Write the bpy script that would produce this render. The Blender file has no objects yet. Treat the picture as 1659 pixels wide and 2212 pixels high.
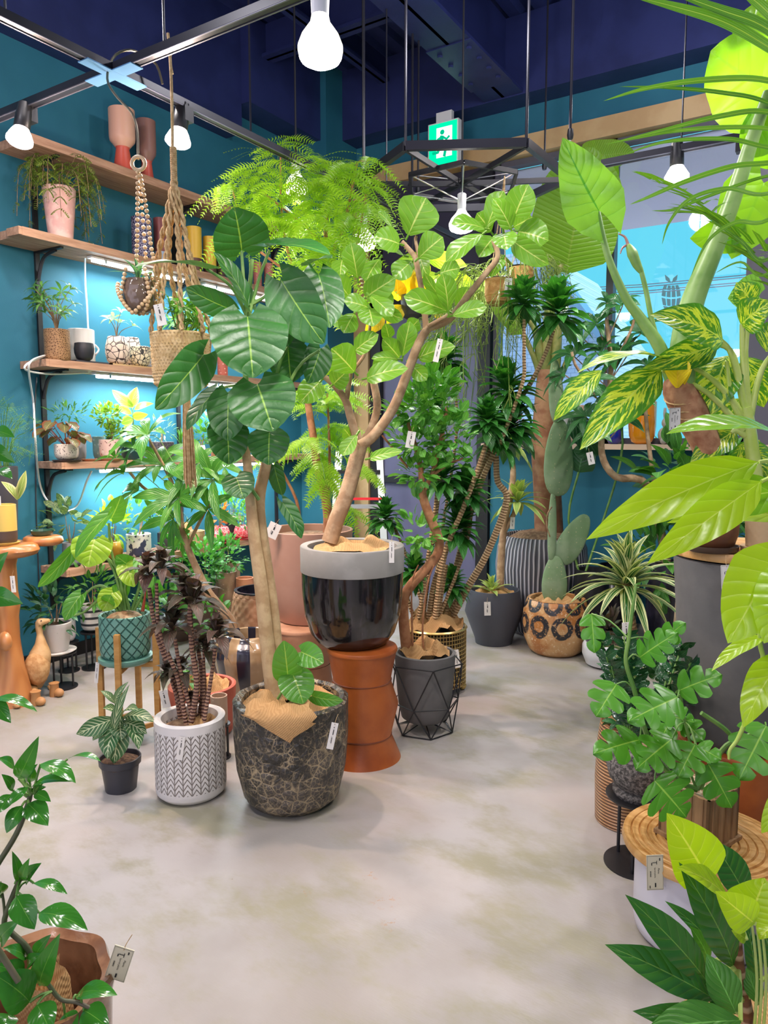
import bpy, math, random
import numpy as np
from mathutils import Vector as V, Matrix
S = bpy.context.scene
COL = S.collection
PI = math.pi
rnd = random.Random(7)
sin, cos = math.sin, math.cos
# ---------------------------------------------------------------- camera model (metres, eye 1.45 m above the floor)
TH = math.radians(5.9); YAW = math.radians(32.5); FP = 1600.; CX, CY = 829.5, 1106.; EYE = 1.45
FW = V((-sin(YAW), cos(YAW), 0)); RT = V((cos(YAW), sin(YAW), 0)); CAMP = V((0, 0, EYE))
def ray(px, py):
    u = (px - CX) / FP; v = (CY - py) / FP
    up = v * cos(TH) - sin(TH); fw = cos(TH) + v * sin(TH)
    return FW * fw + RT * u + V((0, 0, up)), fw
def at(px, py, d):            # the point of a sight line at forward distance d
    a, f = ray(px, py); return CAMP + a * (d / f)
def onz(px, py, z):
    a, f = ray(px, py); return CAMP + a * ((z - EYE) / a.z)
def onx(px, py, x):
    a, f = ray(px, py); return CAMP + a * (x / a.x)
def ony(px, py, y):
    a, f = ray(px, py); return CAMP + a * (y / a.y)
def sc(py, d):                # metres per pixel at forward distance d
    return d / ray(CX, py)[1] / FP
def dist(p): return V((p[0], p[1], 0)).dot(FW)
def stand(px, py, wpx, z=0.0):   # centre of a round base whose near edge shows at (px,py), wpx wide
    p = onz(px, py, z); d = dist(p); r = wpx / 2 * sc(py, d) * 1.0
    for _ in range(3):
        c = V((p.x, p.y, 0)); n = c.normalized(); q = c + n * r; r = wpx / 2 * sc(py, dist(q))
    q.z = z
    return q, r
def zof(c, py):               # height above point c that shows at row py
    a, f = ray(CX, py); return EYE + a.z / f * dist(c)
# ---------------------------------------------------------------- nodes
class G:
    def __init__(s, name):
        s.m = bpy.data.materials.new(name); s.m.use_nodes = True
        s.t = s.m.node_tree; s.t.nodes.clear(); s.out = s.n('ShaderNodeOutputMaterial')
    def n(s, ty, **k):
        x = s.t.nodes.new(ty)
        for a, b in k.items():
            if hasattr(x, a): setattr(x, a, b)
        return x
    def put(s, sock, v):
        if v is None: return
        if isinstance(v, bpy.types.NodeSocket): s.t.links.new(v, sock)
        else:
            try: sock.default_value = v
            except Exception:
                sock.default_value = (v[0], v[1], v[2], 1.0) if hasattr(v, '__len__') else (v, v, v)
    def ma(s, op, a, b=None, c=None, clamp=False):
        x = s.n('ShaderNodeMath', operation=op); x.use_clamp = clamp
        s.put(x.inputs[0], a); s.put(x.inputs[1], b); s.put(x.inputs[2], c)
        return x.outputs[0]
    def ss(s, a, lo, hi, o0=0., o1=1.):
        x = s.n('ShaderNodeMapRange', interpolation_type='SMOOTHSTEP')
        s.put(x.inputs[0], a); x.inputs[1].default_value = lo; x.inputs[2].default_value = hi
        x.inputs[3].default_value = o0; x.inputs[4].default_value = o1
        return x.outputs[0]
    def mix(s, f, a, b, bt='MIX'):
        x = s.n('ShaderNodeMix', data_type='RGBA', blend_type=bt)
        s.put(x.inputs[0], f); s.put(x.inputs[6], c4(a)); s.put(x.inputs[7], c4(b))
        return x.outputs[2]
    def tc(s, k='Object'):
        return s.n('ShaderNodeTexCoord').outputs[k]
    def mp(s, v, scale=(1, 1, 1), rot=(0, 0, 0), loc=(0, 0, 0)):
        x = s.n('ShaderNodeMapping'); s.t.links.new(v, x.inputs[0])
        x.inputs['Scale'].default_value = scale; x.inputs['Rotation'].default_value = rot; x.inputs['Location'].default_value = loc
        return x.outputs[0]
    def noise(s, v, scale, detail=3., rough=.55, o=0):
        x = s.n('ShaderNodeTexNoise'); s.put(x.inputs['Vector'], v)
        x.inputs['Scale'].default_value = scale; x.inputs['Detail'].default_value = detail; x.inputs['Roughness'].default_value = rough
        return x.outputs[o]
    def vor(s, v, scale, feat='F1', o=0, rand=1.):
        x = s.n('ShaderNodeTexVoronoi', feature=feat); s.put(x.inputs['Vector'], v)
        x.inputs['Scale'].default_value = scale; x.inputs['Randomness'].default_value = rand
        return x.outputs[o]
    def sep(s, v):
        x = s.n('ShaderNodeSeparateXYZ'); s.t.links.new(v, x.inputs[0]); return x.outputs
    def bump(s, h, st=.4, dist=.01, nrm=None):
        x = s.n('ShaderNodeBump'); s.put(x.inputs['Height'], h); x.inputs['Strength'].default_value = st; x.inputs['Distance'].default_value = dist
        if nrm: s.put(x.inputs['Normal'], nrm)
        return x.outputs[0]
    def pbr(s, col, rough=.5, metal=0., nrm=None, spec=.5, coat=0., em=None, es=0., trans=0.):
        x = s.n('ShaderNodeBsdfPrincipled'); i = x.inputs
        s.put(i['Base Color'], c4(col)); s.put(i['Roughness'], rough); s.put(i['Metallic'], metal)
        i['Specular IOR Level'].default_value = spec; i['Coat Weight'].default_value = coat; i['Coat Roughness'].default_value = .08
        if nrm: s.put(i['Normal'], nrm)
        if em: s.put(i['Emission Color'], c4(em)); i['Emission Strength'].default_value = es
        if trans: i['Transmission Weight'].default_value = trans
        return x.outputs[0]
    def fin(s, sh): s.t.links.new(sh, s.out.inputs[0]); return s.m
def c4(c):
    return (c[0], c[1], c[2], 1.) if isinstance(c, (tuple, list)) else c
def hx(h):                     # sRGB hex to linear
    f = lambda v: v / 12.92 if v <= .04045 else ((v + .055) / 1.055) ** 2.4
    return tuple(f(int(h[i:i + 2], 16) / 255) for i in (0, 2, 4))
MC = {}
def mat(key, col, rough=.5, metal=0., col2=None, ns=12., bump=0., bs=60., spec=.5, coat=0., lo=.4, hi=.62):
    """plain surface: two colours blended by noise, fine noise bump"""
    if key in MC: return MC[key]
    g = G(key); o = g.tc(); c = col
    if col2: c = g.mix(g.ss(g.noise(o, ns, 4), lo, hi), col, col2)
    nb = g.bump(g.noise(o, bs, 4), bump, .004) if bump else None
    MC[key] = g.fin(g.pbr(c, rough, metal, nb, spec, coat)); return MC[key]
def emat(key, col, st):
    if key in MC: return MC[key]
    g = G(key); e = g.n('ShaderNodeEmission'); g.put(e.inputs[0], c4(col)); e.inputs[1].default_value = st
    MC[key] = g.fin(e.outputs[0]); return MC[key]
def leafmat(key, a, b, vein=None, nv=7., slant=3., vs=.6, rough=.35, tr=.25, pucker=.35, mid=.05, var=None, vcol=None, thin=.9, tcol=None, back=None):
    if key in MC: return MC[key]
    g = G(key); u, v, _ = g.sep(g.tc('UV'))
    fr = g.ma('FRACT', u); w = g.ma('MULTIPLY', g.ma('ABSOLUTE', g.ma('SUBTRACT', fr, .5)), 2.)
    idx = g.ma('FLOOR', u)
    wn = g.n('ShaderNodeTexWhiteNoise', noise_dimensions='1D'); g.put(wn.inputs[1], idx)
    o = g.tc()
    f = g.ma('ADD', g.ma('MULTIPLY', wn.outputs[0], .75), g.ma('MULTIPLY', g.noise(o, 14, 2), .35), clamp=True)
    base = g.mix(f, a, b)
    t = g.ma('SUBTRACT', g.ma('MULTIPLY', v, nv), g.ma('MULTIPLY', w, slant))
    d = g.ma('MULTIPLY', g.ma('ABSOLUTE', g.ma('SUBTRACT', g.ma('FRACT', t), .5)), 2.)
    side = g.ma('MULTIPLY', g.ss(d, thin, 1.), g.ss(w, .2, 1., 1., .35))
    midl = g.ss(w, mid * .5, mid, 1., 0.)
    vein = vein or tuple(min(1, x * 1.5 + .04) for x in b)
    if var == 'blotch':      # yellow-green patches between the veins
        cmb = g.n('ShaderNodeCombineXYZ'); g.put(cmb.inputs[0], g.ma('MULTIPLY', u, 3.)); g.put(cmb.inputs[1], g.ma('SUBTRACT', g.ma('MULTIPLY', v, 9.), g.ma('MULTIPLY', w, 3.5)))
        nz = g.noise(cmb.outputs[0], 1.5, 3., .6)
        m = g.ma('MULTIPLY', g.ss(nz, .5, .53), g.ss(w, .72, .95, 1., 0.))
        base = g.mix(m, base, vcol)
    elif var == 'stripe':    # pale margins and lines along the blade
        l1 = g.ss(w, .5, .62); l2 = g.ss(g.ma('ABSOLUTE', g.ma('SUBTRACT', w, .28)), .05, .1, 1., 0.)
        m = g.ma('MULTIPLY', g.ma('MAXIMUM', l1, g.ma('MULTIPLY', l2, .7)), g.ss(w, .94, .98, 1., .3)); base = g.mix(m, base, vcol)
    elif var == 'centre':
        base = g.mix(g.ss(w, .3, .7, 1., 0.), base, vcol)
    elif var == 'edge':
        base = g.mix(g.ss(w, .5, .9), base, vcol)
    vm = g.ma('MAXIMUM', midl, g.ma('MULTIPLY', side, vs), clamp=True)
    colr = g.mix(vm, base, vein)
    h = g.ma('SUBTRACT', 1., g.ma('POWER', d, 3.))
    nb = g.bump(g.ma('ADD', h, g.ma('MULTIPLY', g.noise(o, 45, 2), .5)), pucker, .006)
    front = colr
    if back:
        geo = g.n('ShaderNodeNewGeometry'); front = g.mix(geo.outputs['Backfacing'], colr, g.mix(g.ma('MULTIPLY', vm, .6), back, vein))
    p = g.pbr(front, rough, 0., nb, .5)
    tl = g.n('ShaderNodeBsdfTranslucent'); g.put(tl.inputs[0], g.mix(1., colr, c4(tcol or (1.5, 1.55, .55)), 'MULTIPLY'))
    mx = g.n('ShaderNodeMixShader'); mx.inputs[0].default_value = tr
    g.t.links.new(p, mx.inputs[1]); g.t.links.new(tl.outputs[0], mx.inputs[2])
    MC[key] = g.fin(mx.outputs[0]); return MC[key]
# ---------------------------------------------------------------- meshes
class MB:
    def __init__(s): s.v = []; s.f = []; s.u = []; s.mi = []; s.k = 0; s.c = None
    def quadgrid(s, P, n, m, uv=None, mi=0, wrap=False):
        """P: n rows of m points"""
        b = len(s.v); s.v += P
        for i in range(n - 1):
            for j in range(m if wrap else m - 1):
                j2 = (j + 1) % m
                s.f.append((b + i * m + j, b + i * m + j2, b + (i + 1) * m + j2, b + (i + 1) * m + j)); s.mi.append(mi)
                if uv: s.u += [uv(i, j), uv(i, j + 1), uv(i + 1, j + 1), uv(i + 1, j)]
                else: s.u += [(0, 0)] * 4
    def face(s, pts, uv=None, mi=0):
        b = len(s.v); s.v += pts; s.f.append(tuple(range(b, b + len(pts)))); s.u += uv or [(0, 0)] * len(pts); s.mi.append(mi)
    def box(s, lo, hi, M=None, mi=0, bev=0.):
        x0, y0, z0 = lo; x1, y1, z1 = hi
        p = [V((x, y, z)) for z in (z0, z1) for x, y in ((x0, y0), (x1, y0), (x1, y1), (x0, y1))]
        if M: p = [M @ q for q in p]
        b = len(s.v); s.v += p
        for q in ((3, 2, 1, 0), (4, 5, 6, 7), (0, 1, 5, 4), (1, 2, 6, 5), (2, 3, 7, 6), (3, 0, 4, 7)):
            s.f.append(tuple(b + i for i in q)); s.u += [(0, 0), (1, 0), (1, 1), (0, 1)]; s.mi.append(mi)
        return s
    def bar(s, a, b, w, t=None, up=V((0, 0, 1)), mi=0):
        a = V(a); b = V(b); d = b - a; L = d.length; d.normalize()
        if abs(d.dot(up)) > .98: up = V((1, 0, 0))
        x = d.cross(up).normalized(); z = x.cross(d)
        M = Matrix((x, d, z)).transposed().to_4x4(); M.translation = a
        t = t or w
        return s.box((-w / 2, 0, -t / 2), (w / 2, L, t / 2), M, mi)
    def tube(s, pts, rad, seg=7, mi=0, smooth=3, cap=True):
        pts = [V(p) for p in pts]
        if smooth > 1 and len(pts) > 2: pts, rad = spline(pts, rad, smooth)
        n = len(pts)
        R = rad if isinstance(rad, (list, tuple)) else [rad] * n
        if len(R) == 2 and n > 2: R = [R[0] + (R[1] - R[0]) * i / (n - 1) for i in range(n)]
        P = []; t0 = (pts[1] - pts[0]).normalized(); x = t0.orthogonal().normalized()
        for i in range(n):
            t = (pts[min(i + 1, n - 1)] - pts[max(i - 1, 0)]).normalized()
            x = (x - t * x.dot(t)).normalized(); y = t.cross(x)
            P += [pts[i] + (x * cos(2 * PI * j / seg) + y * sin(2 * PI * j / seg)) * R[i] for j in range(seg)]
        b = len(s.v)
        L = 0.; acc = [0.]
        for i in range(1, n): L += (pts[i] - pts[i - 1]).length; acc.append(L)
        s.quadgrid(P, n, seg, lambda i, j: (j / seg, acc[i] * 10), mi, True)
        if cap:
            s.f.append(tuple(b + j for j in range(seg))[::-1]); s.u += [(0, 0)] * seg; s.mi.append(mi)
            s.f.append(tuple(b + (n - 1) * seg + j for j in range(seg))); s.u += [(0, 0)] * seg; s.mi.append(mi)
        return s
    def lathe(s, c, prof, seg=40, disp=None, mi=0, M=None, sub=1, cap=True):
        """prof: (radius, height) from the base up; disp(theta, k, r, z) -> r"""
        c = V(c); pr = []
        for i in range(len(prof) - 1):
            for k in range(sub):
                f = k / sub; pr.append((prof[i][0] * (1 - f) + prof[i + 1][0] * f, prof[i][1] * (1 - f) + prof[i + 1][1] * f))
        pr.append(prof[-1]); n = len(pr); P = []
        for i, (r, z) in enumerate(pr):
            for j in range(seg):
                a = 2 * PI * j / seg; q = disp(a, i / (n - 1), r, z) if disp else r
                p = V((q * cos(a), q * sin(a), z)); P.append((M @ p if M else p) + c)
        b = len(s.v); s.quadgrid(P, n, seg, lambda i, j: (j / seg, i / (n - 1)), mi, True)
        if cap and pr[0][0] > 1e-5: s.f.append(tuple(b + j for j in range(seg))[::-1]); s.u += [(0, 0)] * seg; s.mi.append(mi)
        if cap and pr[-1][0] > 1e-5: s.f.append(tuple(b + (n - 1) * seg + j for j in range(seg))); s.u += [(0, 0)] * seg; s.mi.append(mi)
        return s
    def ball(s, c, r, seg=10, rings=6, mi=0, sx=1., sy=1., sz=1., M=None):
        pr = [(max(1e-4, sin(PI * i / rings)) * r, -cos(PI * i / rings) * r) for i in range(rings + 1)]
        Q = Matrix.Diagonal((sx, sy, sz, 1)); Q = (M @ Q) if M else Q
        return s.lathe(c, pr, seg, None, mi, Q, cap=False)
    def leaf(s, B, T, N, W, prof='ov', bend=.12, fold=.15, lobe=0., wav=0., nl=8, nw=2, droop=0., twist=0.):
        """one blade from base B to tip T, facing N, W wide"""
        ax = T - B; L = ax.length
        if L < 1e-6: return
        a = ax / L; sd = a.cross(N)
        if sd.length < 1e-4: sd = a.orthogonal()
        sd.normalize(); N = sd.cross(a)
        pf = PROF[prof]; k = s.k; s.k += 1; m = 2 * nw + 1; P = []; ph = rnd.random() * 6
        for i in range(nl + 1):
            v = i / nl; w = pfat(pf, v) * W / 2
            ce = B + ax * v + N * (bend * L * 4 * v * (1 - v)) - V((0, 0, 1)) * (droop * L * v * v)
            s2, n2 = (sd, N) if not twist else (sd * cos(twist * v) + N * sin(twist * v), N * cos(twist * v) - sd * sin(twist * v))
            for j in range(m):
                u = (j - nw) / nw; au = abs(u)
                p = ce + s2 * (u * w) + n2 * (fold * au * w)
                if lobe: p -= ax * (lobe * au ** 1.6 * (1 - v) ** 3)
                if wav: p += n2 * (wav * w * au * sin(ph + v * 15 + u * 2.))
                P.append(p)
        s.quadgrid(P, nl + 1, m, lambda i, j: (k + .003 + .994 * j / (m - 1), i / nl))
    def build(s, name, mats, parent=None, smooth=True, loc=None):
        me = bpy.data.meshes.new(name)
        o = bpy.data.objects.new(name, me); COL.objects.link(o)
        off = V(parent.matrix_world.translation) if parent else (V(loc) if loc is not None else V((0, 0, 0)))
        if parent:
            off = wl(parent); o.parent = parent
        elif loc is not None: o.location = loc
        if parent is not None and parent.type == 'MESH': pass
        me.from_pydata([tuple(p - off) for p in s.v], [], s.f)
        uvl = me.uv_layers.new(name='UVMap'); uvl.data.foreach_set('uv', [x for q in s.u for x in q])
        if not isinstance(mats, (list, tuple)): mats = [mats]
        for q in mats: me.materials.append(q)
        if len(mats) > 1: me.polygons.foreach_set('material_index', s.mi)
        me.polygons.foreach_set('use_smooth', [smooth] * len(me.polygons))
        if s.c:
            at_ = me.color_attributes.new('Col', 'FLOAT_COLOR', 'POINT'); at_.data.foreach_set('color', [x for q in s.c for x in q])
        me.update(); me.validate()
        if smooth == 'auto' or smooth is True:
            try: me.set_sharp_from_angle(angle=math.radians(50))
            except Exception: pass
        return o
def wl(o):
    p = V(o.location)
    while o.parent: o = o.parent; p += V(o.location)
    return p
def spline(p, rad, k):
    n = len(p); R = rad if isinstance(rad, (list, tuple)) else [rad] * n
    if len(R) == 2 and n > 2: R = [R[0] + (R[1] - R[0]) * i / (n - 1) for i in range(n)]
    q = []; rr = []
    for i in range(n - 1):
        a, b, c, d = p[max(i - 1, 0)], p[i], p[i + 1], p[min(i + 2, n - 1)]
        for j in range(k):
            t = j / k
            q.append(.5 * ((2 * b) + (c - a) * t + (2 * a - 5 * b + 4 * c - d) * t * t + (3 * b - a - 3 * c + d) * t ** 3)); rr.append(R[i] + (R[i + 1] - R[i]) * t)
    q.append(p[-1]); rr.append(R[-1]); return q, rr
PROF = {
    'ov': [.0, .62, .92, 1., .96, .84, .64, .38, .0],            # ovate
    'hrt': [.32, .82, 1., .98, .9, .78, .6, .36, .0],            # heart
    'rnd': [.35, .8, .97, 1., .99, .93, .8, .55, .0],            # rounded
    'obo': [.12, .4, .62, .8, .93, 1., .95, .7, .0],             # widest past the middle
    'lan': [.08, .45, .75, .94, 1., .92, .72, .4, .0],           # lance
    'lin': [.7, .9, 1., 1., .96, .86, .68, .42, .0],             # strap
    'pal': [.15, .9, 1., 1., .98, .95, .85, .6, .1],             # banana blade
    'arr': [.30, .80, 1., .93, .80, .64, .46, .27, .0],
    'rht': [.32, .80, .97, 1., .96, .88, .75, .53, .06],            # arrow head
    'sq': [.9, 1, 1, 1, 1, 1, 1, 1, .9],
}
def pfat(p, v):
    x = v * (len(p) - 1); i = min(int(x), len(p) - 2); f = x - i
    return p[i] * (1 - f) + p[i + 1] * f
# ---------------------------------------------------------------- things
LABELS = []
def thing(name, label, cat, loc=(0, 0, 0), group=None):
    o = bpy.data.objects.new(name, None); COL.objects.link(o); o.empty_display_size = .05
    o.location = loc; return tag(o, label, cat, group)
def tag(o, label, cat, group=None):
    o['label'] = label; o['category'] = cat
    if group: o['group'] = group
    LABELS.append(label); return o
def struct(o): o['kind'] = 'structure'; return o
def dup(o, loc, label, group=None):
    c = o.copy(); COL.objects.link(c); c.location = loc; c['label'] = label
    if group: c['group'] = group; o['group'] = group
    for ch in list(o.children):
        k = ch.copy(); COL.objects.link(k); k.parent = c
        for g2 in list(ch.children):
            q = g2.copy(); COL.objects.link(q); q.parent = k
    return c
def facing(p, roll=0., up=0.):
    n = (CAMP - p).normalized(); n = (n + V((0, 0, up))).normalized(); return n
def LF(mb, bx, by, tx, ty, W, d, d2=None, roll=0., prof='ov', up=.25, **k):
    """a blade given by base and tip on the sight lines, d metres ahead (tip at d2), turned by roll degrees about its axis"""
    B = at(bx, by, d); T = at(tx, ty, d2 or d); a = (T - B).normalized()
    n = facing(B, 0, up); n = (n - a * n.dot(a)).normalized()
    if roll: n = Matrix.Rotation(math.radians(roll), 3, a) @ n
    mb.leaf(B, T, n, W * sc(by, d), prof, **k); return B, T
def rv(s=1.): return V((rnd.uniform(-s, s), rnd.uniform(-s, s), rnd.uniform(-s, s)))
def rdir():
    z = rnd.uniform(-1, 1); a = rnd.uniform(0, 2 * PI); r = math.sqrt(1 - z * z); return V((r * cos(a), r * sin(a), z))
def bush(mb, C, R, n, L, W, prof='ov', out=1., up=.3, hang=0., inner=.25, **k):
    """n leaves in an ellipsoid of radii R round C, pointing out from the middle"""
    R = V(R) if hasattr(R, '__len__') else V((R, R, R))
    for _ in range(n):
        q = rdir(); f = inner + (1 - inner) * rnd.random() ** .6; p = C + V((q.x * R.x, q.y * R.y, q.z * R.z)) * f
        a = (q * out + V((0, 0, up - hang)) + rv(.5)).normalized(); l = L * rnd.uniform(.65, 1.1)
        nn = (V((0, 0, 1)) + q * .4 + rv(.45)).normalized()
        mb.leaf(p, p + a * l, nn, W * l / L, prof, **k)
def rosette(mb, C, n, L, W, prof='lin', lo=-20, hi=85, bend=.1, droop=.15, ax=V((0, 0, 1)), stack=0., **k):
    x = ax.orthogonal().normalized(); y = ax.cross(x)
    for i in range(n):
        f = i / max(1, n - 1); a = i * 2.39996 + rnd.uniform(-.3, .3); e = math.radians(lo + (hi - lo) * f + rnd.uniform(-9, 9))
        rd = x * cos(a) + y * sin(a); dr = rd * cos(e) + ax * sin(e); l = L * rnd.uniform(.8, 1.08) * (1 - .25 * f)
        nn = ax * cos(e) - rd * sin(e)
        B = C + ax * (stack * f)
        mb.leaf(B, B + dr * l, nn, W * rnd.uniform(.85, 1.1), prof, bend=bend, droop=droop, **k)
def palm5(mb, C, axis, n, L, W, spread=75, droop=.1, prof='lan', **k):
    """hand of leaflets round an axis"""
    axis = axis.normalized(); x = axis.orthogonal().normalized(); y = axis.cross(x); ph = rnd.random() * 6
    for i in range(n):
        a = ph + 2 * PI * i / n; e = math.radians(spread + rnd.uniform(-12, 12))
        rd = x * cos(a) + y * sin(a); dr = rd * sin(e) + axis * cos(e)
        nn = axis * sin(e) - rd * cos(e); l = L * rnd.uniform(.75, 1.1)
        mb.leaf(C + dr * .02 * L, C + dr * l, nn, W * l / L, prof, droop=droop, **k)
def frond(mb, pts, L0, n, W, side=V((0, 0, 1)), prof='lin', hang=.3, ang=55, nl=3, nw=1, shape=None):
    """leaflets in two rows along a curved midrib"""
    q, _ = spline([V(p) for p in pts], 1., 6); m = len(q)
    for i in range(n):
        f = (i + .6) / n; x = f * (m - 1); j = min(int(x), m - 2); p = q[j].lerp(q[j + 1], x - j); t = (q[j + 1] - q[j]).normalized()
        sd = t.cross(side).normalized(); l = L0 * (shape(f) if shape else sin(PI * (.12 + .82 * f)) ** .6)
        for s_ in (-1, 1):
            dr = (t * cos(math.radians(ang)) + sd * s_ * sin(math.radians(ang)) - V((0, 0, hang)) + rv(.06)).normalized()
            mb.leaf(p, p + dr * l, side, W, prof, bend=.05, fold=.1, nl=nl, nw=nw)
def palmpts(l): return [at(x, y, d) for x, y, d in l]
def lobed(mb, B, T, N, W, nlob=4, cut=.5, gap=.26, droop=.12, lobe=.12):
    """a split leaf: curved fingers joined along the midrib"""
    ax = T - B; L = ax.length; a = ax / L; sd = a.cross(N).normalized(); N = sd.cross(a); k = mb.k; mb.k += 1
    def pt(u, v):
        w = pfat(PROF['hrt'], max(0., min(1., v))) * W / 2
        al = v + .34 * abs(u) ** 1.3 * (1 - v) * (v + .15) - lobe * abs(u) ** 1.5 * (1 - v) ** 2
        return B + ax * al + sd * (u * w) + N * (.12 * abs(u) * w) - N * (droop * L * (v * v * .6 + .5 * u * u * .5)) + N * (.1 * L * v)
    US = [0, .2, cut, .75, 1.]
    for s_ in (-1, 1):
        for q in range(nlob):
            v0 = q / nlob * .97; v1 = (q + 1) / nlob * .97
            if q == nlob - 1: v1 = 1.
            P = []; uv = []; R = 5
            for i in range(R + 1):
                for u in US:
                    f = i / R; sh = 0.
                    g_ = gap * max(0., (u - cut * .5) / (1 - cut * .5)) if u > cut * .5 else 0
                    lo, hi = v0 + (v1 - v0) * g_ * .5, v1 - (v1 - v0) * g_ * (.5 if q < nlob - 1 else 0)
                    v = lo + (hi - lo) * f
                    uu = u if u < 1 else 1. - .20 * (1.15 * f - .75) ** 2 * 2
                    P.append(pt(s_ * uu, v)); uv.append((k + .5 + s_ * .49 * u, v))
            if s_ > 0: P2 = P
            else:
                P2 = []; uv2 = []
                for i in range(R + 1): P2 += P[i * 5:i * 5 + 5][::-1]; uv2 += uv[i * 5:i * 5 + 5][::-1]
                uv = uv2
            mb.quadgrid(P2, R + 1, 5, (lambda U: (lambda i, j: U[i * 5 + j]))(uv))
def fsoil(c, r, z, m, parent, name='soil', amp=.012):
    mb = MB(); mb.lathe(V((c[0], c[1], z)), [(r, -.01), (r * .99, 0), (r * .66, amp), (r * .33, amp * 1.4), (.001, amp * 1.5)], 20, lambda a, k, q, zz: q * (1 + .03 * sin(5 * a + 9 * k)), cap=False)
    return mb.build(name, m, parent)
def pot(parent, c, prof, m, name='pot', seg=40, disp=None, sub=1, th=.012, deep=.06):
    """an open vessel: outside profile, rim, then down inside"""
    c = V(c); rt, zt = prof[-1]; p = list(prof) + [(rt - th * .5, zt + th * .25), (rt - th, zt), (max(.01, rt - th * 1.3), max(prof[0][1] + .01, zt - deep)), (.005, max(prof[0][1] + .01, zt - deep) - .001)]
    d2 = None
    if disp:
        zl = prof[-1][1]
        d2 = lambda a, k, r, z: disp(a, z, r) if k < .999 and r > 0 else r
    mb = MB(); mb.lathe(c, p, seg, d2, sub=sub); return mb.build(name, m, parent)
def burlap(parent, c, r, z, m, n=9, lift=.04, spill=0.):
    """crumpled sacking laid round a root ball"""
    mb = MB(); seg = 48; P = []; K = 12; ph = [rnd.random() * 6 for _ in range(6)]
    for i in range(K + 1):
        f = i / K
        for j in range(seg):
            a = 2 * PI * j / seg
            w = sin(3 * a + ph[0] + 2 * f) * .6 + sin(5 * a + ph[1] - 4 * f) * .4 + sin(9 * a + ph[2] + 3 * f) * .2
            rr = r * (.12 + .86 * f) * (1 + .05 * w * f)
            zz = z + lift * (.35 + .65 * sin(PI * min(1, f * 1.1)) * (1 + w)) - .05 * f * f * r + lift * .55 * sin(7 * f + 2.5 * w + ph[3] + a) * (.3 + f * .7)
            if f > .8: zz = max(zz, z + .012)
            P.append(V((c[0] + rr * cos(a), c[1] + rr * sin(a), zz)))
    mb.quadgrid(P, K + 1, seg, lambda i, j: (j / seg * 8, i / K * 3), 0, True)
    return mb.build('burlap_wrap', m, parent)
def P3(l, d): return [at(x, y, d if len(q_) < 1 else q_[0]) for x, y, *q_ in l]
def branch(mb, l, d, rpx, seg=8, sm=4):
    pts = P3(l, d); s_ = sc(l[0][1], d); R = [rpx[0] * s_, rpx[1] * s_] if hasattr(rpx, '__len__') else rpx * s_
    mb.tube(pts, R, seg, smooth=sm); return pts
# ================================================================ SETTING
XL, YB, XR, YF = -4.3, 5.8, 2.3, -3.2
ZC = 4.62
def wallm():
    g = G('teal_paint'); o = g.tc()
    c = g.mix(g.ss(g.noise(o, 1.3, 4, .6), .3, .75), (.018, .135, .20), (.03, .18, .255))
    return g.fin(g.pbr(c, .62, 0, g.bump(g.noise(o, 160, 3), .18, .003), .35))
M_WALL = wallm()
def floorm():
    g = G('polished_concrete'); o = g.tc()
    a = g.mix(g.ss(g.noise(o, 1.1, 5, .62), .36, .66), (.30, .275, .25), (.375, .355, .345))
    a = g.mix(g.ss(g.noise(g.mp(o, (1, 1.6, 1), (0, 0, .5)), 2.6, 5, .66), .44, .66), a, (.275, .26, .185))
    a = g.mix(g.ss(g.noise(g.mp(o, (1, 1, 1), (0, 0, 0), (9, 3, 0)), .8, 4, .6), .47, .68), a, (.355, .30, .275))
    a = g.mix(g.ss(g.noise(o, 26, 6, .75), .62, .82, 0, .55), a, (.46, .43, .37))
    sp = g.ss(g.vor(o, 6.5), .012, .02, 1., 0.)
    a = g.mix(g.ma('MULTIPLY', sp, g.ss(g.noise(o, 5, 1), .5, .56)), a, (.16, .12, .08))
    for px, py, r in ((832, 1945, .06), (795, 1890, .05), (850, 1996, .05), (655, 1932, .03)):
        q = onz(px, py, 0); vd = g.n('ShaderNodeVectorMath', operation='DISTANCE'); g.t.links.new(o, vd.inputs[0]); vd.inputs[1].default_value = q
        a = g.mix(g.ma('MULTIPLY', g.ss(vd.outputs['Value'], r * .3, r, 1, 0), g.ss(g.noise(o, 34, 4, .7), .56, .60, 0, .55)), a, (.34, .19, .08))
    nb = g.bump(g.ma('ADD', g.noise(o, 3, 5, .6), g.ma('MULTIPLY', g.noise(g.mp(o, (1, 5, 1), (0, 0, .7)), 40, 4), .25)), .10, .02)
    return g.fin(g.pbr(a, g.ss(g.noise(o, 2, 4), .3, .7, .36, .55), 0, nb, .42))
M_FLOOR = floorm()
M_NAVY = mat('navy_paint', (.017, .025, .105), .45, col2=(.023, .033, .135), ns=3, bump=.1, bs=80)
M_BLACK = mat('black_metal', (.012, .012, .014), .42, bump=.05, bs=200)
M_TRACK = mat('track_black', (.02, .02, .028), .34, .2)
M_STEEL = mat('bare_steel', (.6, .6, .62), .3, .9)
M_WOODL = mat('oak_trim', (.52, .33, .15), .5, col2=(.60, .41, .20), ns=3)
M_DARKP = mat('dark_purple_panel', (.05, .045, .075), .4)
M_GREYP = mat('grey_lilac_panel', (.155, .155, .26), .35, col2=(.13, .13, .225), ns=2)
M_FRAME = mat('bronze_frame', (.10, .095, .12), .4)
M_WHITE = mat('white_plastic', (.8, .8, .8), .4)
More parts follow.
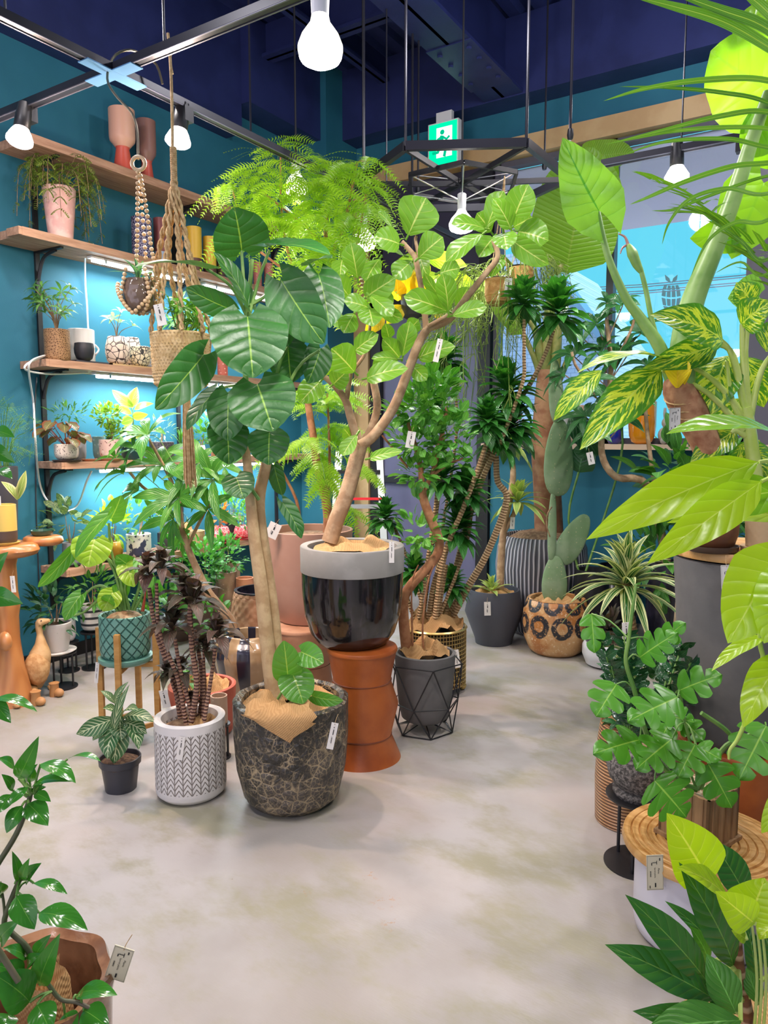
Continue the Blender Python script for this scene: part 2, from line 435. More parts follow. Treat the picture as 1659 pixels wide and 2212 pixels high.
def boxo(name, lo, hi, m, parent=None, kind='structure', bev=0):
    o = MB().box(lo, hi).build(name, m, parent, smooth=False) if parent else MB().box(lo, hi).build(name, m, smooth=False)
    if kind and not parent: o['kind'] = kind
    return o
boxo('floor', (XL - .1, YF, -.12), (XR + .1, YB + .1, 0), M_FLOOR)
boxo('wall_left', (XL - .12, YF, 0), (XL, YB + .12, ZC), M_WALL)
boxo('wall_corner', (XL, 5.34, 0), (-3.99, YB, ZC), M_WALL)
boxo('wall_right', (XR, YF, 0), (XR + .12, YB + .12, ZC), M_WALL)
boxo('wall_back', (-2.62, YB, 0), (XR, YB + .14, 1.35), M_WALL)
boxo('wall_top', (XL, YB, 3.79), (XR, YB + .14, ZC), M_WALL)
boxo('baseboard_left', (XL, YF, 0), (XL + .015, 5.34, .085), M_BLACK)
boxo('trim_1', (-3.99, YB - .07, 3.655), (XR, YB + .13, 3.80), M_WOODL)              # oak lintel
boxo('trim_2', (-3.99, YB - .06, 0), (-3.83, YB + .12, 3.66), M_WOODL)                 # oak post
boxo('trim_3', (-2.62, YB - .20, 1.345), (XR, YB + .14, 1.385), mat('pale_sill', (.68, .50, .36), .5))  # window sill
boxo('trim_4', (-.68, YB - .04, 1.38), (-.45, YB + .12, 3.66), M_FRAME)                # post beside the window
# dark entrance door beside the window
dr = thing('door_1', 'grey lilac sliding door under a dark header panel', 'door', (-3.2, YB, 0)); dr['kind'] = 'structure'
MB().box((-3.83, YB + .02, 2.62), (-2.62, YB + .10, 3.66)).build('door_header', M_DARKP, dr, False)
MB().box((-3.78, YB + .03, 0.02), (-2.70, YB + .09, 2.62)).build('door_leaf', M_GREYP, dr, False)
m = MB()
for x in (-3.83, -2.74): m.box((x, YB - .03, 0), (x + .11, YB + .12, 3.66))
m.box((-3.83, YB - .03, 2.58), (-2.62, YB + .12, 2.66)); m.box((-3.83, YB - .02, 1.02), (-2.62, YB + .1, 1.08)); m.build('door_frame', M_BLACK, dr, False)
# window
def glassm():
    g = G('window_glass'); t = g.n('ShaderNodeBsdfTransparent'); g.put(t.inputs[0], (.93, .97, 1, 1)); s = g.n('ShaderNodeBsdfGlossy'); s.inputs['Roughness'].default_value = .02
    mx = g.n('ShaderNodeMixShader'); mx.inputs[0].default_value = .05; g.t.links.new(t.outputs[0], mx.inputs[1]); g.t.links.new(s.outputs[0], mx.inputs[2]); return g.fin(mx.outputs[0])
M_GLASS = glassm()
wn = thing('window_1', 'large shop window over the teal wall', 'window', (-1.6, YB, 1.385)); wn['kind'] = 'structure'
m = MB()
for x0, x1 in ((-2.62, -2.57), (-1.69, -1.635), (-.72, -.68), (-.45, -.40), (1.0, 1.06), (XR - .05, XR)): m.box((x0, YB + .01, 1.385), (x1, YB + .10, 3.66))
m.box((-2.62, YB + .01, 1.385), (XR, YB + .1, 1.43)); m.box((-2.62, YB + .01, 3.61), (XR, YB + .1, 3.66)); m.build('window_frame', M_FRAME, wn, False)
for x0, x1 in ((-2.58, -1.68), (-1.65, -.70), (-.42, 1.02), (1.04, XR - .03)): MB().box((x0, YB + .045, 1.42), (x1, YB + .055, 3.62)).build('pane', M_GLASS, wn, False)
# barrel emblem on the glass
dc = thing('window_decal', 'grey barrel emblem with two leaves stuck on the window glass', 'decal', ony(1450, 640, YB + .035))
M_DEC = mat('decal_grey', (.13, .30, .36), .6)
def dpt(x, y): return ony(1450 + x, 630 + y, YB + .035)
m = MB()
for yy, hh, n in ((-12, 10, 4), (0, 13, 4), (17, 15, 4), (34, 9, 3)):
    b = lambda y: 22 - .009 * (y - 14) ** 2
    for i in range(n):
        for a0, a1 in ((i / n, (i + 1) / n - .06),):
            q = []
            for y, a in ((yy, a0), (yy, a1), (yy + hh, a1), (yy + hh, a0)):
                x = (a * 2 - .95) * b(y); q.append(dpt(x, y - 5 + 4 * (1 - (x / 24) ** 2)))
            m.face(q[::-1])
m.build('barrel', M_DEC, dc, False); m = MB()
for sx in (-1, 1): m.face([dpt(sx * 1, -18), dpt(sx * 4, -29), dpt(sx * 14, -37), dpt(sx * 12, -25)][::sx])
m.build('leaf_emblem', M_DEC, dc, False)
# ceiling: corrugated deck and beams
m = MB(); P = []; xs = []
x = XL - .1
while x < XR + .1:
    for dx, dz in ((0, 0), (.07, 0), (.09, .05), (.16, .05), (.18, 0)): xs.append((x + dx, ZC + dz))
    x += .2
for yy in (YF, YB + .1): P += [V((a, yy, b)) for a, b in xs]
m.quadgrid(P, 2, len(xs)); struct(m.build('ceiling', M_NAVY, smooth=False))
boxo('ceiling_slab', (XL - .12, YF, ZC + .055), (XR + .12, YB + .12, ZC + .12), M_NAVY)
def beam(name, x0, x1, y0, y1, z0):
    m = MB().box((x0, y0, z0), (x1, y1, z0 + .025))
    if x1 - x0 < y1 - y0: c = (x0 + x1) / 2; m.box((c - .012, y0, z0), (c + .012, y1, ZC))
    else: c = (y0 + y1) / 2; m.box((x0, c - .012, z0), (x1, c + .012, ZC))
    o = m.build(name, M_NAVY, smooth=False); o['kind'] = 'structure'; return o
b1 = beam('ceiling_beam', -2.62, -2.30, YF, YB - .2, 4.05)
boxo('ceiling_beam', (XL, YB - .22, 4.04), (XR, YB, ZC), M_NAVY)                       # along the window wall
boxo('ceiling_beam', (XL, YF, 3.76), (XL + .17, 4.45, ZC), M_NAVY)                     # along the shelf wall
boxo('ceiling_beam', (XL, 4.45, 3.98), (XL + .25, 5.34, ZC), M_NAVY)
for yy in (1.2, 3.1, 4.6): beam('ceiling_joist', XL, XR, yy, yy + .12, 4.36)
for xx in (-3.6, -1.2, .2): beam('ceiling_joist', xx, xx + .1, YF, YB - .2, 4.42)
m = MB()
for i in range(4):
    for x in (-2.57, -2.35): m.lathe((x, 4.75 + .16 * i, 4.028), [(.02, 0), (.02, .02)], 6)
m.box((-2.63, 4.66, 4.043), (-2.29, 5.36, 4.051)); pl = m.build('splice_plate', M_NAVY, b1, smooth=False)
# outside: eave, neighbour wall, power lines, ground
boxo('roof', (-6.5, YB + .14, 3.52), (4, 7.85, 3.62), mat('eave_soffit', (.80, .74, .86), .7))
boxo('ground', (-16, YB + .14, -.3), (14, 40, -.12), mat('outside_gravel', (.70, .60, .62), .9, col2=(.58, .54, .50), ns=2))
def tilem():
    g = G('blue_tile_wall'); o = g.tc()
    b = g.n('ShaderNodeTexBrick'); g.put(b.inputs['Vector'], g.mp(o, (1, 1, 1), (PI / 2, 0, 0))); b.inputs['Scale'].default_value = 4.; b.inputs['Mortar Size'].default_value = .012
    b.inputs['Color1'].default_value = (.30, .52, .68, 1); b.inputs['Color2'].default_value = (.40, .62, .76, 1); b.inputs['Mortar'].default_value = (.12, .26, .38, 1)
    return g.fin(g.pbr(b.outputs[0], .6))
nb = thing('neighbour_house', 'pale blue tiled house with a sloping roof beyond the window', 'building', (-5, 11, -.12))
a0, a1, a2, a3 = [ony(x, y, 11.) for x, y in ((930, 490), (1165, 540), (1305, 740), (930, 1000))]
m = MB(); zt = a1.z
poly = [V((a0.x, 11, -.12)), V((a2.x, 11, -.12)), V((a2.x, 11, a2.z)), V((a1.x, 11, zt)), V((a0.x, 11, zt))]
back = [p + V((0, 3, 0)) for p in poly]
m.face(poly); m.face(back[::-1])
for i in range(5): m.face([poly[i], back[i], back[(i + 1) % 5], poly[(i + 1) % 5]])
m.build('wall', tilem(), nb, False)
m = MB(); m.bar(V((a1.x - .05, 10.9, zt + .06)), V((a2.x + .12, 10.9, a2.z - .05)), .5, .10); m.build('roof', mat('roof_blue', (.12, .30, .45), .5), nb, False)
for k, (y0, y1) in enumerate(((612, 590), (626, 608))):
    p = thing('outside_power_line', 'upper pair of power lines across the sky' if k == 0 else 'lower pair of power lines across the sky', 'cable', ony(1400, y0, 30.), None)
    m = MB()
    for dy in (0, 5): m.tube([ony(1000, y0 + 20 + dy, 30.), ony(1400, y0 + dy + 2, 30.), ony(2000, y1 - 40 + dy, 30.)], .02, 4)
    m.build('cable', M_FRAME, p)
gtree = thing('garden_tree', 'blurred green tree outside behind the window sill', 'tree', (-1.6, 9.6, -.12))
m = MB(); bush(m, V((-1.9, 9.6, .95)), (.8, .3, .45), 200, .14, .085); bush(m, V((.2, 9.6, .9)), (1.0, .3, .45), 160, .14, .085)
m.build('foliage', leafmat('garden_leaf', (.06, .16, .03), (.12, .24, .06)), gtree)
MB().tube([V((-1.6, 9.6, -.12)), V((-1.7, 9.6, .6)), V((-1.9, 9.6, 1.1))], .06).build('trunk', M_FRAME, gtree)
# ---------------------------------------------------------------- light
w = bpy.data.worlds.new('World'); S.world = w; w.use_nodes = True; nt = w.node_tree; nt.nodes.clear()
WO = nt.nodes.new('ShaderNodeOutputWorld'); BG = nt.nodes.new('ShaderNodeBackground'); TCW = nt.nodes.new('ShaderNodeTexCoord'); SX = nt.nodes.new('ShaderNodeSeparateXYZ')
MR = nt.nodes.new('ShaderNodeMapRange'); MR.interpolation_type = 'SMOOTHSTEP'; MR.inputs[1].default_value = -.1; MR.inputs[2].default_value = .35
MXW = nt.nodes.new('ShaderNodeMix'); MXW.data_type = 'RGBA'
MXW.inputs[6].default_value = (1.0, .96, 1.22, 1); MXW.inputs[7].default_value = (.12, .56, .71, 1)
nt.links.new(TCW.outputs['Generated'], SX.inputs[0]); nt.links.new(SX.outputs[1], MR.inputs[0]); nt.links.new(MR.outputs[0], MXW.inputs[0]); nt.links.new(MXW.outputs[2], BG.inputs[0]); nt.links.new(BG.outputs[0], WO.inputs[0])
BG.inputs[1].default_value = 1.0
def lamp(name, loc, kind, e, col=(1, .95, .88), size=.06, tgt=None, angle=120, blend=.6, sy=None):
    l = bpy.data.lights.new(name, kind); l.energy = e; l.color = col
    if kind == 'AREA': l.shape = 'RECTANGLE'; l.size = size; l.size_y = sy or size
    else: l.shadow_soft_size = size
    if kind == 'SPOT': l.spot_size = math.radians(angle); l.spot_blend = blend
    o = bpy.data.objects.new(name, l); COL.objects.link(o); o.location = loc
    d = (V(tgt) - V(loc)) if tgt is not None else V((0, 0, -1)); o.rotation_euler = d.to_track_quat('-Z', 'Y').to_euler(); return o
for p_, e_ in (((-1.5, 3.3, 3.65), 26), ((.7, 2.6, 3.6), 24), ((-2.7, .9, 3.55), 24), ((-.6, 4.6, 3.7), 16)): lamp('high_fill_light', p_, 'POINT', e_, (.95, .92, 1.), .1)  # added fill points, no fixtures, brightening the ceiling and upper walls
WARM = (1, .92, .90); COOL = (.86, .93, 1)
# added fill spots over the aisle, bare lights without fixtures
for x, y, z, e in ((-1.3, .7, 2.9, 42), (-2.6, 1.0, 2.9, 48), (.5, .9, 2.9, 40), (-1.1, 2.3, 2.95, 42), (-3.0, 2.1, 3.4, 60), (.3, 2.8, 3.1, 48), (-1.5, 4.3, 3.3, 60), (-.4, -1.2, 3.0, 40)):
    lamp('aisle_fill_spot', (x, y, z), 'SPOT', e, WARM, .09, (x, y, 0), 150, .7)
su = bpy.data.lights.new('sun', 'SUN'); su.energy = 2.6; su.color = (1, .93, .88); su.angle = .02; so = bpy.data.objects.new('sun', su); COL.objects.link(so); so.rotation_euler = V((-.7, .25, -.75)).to_track_quat('-Z', 'Y').to_euler()
# camera
cd = bpy.data.cameras.new('camera'); cam = bpy.data.objects.new('camera', cd); COL.objects.link(cam); S.camera = cam
cd.sensor_fit = 'HORIZONTAL'; cd.sensor_width = 36; cd.lens = 36 * FP / 1659; cam.location = CAMP; cam.rotation_euler = (PI / 2 - TH, 0, YAW); cd.clip_start = .02
vs = S.view_settings; vs.view_transform = 'Standard'; vs.look = 'None'; vs.gamma = 1; vs.use_curve_mapping = False; vs.exposure = 0.54
cy = S.cycles; cy.max_bounces = 6; cy.diffuse_bounces = 3; cy.glossy_bounces = 3; cy.transmission_bounces = 4; cy.transparent_max_bounces = 8; cy.sample_clamp_indirect = 6; cy.caustics_reflective = False; cy.caustics_refractive = False; cy.use_denoising = True
# ================================================================ SHELVES ON THE LEFT WALL
def woodm(key, a, b, ax=(1, 12, 12)):
    g = G(key); o = g.tc(); q = g.mp(o, ax)
    n1 = g.noise(q, 3.2, 6, .65); c = g.mix(g.ss(n1, .33, .68), a, b)
    c = g.mix(g.ss(g.noise(q, 9, 4), .55, .8, 0, .5), c, tuple(x * .45 for x in a))
    MC[key] = g.fin(g.pbr(c, .6, 0, g.bump(n1, .25, .006))); return MC[key]
M_SHELF = woodm('shelf_timber', (.36, .19, .11), (.55, .33, .21), (12, 1, 12))
M_SOIL = mat('potting_soil', (.045, .025, .015), .95, col2=(.12, .07, .04), ns=60, bump=.9, bs=90)
M_BARK = mat('bark_chips', (.20, .11, .06), .9, col2=(.36, .22, .12), ns=40, bump=.9, bs=60)
M_CREAM = mat('cream_clay', (.66, .58, .50), .7)
SH = [('shelf', 3.085, 3.135, 2.56, 'topmost'), ('shelf', 2.565, 2.612, 2.50, 'second from top'), ('shelf', 1.85, 1.895, 2.63, 'third from top'), ('shelf', 1.248, 1.29, 2.70, 'fourth from top'), ('shelf', .592, .635, 2.70, 'lowest')]
ZS = {i + 1: s[2] for i, s in enumerate(SH)}
for i, (n, z0, z1, y0, w_) in enumerate(SH):
    t = thing('wall_shelf', f'{w_} rough timber shelf board on the teal wall', 'shelf', (-4.15, 3.9, z0), 'timber wall shelves')
    m = MB().box((-4.295, y0 + .02, z0), (-4.0, 5.3, z1)); m.box((-4.12, y0, z0 + .002), (-4.002, y0 + .2, z1 - .001)); m.build('board', M_SHELF, t, False)
    for yy in (2.79, 3.88, 4.97):
        m = MB().box((-4.30, yy - .012, z0 - .012), (-4.04, yy + .012, z0))
        P = [V((-4.285, yy, z0 - .17)), V((-4.25, yy, z0 - .08)), V((-4.20, yy, z0 - .035)), V((-4.10, yy, z0 - .014))]
        m.tube(P, .011, 6); m.build('bracket', M_BLACK, t, False)
for k, yy in enumerate((2.79, 3.88, 4.97)):
    m = MB().box((-4.299, yy - .015, .35), (-4.283, yy + .015, 3.22)); o = m.build('shelf_upright', M_BLACK, None, False)
    for j in range(44):
        pass
    tag(o, ['slotted black upright holding the shelf ends nearest the camera', 'slotted black upright at the middle of the shelves', 'slotted black upright at the far end of the shelves'][k], 'rail', 'shelf uprights')
M_LED = emat('led_tube', (.80, .92, 1.), 16.)
k = 0
for si, zz in ((2, SH[1][1]), (3, SH[2][1]), (4, SH[3][1])):
    for y0, y1 in ((3.02, 3.80), (3.98, 4.80)):
        t = thing('strip_light', f'lit white strip lamp under the {["", "", "second", "third", "fourth"][si]} shelf, {"near" if y0 < 3.5 else "far"} half', 'lamp', (-4.1, (y0 + y1) / 2, zz), 'strip lamps under shelves')
        MB().box((-4.125, y0, zz - .016), (-4.075, y1, zz - .002)).build('housing', M_WHITE, t, False)
        MB().tube([V((-4.1, y0 + .02, zz - .026)), V((-4.1, y1 - .02, zz - .026))], .011, 8, smooth=1).build('light_tube', M_LED, t)
        for yy in (y0 + .1, y1 - .1): MB().box((-4.13, yy - .008, zz - .034), (-4.07, yy + .008, zz - .002)).build('clip', M_STEEL, t, False)
        lamp('strip_glow', (-4.1, (y0 + y1) / 2, zz - .042), 'AREA', 10, COOL, y1 - y0 - .05, None, sy=.02).rotation_euler = (0, 0, PI / 2)
M_CORD = mat('white_cord', (.78, .78, .78), .4)
def cord(label, pts, r=.006, mm=None, name='electric_cable'):
    o = MB().tube(pts, r, 6, smooth=5).build(name, mm or M_CORD, None, loc=pts[0]); return tag(o, label, 'cord')
XW = -4.27
cord('white lamp cord looping down the wall past three shelves', [onx(x, y, q) for x, y, q in ((190, 805, -4.1), (110, 808, -4.1), (58, 800, -3.98), (60, 785, -3.97), (98, 768, -4.08), (70, 778, -3.97), (62, 800, -3.97), (72, 870, XW), (76, 945, -3.98), (85, 1040, XW), (105, 1085, XW), (140, 1104, XW), (168, 1090, XW), (187, 1040, -4.1), (198, 1018, -4.1))])
cord('white cord with inline switch dropping from the strip lamp by the fern', [onx(x, y, q) for x, y, q in ((203, 528, -4.1), (186, 542, -4.15), (184, 600, XW), (188, 660, XW), (191, 715, XW), (200, 770, -4.2), (207, 765, -4.1), (213, 755, -4.1), (205, 745, -4.1))])
cord('thin black cable running down the wall beside the shelf upright', [onx(x, y, XW - .015) for x, y in ((79, 815), (75, 900), (77, 1000), (78, 1100), (83, 1230), (88, 1330), (75, 1345))], .004, M_BLACK)
# ---- pots and plants on the shelves
def crackle(key, a, b, s=28, w=.05):
    if key in MC: return MC[key]
    g = G(key); d = g.vor(g.tc(), s, 'DISTANCE_TO_EDGE'); f = g.ss(d, w * .6, w)
    MC[key] = g.fin(g.pbr(g.mix(f, b, a), .55, 0, g.bump(f, .5, .004))); return MC[key]
def speckle(key, a, b, s=60, t=.18, c=None):
    if key in MC: return MC[key]
    g = G(key); o = g.tc(); f = g.ss(g.vor(o, s), t, t + .06, 1, 0); q = g.mix(g.ma('MULTIPLY', f, g.ss(g.noise(o, s * .4, 2), .42, .5)), a, b)
    if c: q = g.mix(g.ss(g.noise(o, s * .25, 3), .52, .56), q, c)
    MC[key] = g.fin(g.pbr(q, .5)); return MC[key]
def two(key, a, b, zf, rough=.4):            # upper colour a above local height zf
    g = G(key); z = g.sep(g.tc())[2]; MC[key] = g.fin(g.pbr(g.mix(g.ss(z, zf - .001, zf + .001), b, a), rough)); return MC[key]
def prof(kind, r, h):
    return {'cyl': [(r * .9, 0), (r * .97, h * .04), (r, h * .12), (r, h)], 'tap': [(r * .70, 0), (r * .74, h * .03), (r * .98, h * .86), (r * 1.0, h * .88), (r, h)],
            'bowl': [(r * .5, 0), (r * .8, h * .15), (r * .97, h * .45), (r, h * .7), (r * .92, h)], 'rnd': [(r * .55, 0), (r * .85, h * .12), (r, h * .4), (r * .97, h * .65), (r * .75, h)],
            'u': [(r * .45, 0), (r * .75, h * .06), (r * .93, h * .2), (r, h * .42), (r, h)], 'gob': [(r * .78, 0), (r * .5, h * .38), (r * .55, h * .4), (r * .95, h * .5), (r, h * .56), (r, h)],
            'sq': [(r * .95, 0), (r, h * .04), (r, h)]}[kind]
def vessel(label, px, ty, wpx, x, z, kind, m, plant=None, name=None, cat=None, disp=None, sub=1, saucer=None, c=None, group=None, soil=None, seg=32):
    if c is None: c = onx(px, ty, x)
    c = V((c.x, c.y, z)); d = dist(c); r = wpx / 2 * sc(ty, d); c0 = V(c)
    hb = .012 if saucer else 0.
    h = max(.03, zof(c, ty) - z - hb)
    t = thing(name or ('potted_plant' if plant else 'plant_pot'), label, cat or ('plant' if plant else 'pot'), c, group)
    if saucer:
        MB().lathe(c, [(r * 1.05, 0), (r * 1.22, .012), (r * 1.15, .013), (r * .9, .01), (.001, .01)], 28).build('saucer', saucer, t)
    cc = V((c.x, c.y, z + hb))
    pot(t, cc, prof(kind, r, h), m, 'pot', seg, disp, sub, th=min(.012, r * .15), deep=h * .25)
    if plant:
        top = V((c.x, c.y, z + hb + h - .012)); fsoil(top, r * .82 * (prof(kind, r, h)[-1][0] / r), top.z - .004, soil or M_SOIL, t, amp=.006); plant(t, top, r, d)
        for ch in t.children:
            if z > .6 and x:
                for q in ch.data.vertices:
                    if q.co.x + c.x < XL + .02: q.co.x = XL + .02 + .01 * rnd.random() - c.x
    return t
LM = leafmat
L_MID = LM('leaf_mid', (.035, .15, .02), (.10, .30, .04), tr=.25)
L_DARK = LM('leaf_dark', (.012, .07, .02), (.03, .13, .035), tr=.15, rough=.3)
L_LIME = LM('leaf_lime', (.20, .42, .02), (.40, .62, .05), tr=.35)
L_GREY = LM('leaf_grey', (.20, .32, .26), (.34, .48, .40), tr=.25)
L_FERN = LM('leaf_fern', (.10, .20, .025), (.28, .38, .06), tr=.3)
L_BEG = LM('leaf_begonia', (.10, .13, .05), (.18, .16, .07), vein=(.45, .42, .15), nv=5, tr=.25, var='edge', vcol=(.22, .06, .03))
L_RED = LM('leaf_red', (.35, .05, .03), (.5, .12, .05), tr=.3)
M_TWIG = mat('twig_brown', (.20, .12, .06), .8, col2=(.32, .21, .11), ns=30, bump=.4, bs=80)
M_GSTEM = mat('green_stem', (.10, .24, .04), .5, col2=(.18, .32, .07), ns=10)
def pl_bush(lm, L, W, n, R, up=.3, lift=.9, prof='ov', stem=True, hang=0., sm=M_TWIG):
    def f(t, p, r, d):
        RR = V((R, R, R * 1.0)); C = p + V((0, 0, R * lift + .01)); mb = MB(); bush(mb, C, RR, n, L, W, prof, up=up, hang=hang, nl=4, nw=1); mb.build('foliage', lm, t)
        if stem:
            mb = MB()
            for i in range(4):
                q = rdir() * R * .6; mb.tube([p - V((0, 0, .01)), p + V((q.x * .3, q.y * .3, R * .4)), C + q * .5], [.004, .002], 5)
            mb.build('plant_stem', sm, t)
    return f
def pl_ros(lm, n, L, W, prof='lin', lo=0, hi=80, **k):
    def f(t, p, r, d): mb = MB(); rosette(mb, p, n, L, W, prof, lo, hi, nl=6, nw=1, **k); mb.build('foliage', lm, t)
    return f
def pl_palm(lm, nh, L, W, n=6, H=.16, sp=.08):
    def f(t, p, r, d):
        mb = MB(); st = MB()
        for i in range(nh):
            q = V((rnd.uniform(-sp, sp), rnd.uniform(-sp, sp), H * rnd.uniform(.35, 1.1))); C = p + q
            st.tube([p - V((0, 0, .01)), p + V((q.x * .3, q.y * .3, q.z * .6)), C], [.003, .0015], 5); palm5(mb, C, V((q.x, q.y, .12)), n, L, W, 70, .2, nl=4, nw=1)
        mb.build('foliage', lm, t); st.build('plant_stem', M_TWIG, t)
    return f
TERR = mat('terracotta', (.52, .20, .10), .75, col2=(.60, .27, .15), ns=15, bump=.2)
def pinkgob(n, px, ty, w, x, a, lab):
    c = onx(px, ty, x); h = zof(c, ty) - ZS[1]
    return vessel(lab, px, ty, w, x, ZS[1], 'gob', two(n, a, (.62, .10, .06), ZS[1] * 0 + h * .40), cat='pot')
M_ = MC
pinkgob('goblet_pink', 262, 238, 55, -4.09, (.70, .40, .28), 'pinkish clay goblet pot on a red foot, nearer one on the topmost shelf')
pinkgob('goblet_brown', 314, 262, 42, -4.2, (.30, .15, .12), 'brown goblet pot on a red foot behind the pinkish one, topmost shelf')
vessel('dark blue pot of rough pebbled relief on the second shelf', 305, 471, 43, -4.08, ZS[2], 'cyl', crackle('blue_pebble', (.02, .02, .07), (.35, .33, .45), 60, .1))
vessel('maroon and pale blue stacked pot on the second shelf', 346, 473, 30, -4.1, ZS[2], 'cyl', two('maroonblue', (.22, .06, .06), (.35, .45, .62), .085))
vessel('yellow and brown stacked pot nearer the macrame hanger, second shelf', 418, 492, 33, -4.1, ZS[2], 'cyl', two('yb1', (.80, .50, .05), (.13, .05, .03), .10))
vessel('smaller yellow and brown stacked pot on the second shelf', 452, 513, 28, -4.1, ZS[2], 'cyl', two('yb2', (.80, .50, .05), (.13, .05, .03), .065))
vessel('dark brown pot with dotted bands beside the small yellow pot', 476, 519, 19, -4.15, ZS[2], 'cyl', speckle('dotbrown', (.10, .05, .04), (.5, .4, .3), 50))
for k, (x, ty, ww) in enumerate(((556, 567, 18), (580, 570, 20))):
    vessel(['speckled red pot on the second shelf, the one nearer the camera', 'speckled red pot on the second shelf, the one farther along'][k], x, ty, ww, -4.12, ZS[2], 'cyl', speckle('redspeck', (.60, .20, .16), (.85, .6, .5), 70, .2))
def pl_fern(t, p, r, d):
    mb = MB(); st = MB()
    for i in range(34):
        a = i * 2.4; o_ = V((cos(a), sin(a), 0)); 
        L = rnd.uniform(.22, .34); up = rnd.uniform(.02, .17)
        rr = rnd.uniform(.4, 1.); q = p + o_ * r * .5
        if o_.x < -.2: o_ = V((o_.x * .25, o_.y, 0))
        pts = [q, q + o_ * L * .4 + V((0, 0, up)), q + o_ * L * .75 * rr + V((0, 0, up - .06)), q + o_ * L * .85 * rr + V((0, 0, up - L * rnd.uniform(.5, 1.15)))]
        st.tube(pts, .0015, 4); qq, _ = spline(pts, 1., 3)
        for j in range(2, len(qq) - 1):
            tt = (qq[j + 1] - qq[j]).normalized()
            for s_ in (-1, 1):
                dd = (tt * .5 + tt.cross(V((0, 0, 1))).normalized() * s_ + rv(.3)).normalized(); lp = rnd.uniform(.04, .07)
                frond(mb, [qq[j], qq[j] + dd * lp * .6, qq[j] + dd * lp - V((0, 0, .01))], .02, 6, .007, V((0, 0, 1)) + rv(.4), nl=2, hang=.1)
    mb.build('foliage', L_FERN, t); st.build('plant_stem', M_TWIG, t)
vessel('lacy hanging fern in a pink pot at the near end of the second shelf', 127, 408, 68, -4.08, ZS[2], 'tap', mat('pink_clay', (.72, .40, .36), .6, col2=(.80, .55, .48), ns=20), pl_fern, name='potted_fern')
# third shelf
vessel('brown crackled cylinder pot with a narrow leaved shrub, third shelf', 122, 713, 53, -4.06, ZS[3], 'cyl', crackle('brown_crackle', (.13, .06, .02), (.35, .20, .09), 90, .2), pl_palm(LM('leaf_narrow', (.05, .17, .04), (.16, .36, .08)), 18, .09, .018, 6, .24, .11))
vessel('white pot with round dimples behind the black faceted bowl', 174, 713, 56, -4.16, ZS[3], 'cyl', mat('white_dimple', (.80, .78, .74), .5), disp=lambda a, z, r: r * (1 - .035 * max(0, sin(9 * a + 3 * (int(z / .045) % 2)) * sin(z * 70))), sub=8, seg=54)
vessel('black faceted bowl on a slate tile, third shelf', 181, 742, 40, -4.03, ZS[3] + .01, 'bowl', mat('black_facet', (.02, .022, .028), .5), disp=lambda a, z, r: r * (1 + .05 * abs(sin(4.5 * a + z * 40))), sub=3, seg=27)
o = MB().box((-4.10, 0, 0), (-4.005, .26, .01)).build('slate_tile', mat('slate', (.05, .05, .06), .7), None, False); o.location = (0, onx(161, 770, -4.05).y - .02, ZS[3]); tag(o, 'thin dark slate tile under the black faceted bowl', 'tile')
vessel('cream pot with dark cracks holding a pale leaved sapling', 252, 728, 50, -4.06, ZS[3] + .01, 'rnd', crackle('cream_crackle', (.75, .60, .48), (.05, .03, .03), 26, .06), pl_palm(L_GREY, 5, .07, .022, 5, .19, .09))
vessel('cream crackled pot behind the sapling pot, third shelf', 285, 730, 38, -4.17, ZS[3], 'rnd', M_['cream_crackle'])
vessel('cream bowl under a black net pattern, third shelf', 303, 750, 45, -4.04, ZS[3] + .01, 'bowl', crackle('cream_net', (.72, .62, .42), (.02, .02, .02), 42, .09))
y_ = onx(226, 776, -4.05).y
o = MB().box((-4.11, y_, ZS[3]), (-4.005, y_ + .42, ZS[3] + .01)).build('serving_board', M_WOODL, None, False); tag(o, 'pale wooden board under the cream crackled pots', 'board')
for k in range(3):
    o = MB().lathe((0, 0, 0), [(.055, 0), (.07, .022), (.066, .023), (.05, .004), (.001, .004)], 24).build('tray', mat('grey_tray', (.30, .36, .42), .5), None); p = onx(313, 735, -4.2); o.location = (p.x, p.y, ZS[3] + .0005 + k * .024)
    tag(o, ['grey saucer at the bottom of the stack behind the net bowl', 'grey saucer in the middle of the stack behind the net bowl', 'grey saucer on top of the stack behind the net bowl'][k], 'saucer', 'stacked grey saucers')
vessel('red patterned square pot on the third shelf behind the leaves', 480, 758, 22, -4.12, ZS[3], 'cyl', speckle('redpat', (.40, .10, .07), (.75, .5, .4), 50, .2))
vessel('fresh green fern in a grey pot behind the woven hanging basket', 400, 735, 40, -4.15, ZS[3], 'cyl', mat('grey_pot', (.25, .27, .29), .6), pl_palm(L_MID, 14, .10, .02, 7, .25, .16))
# fourth shelf
def pl_beg(t, p, r, d):
    mb = MB(); st = MB()
    for i in range(17):
        a = i * 2.4; rr = rnd.uniform(.04, .14); q = p + V((cos(a) * rr * .7, sin(a) * rr, rnd.uniform(.04, .16)))
        st.tube([p, q], .002, 5); n = (V((cos(a) * .7, sin(a) * .7, .5)) + rv(.2)).normalized(); dr = V((cos(a), sin(a), -.7)).normalized()
        mb.leaf(q, q + dr * .085, n, .085, 'hrt', lobe=.25, bend=.1, wav=.1, nl=5)
    mb.build('foliage', L_BEG, t); st.build('plant_stem', L_RED, t)
    m2 = MB(); bush(m2, p + V((-.03, .06, .21)), (.08, .16, .06), 90, .05, .012, 'lan', nl=3, nw=1); m2.build('fine_foliage', L_MID, t)
vessel('speckled white pot with a bronze begonia at the near end of the fourth shelf', 143, 960, 50, -4.06, ZS[4], 'u', speckle('speck_white', (.70, .62, .54), (.08, .05, .05), 80, .22), pl_beg, saucer=mat('dark_saucer', (.06, .04, .04), .6))
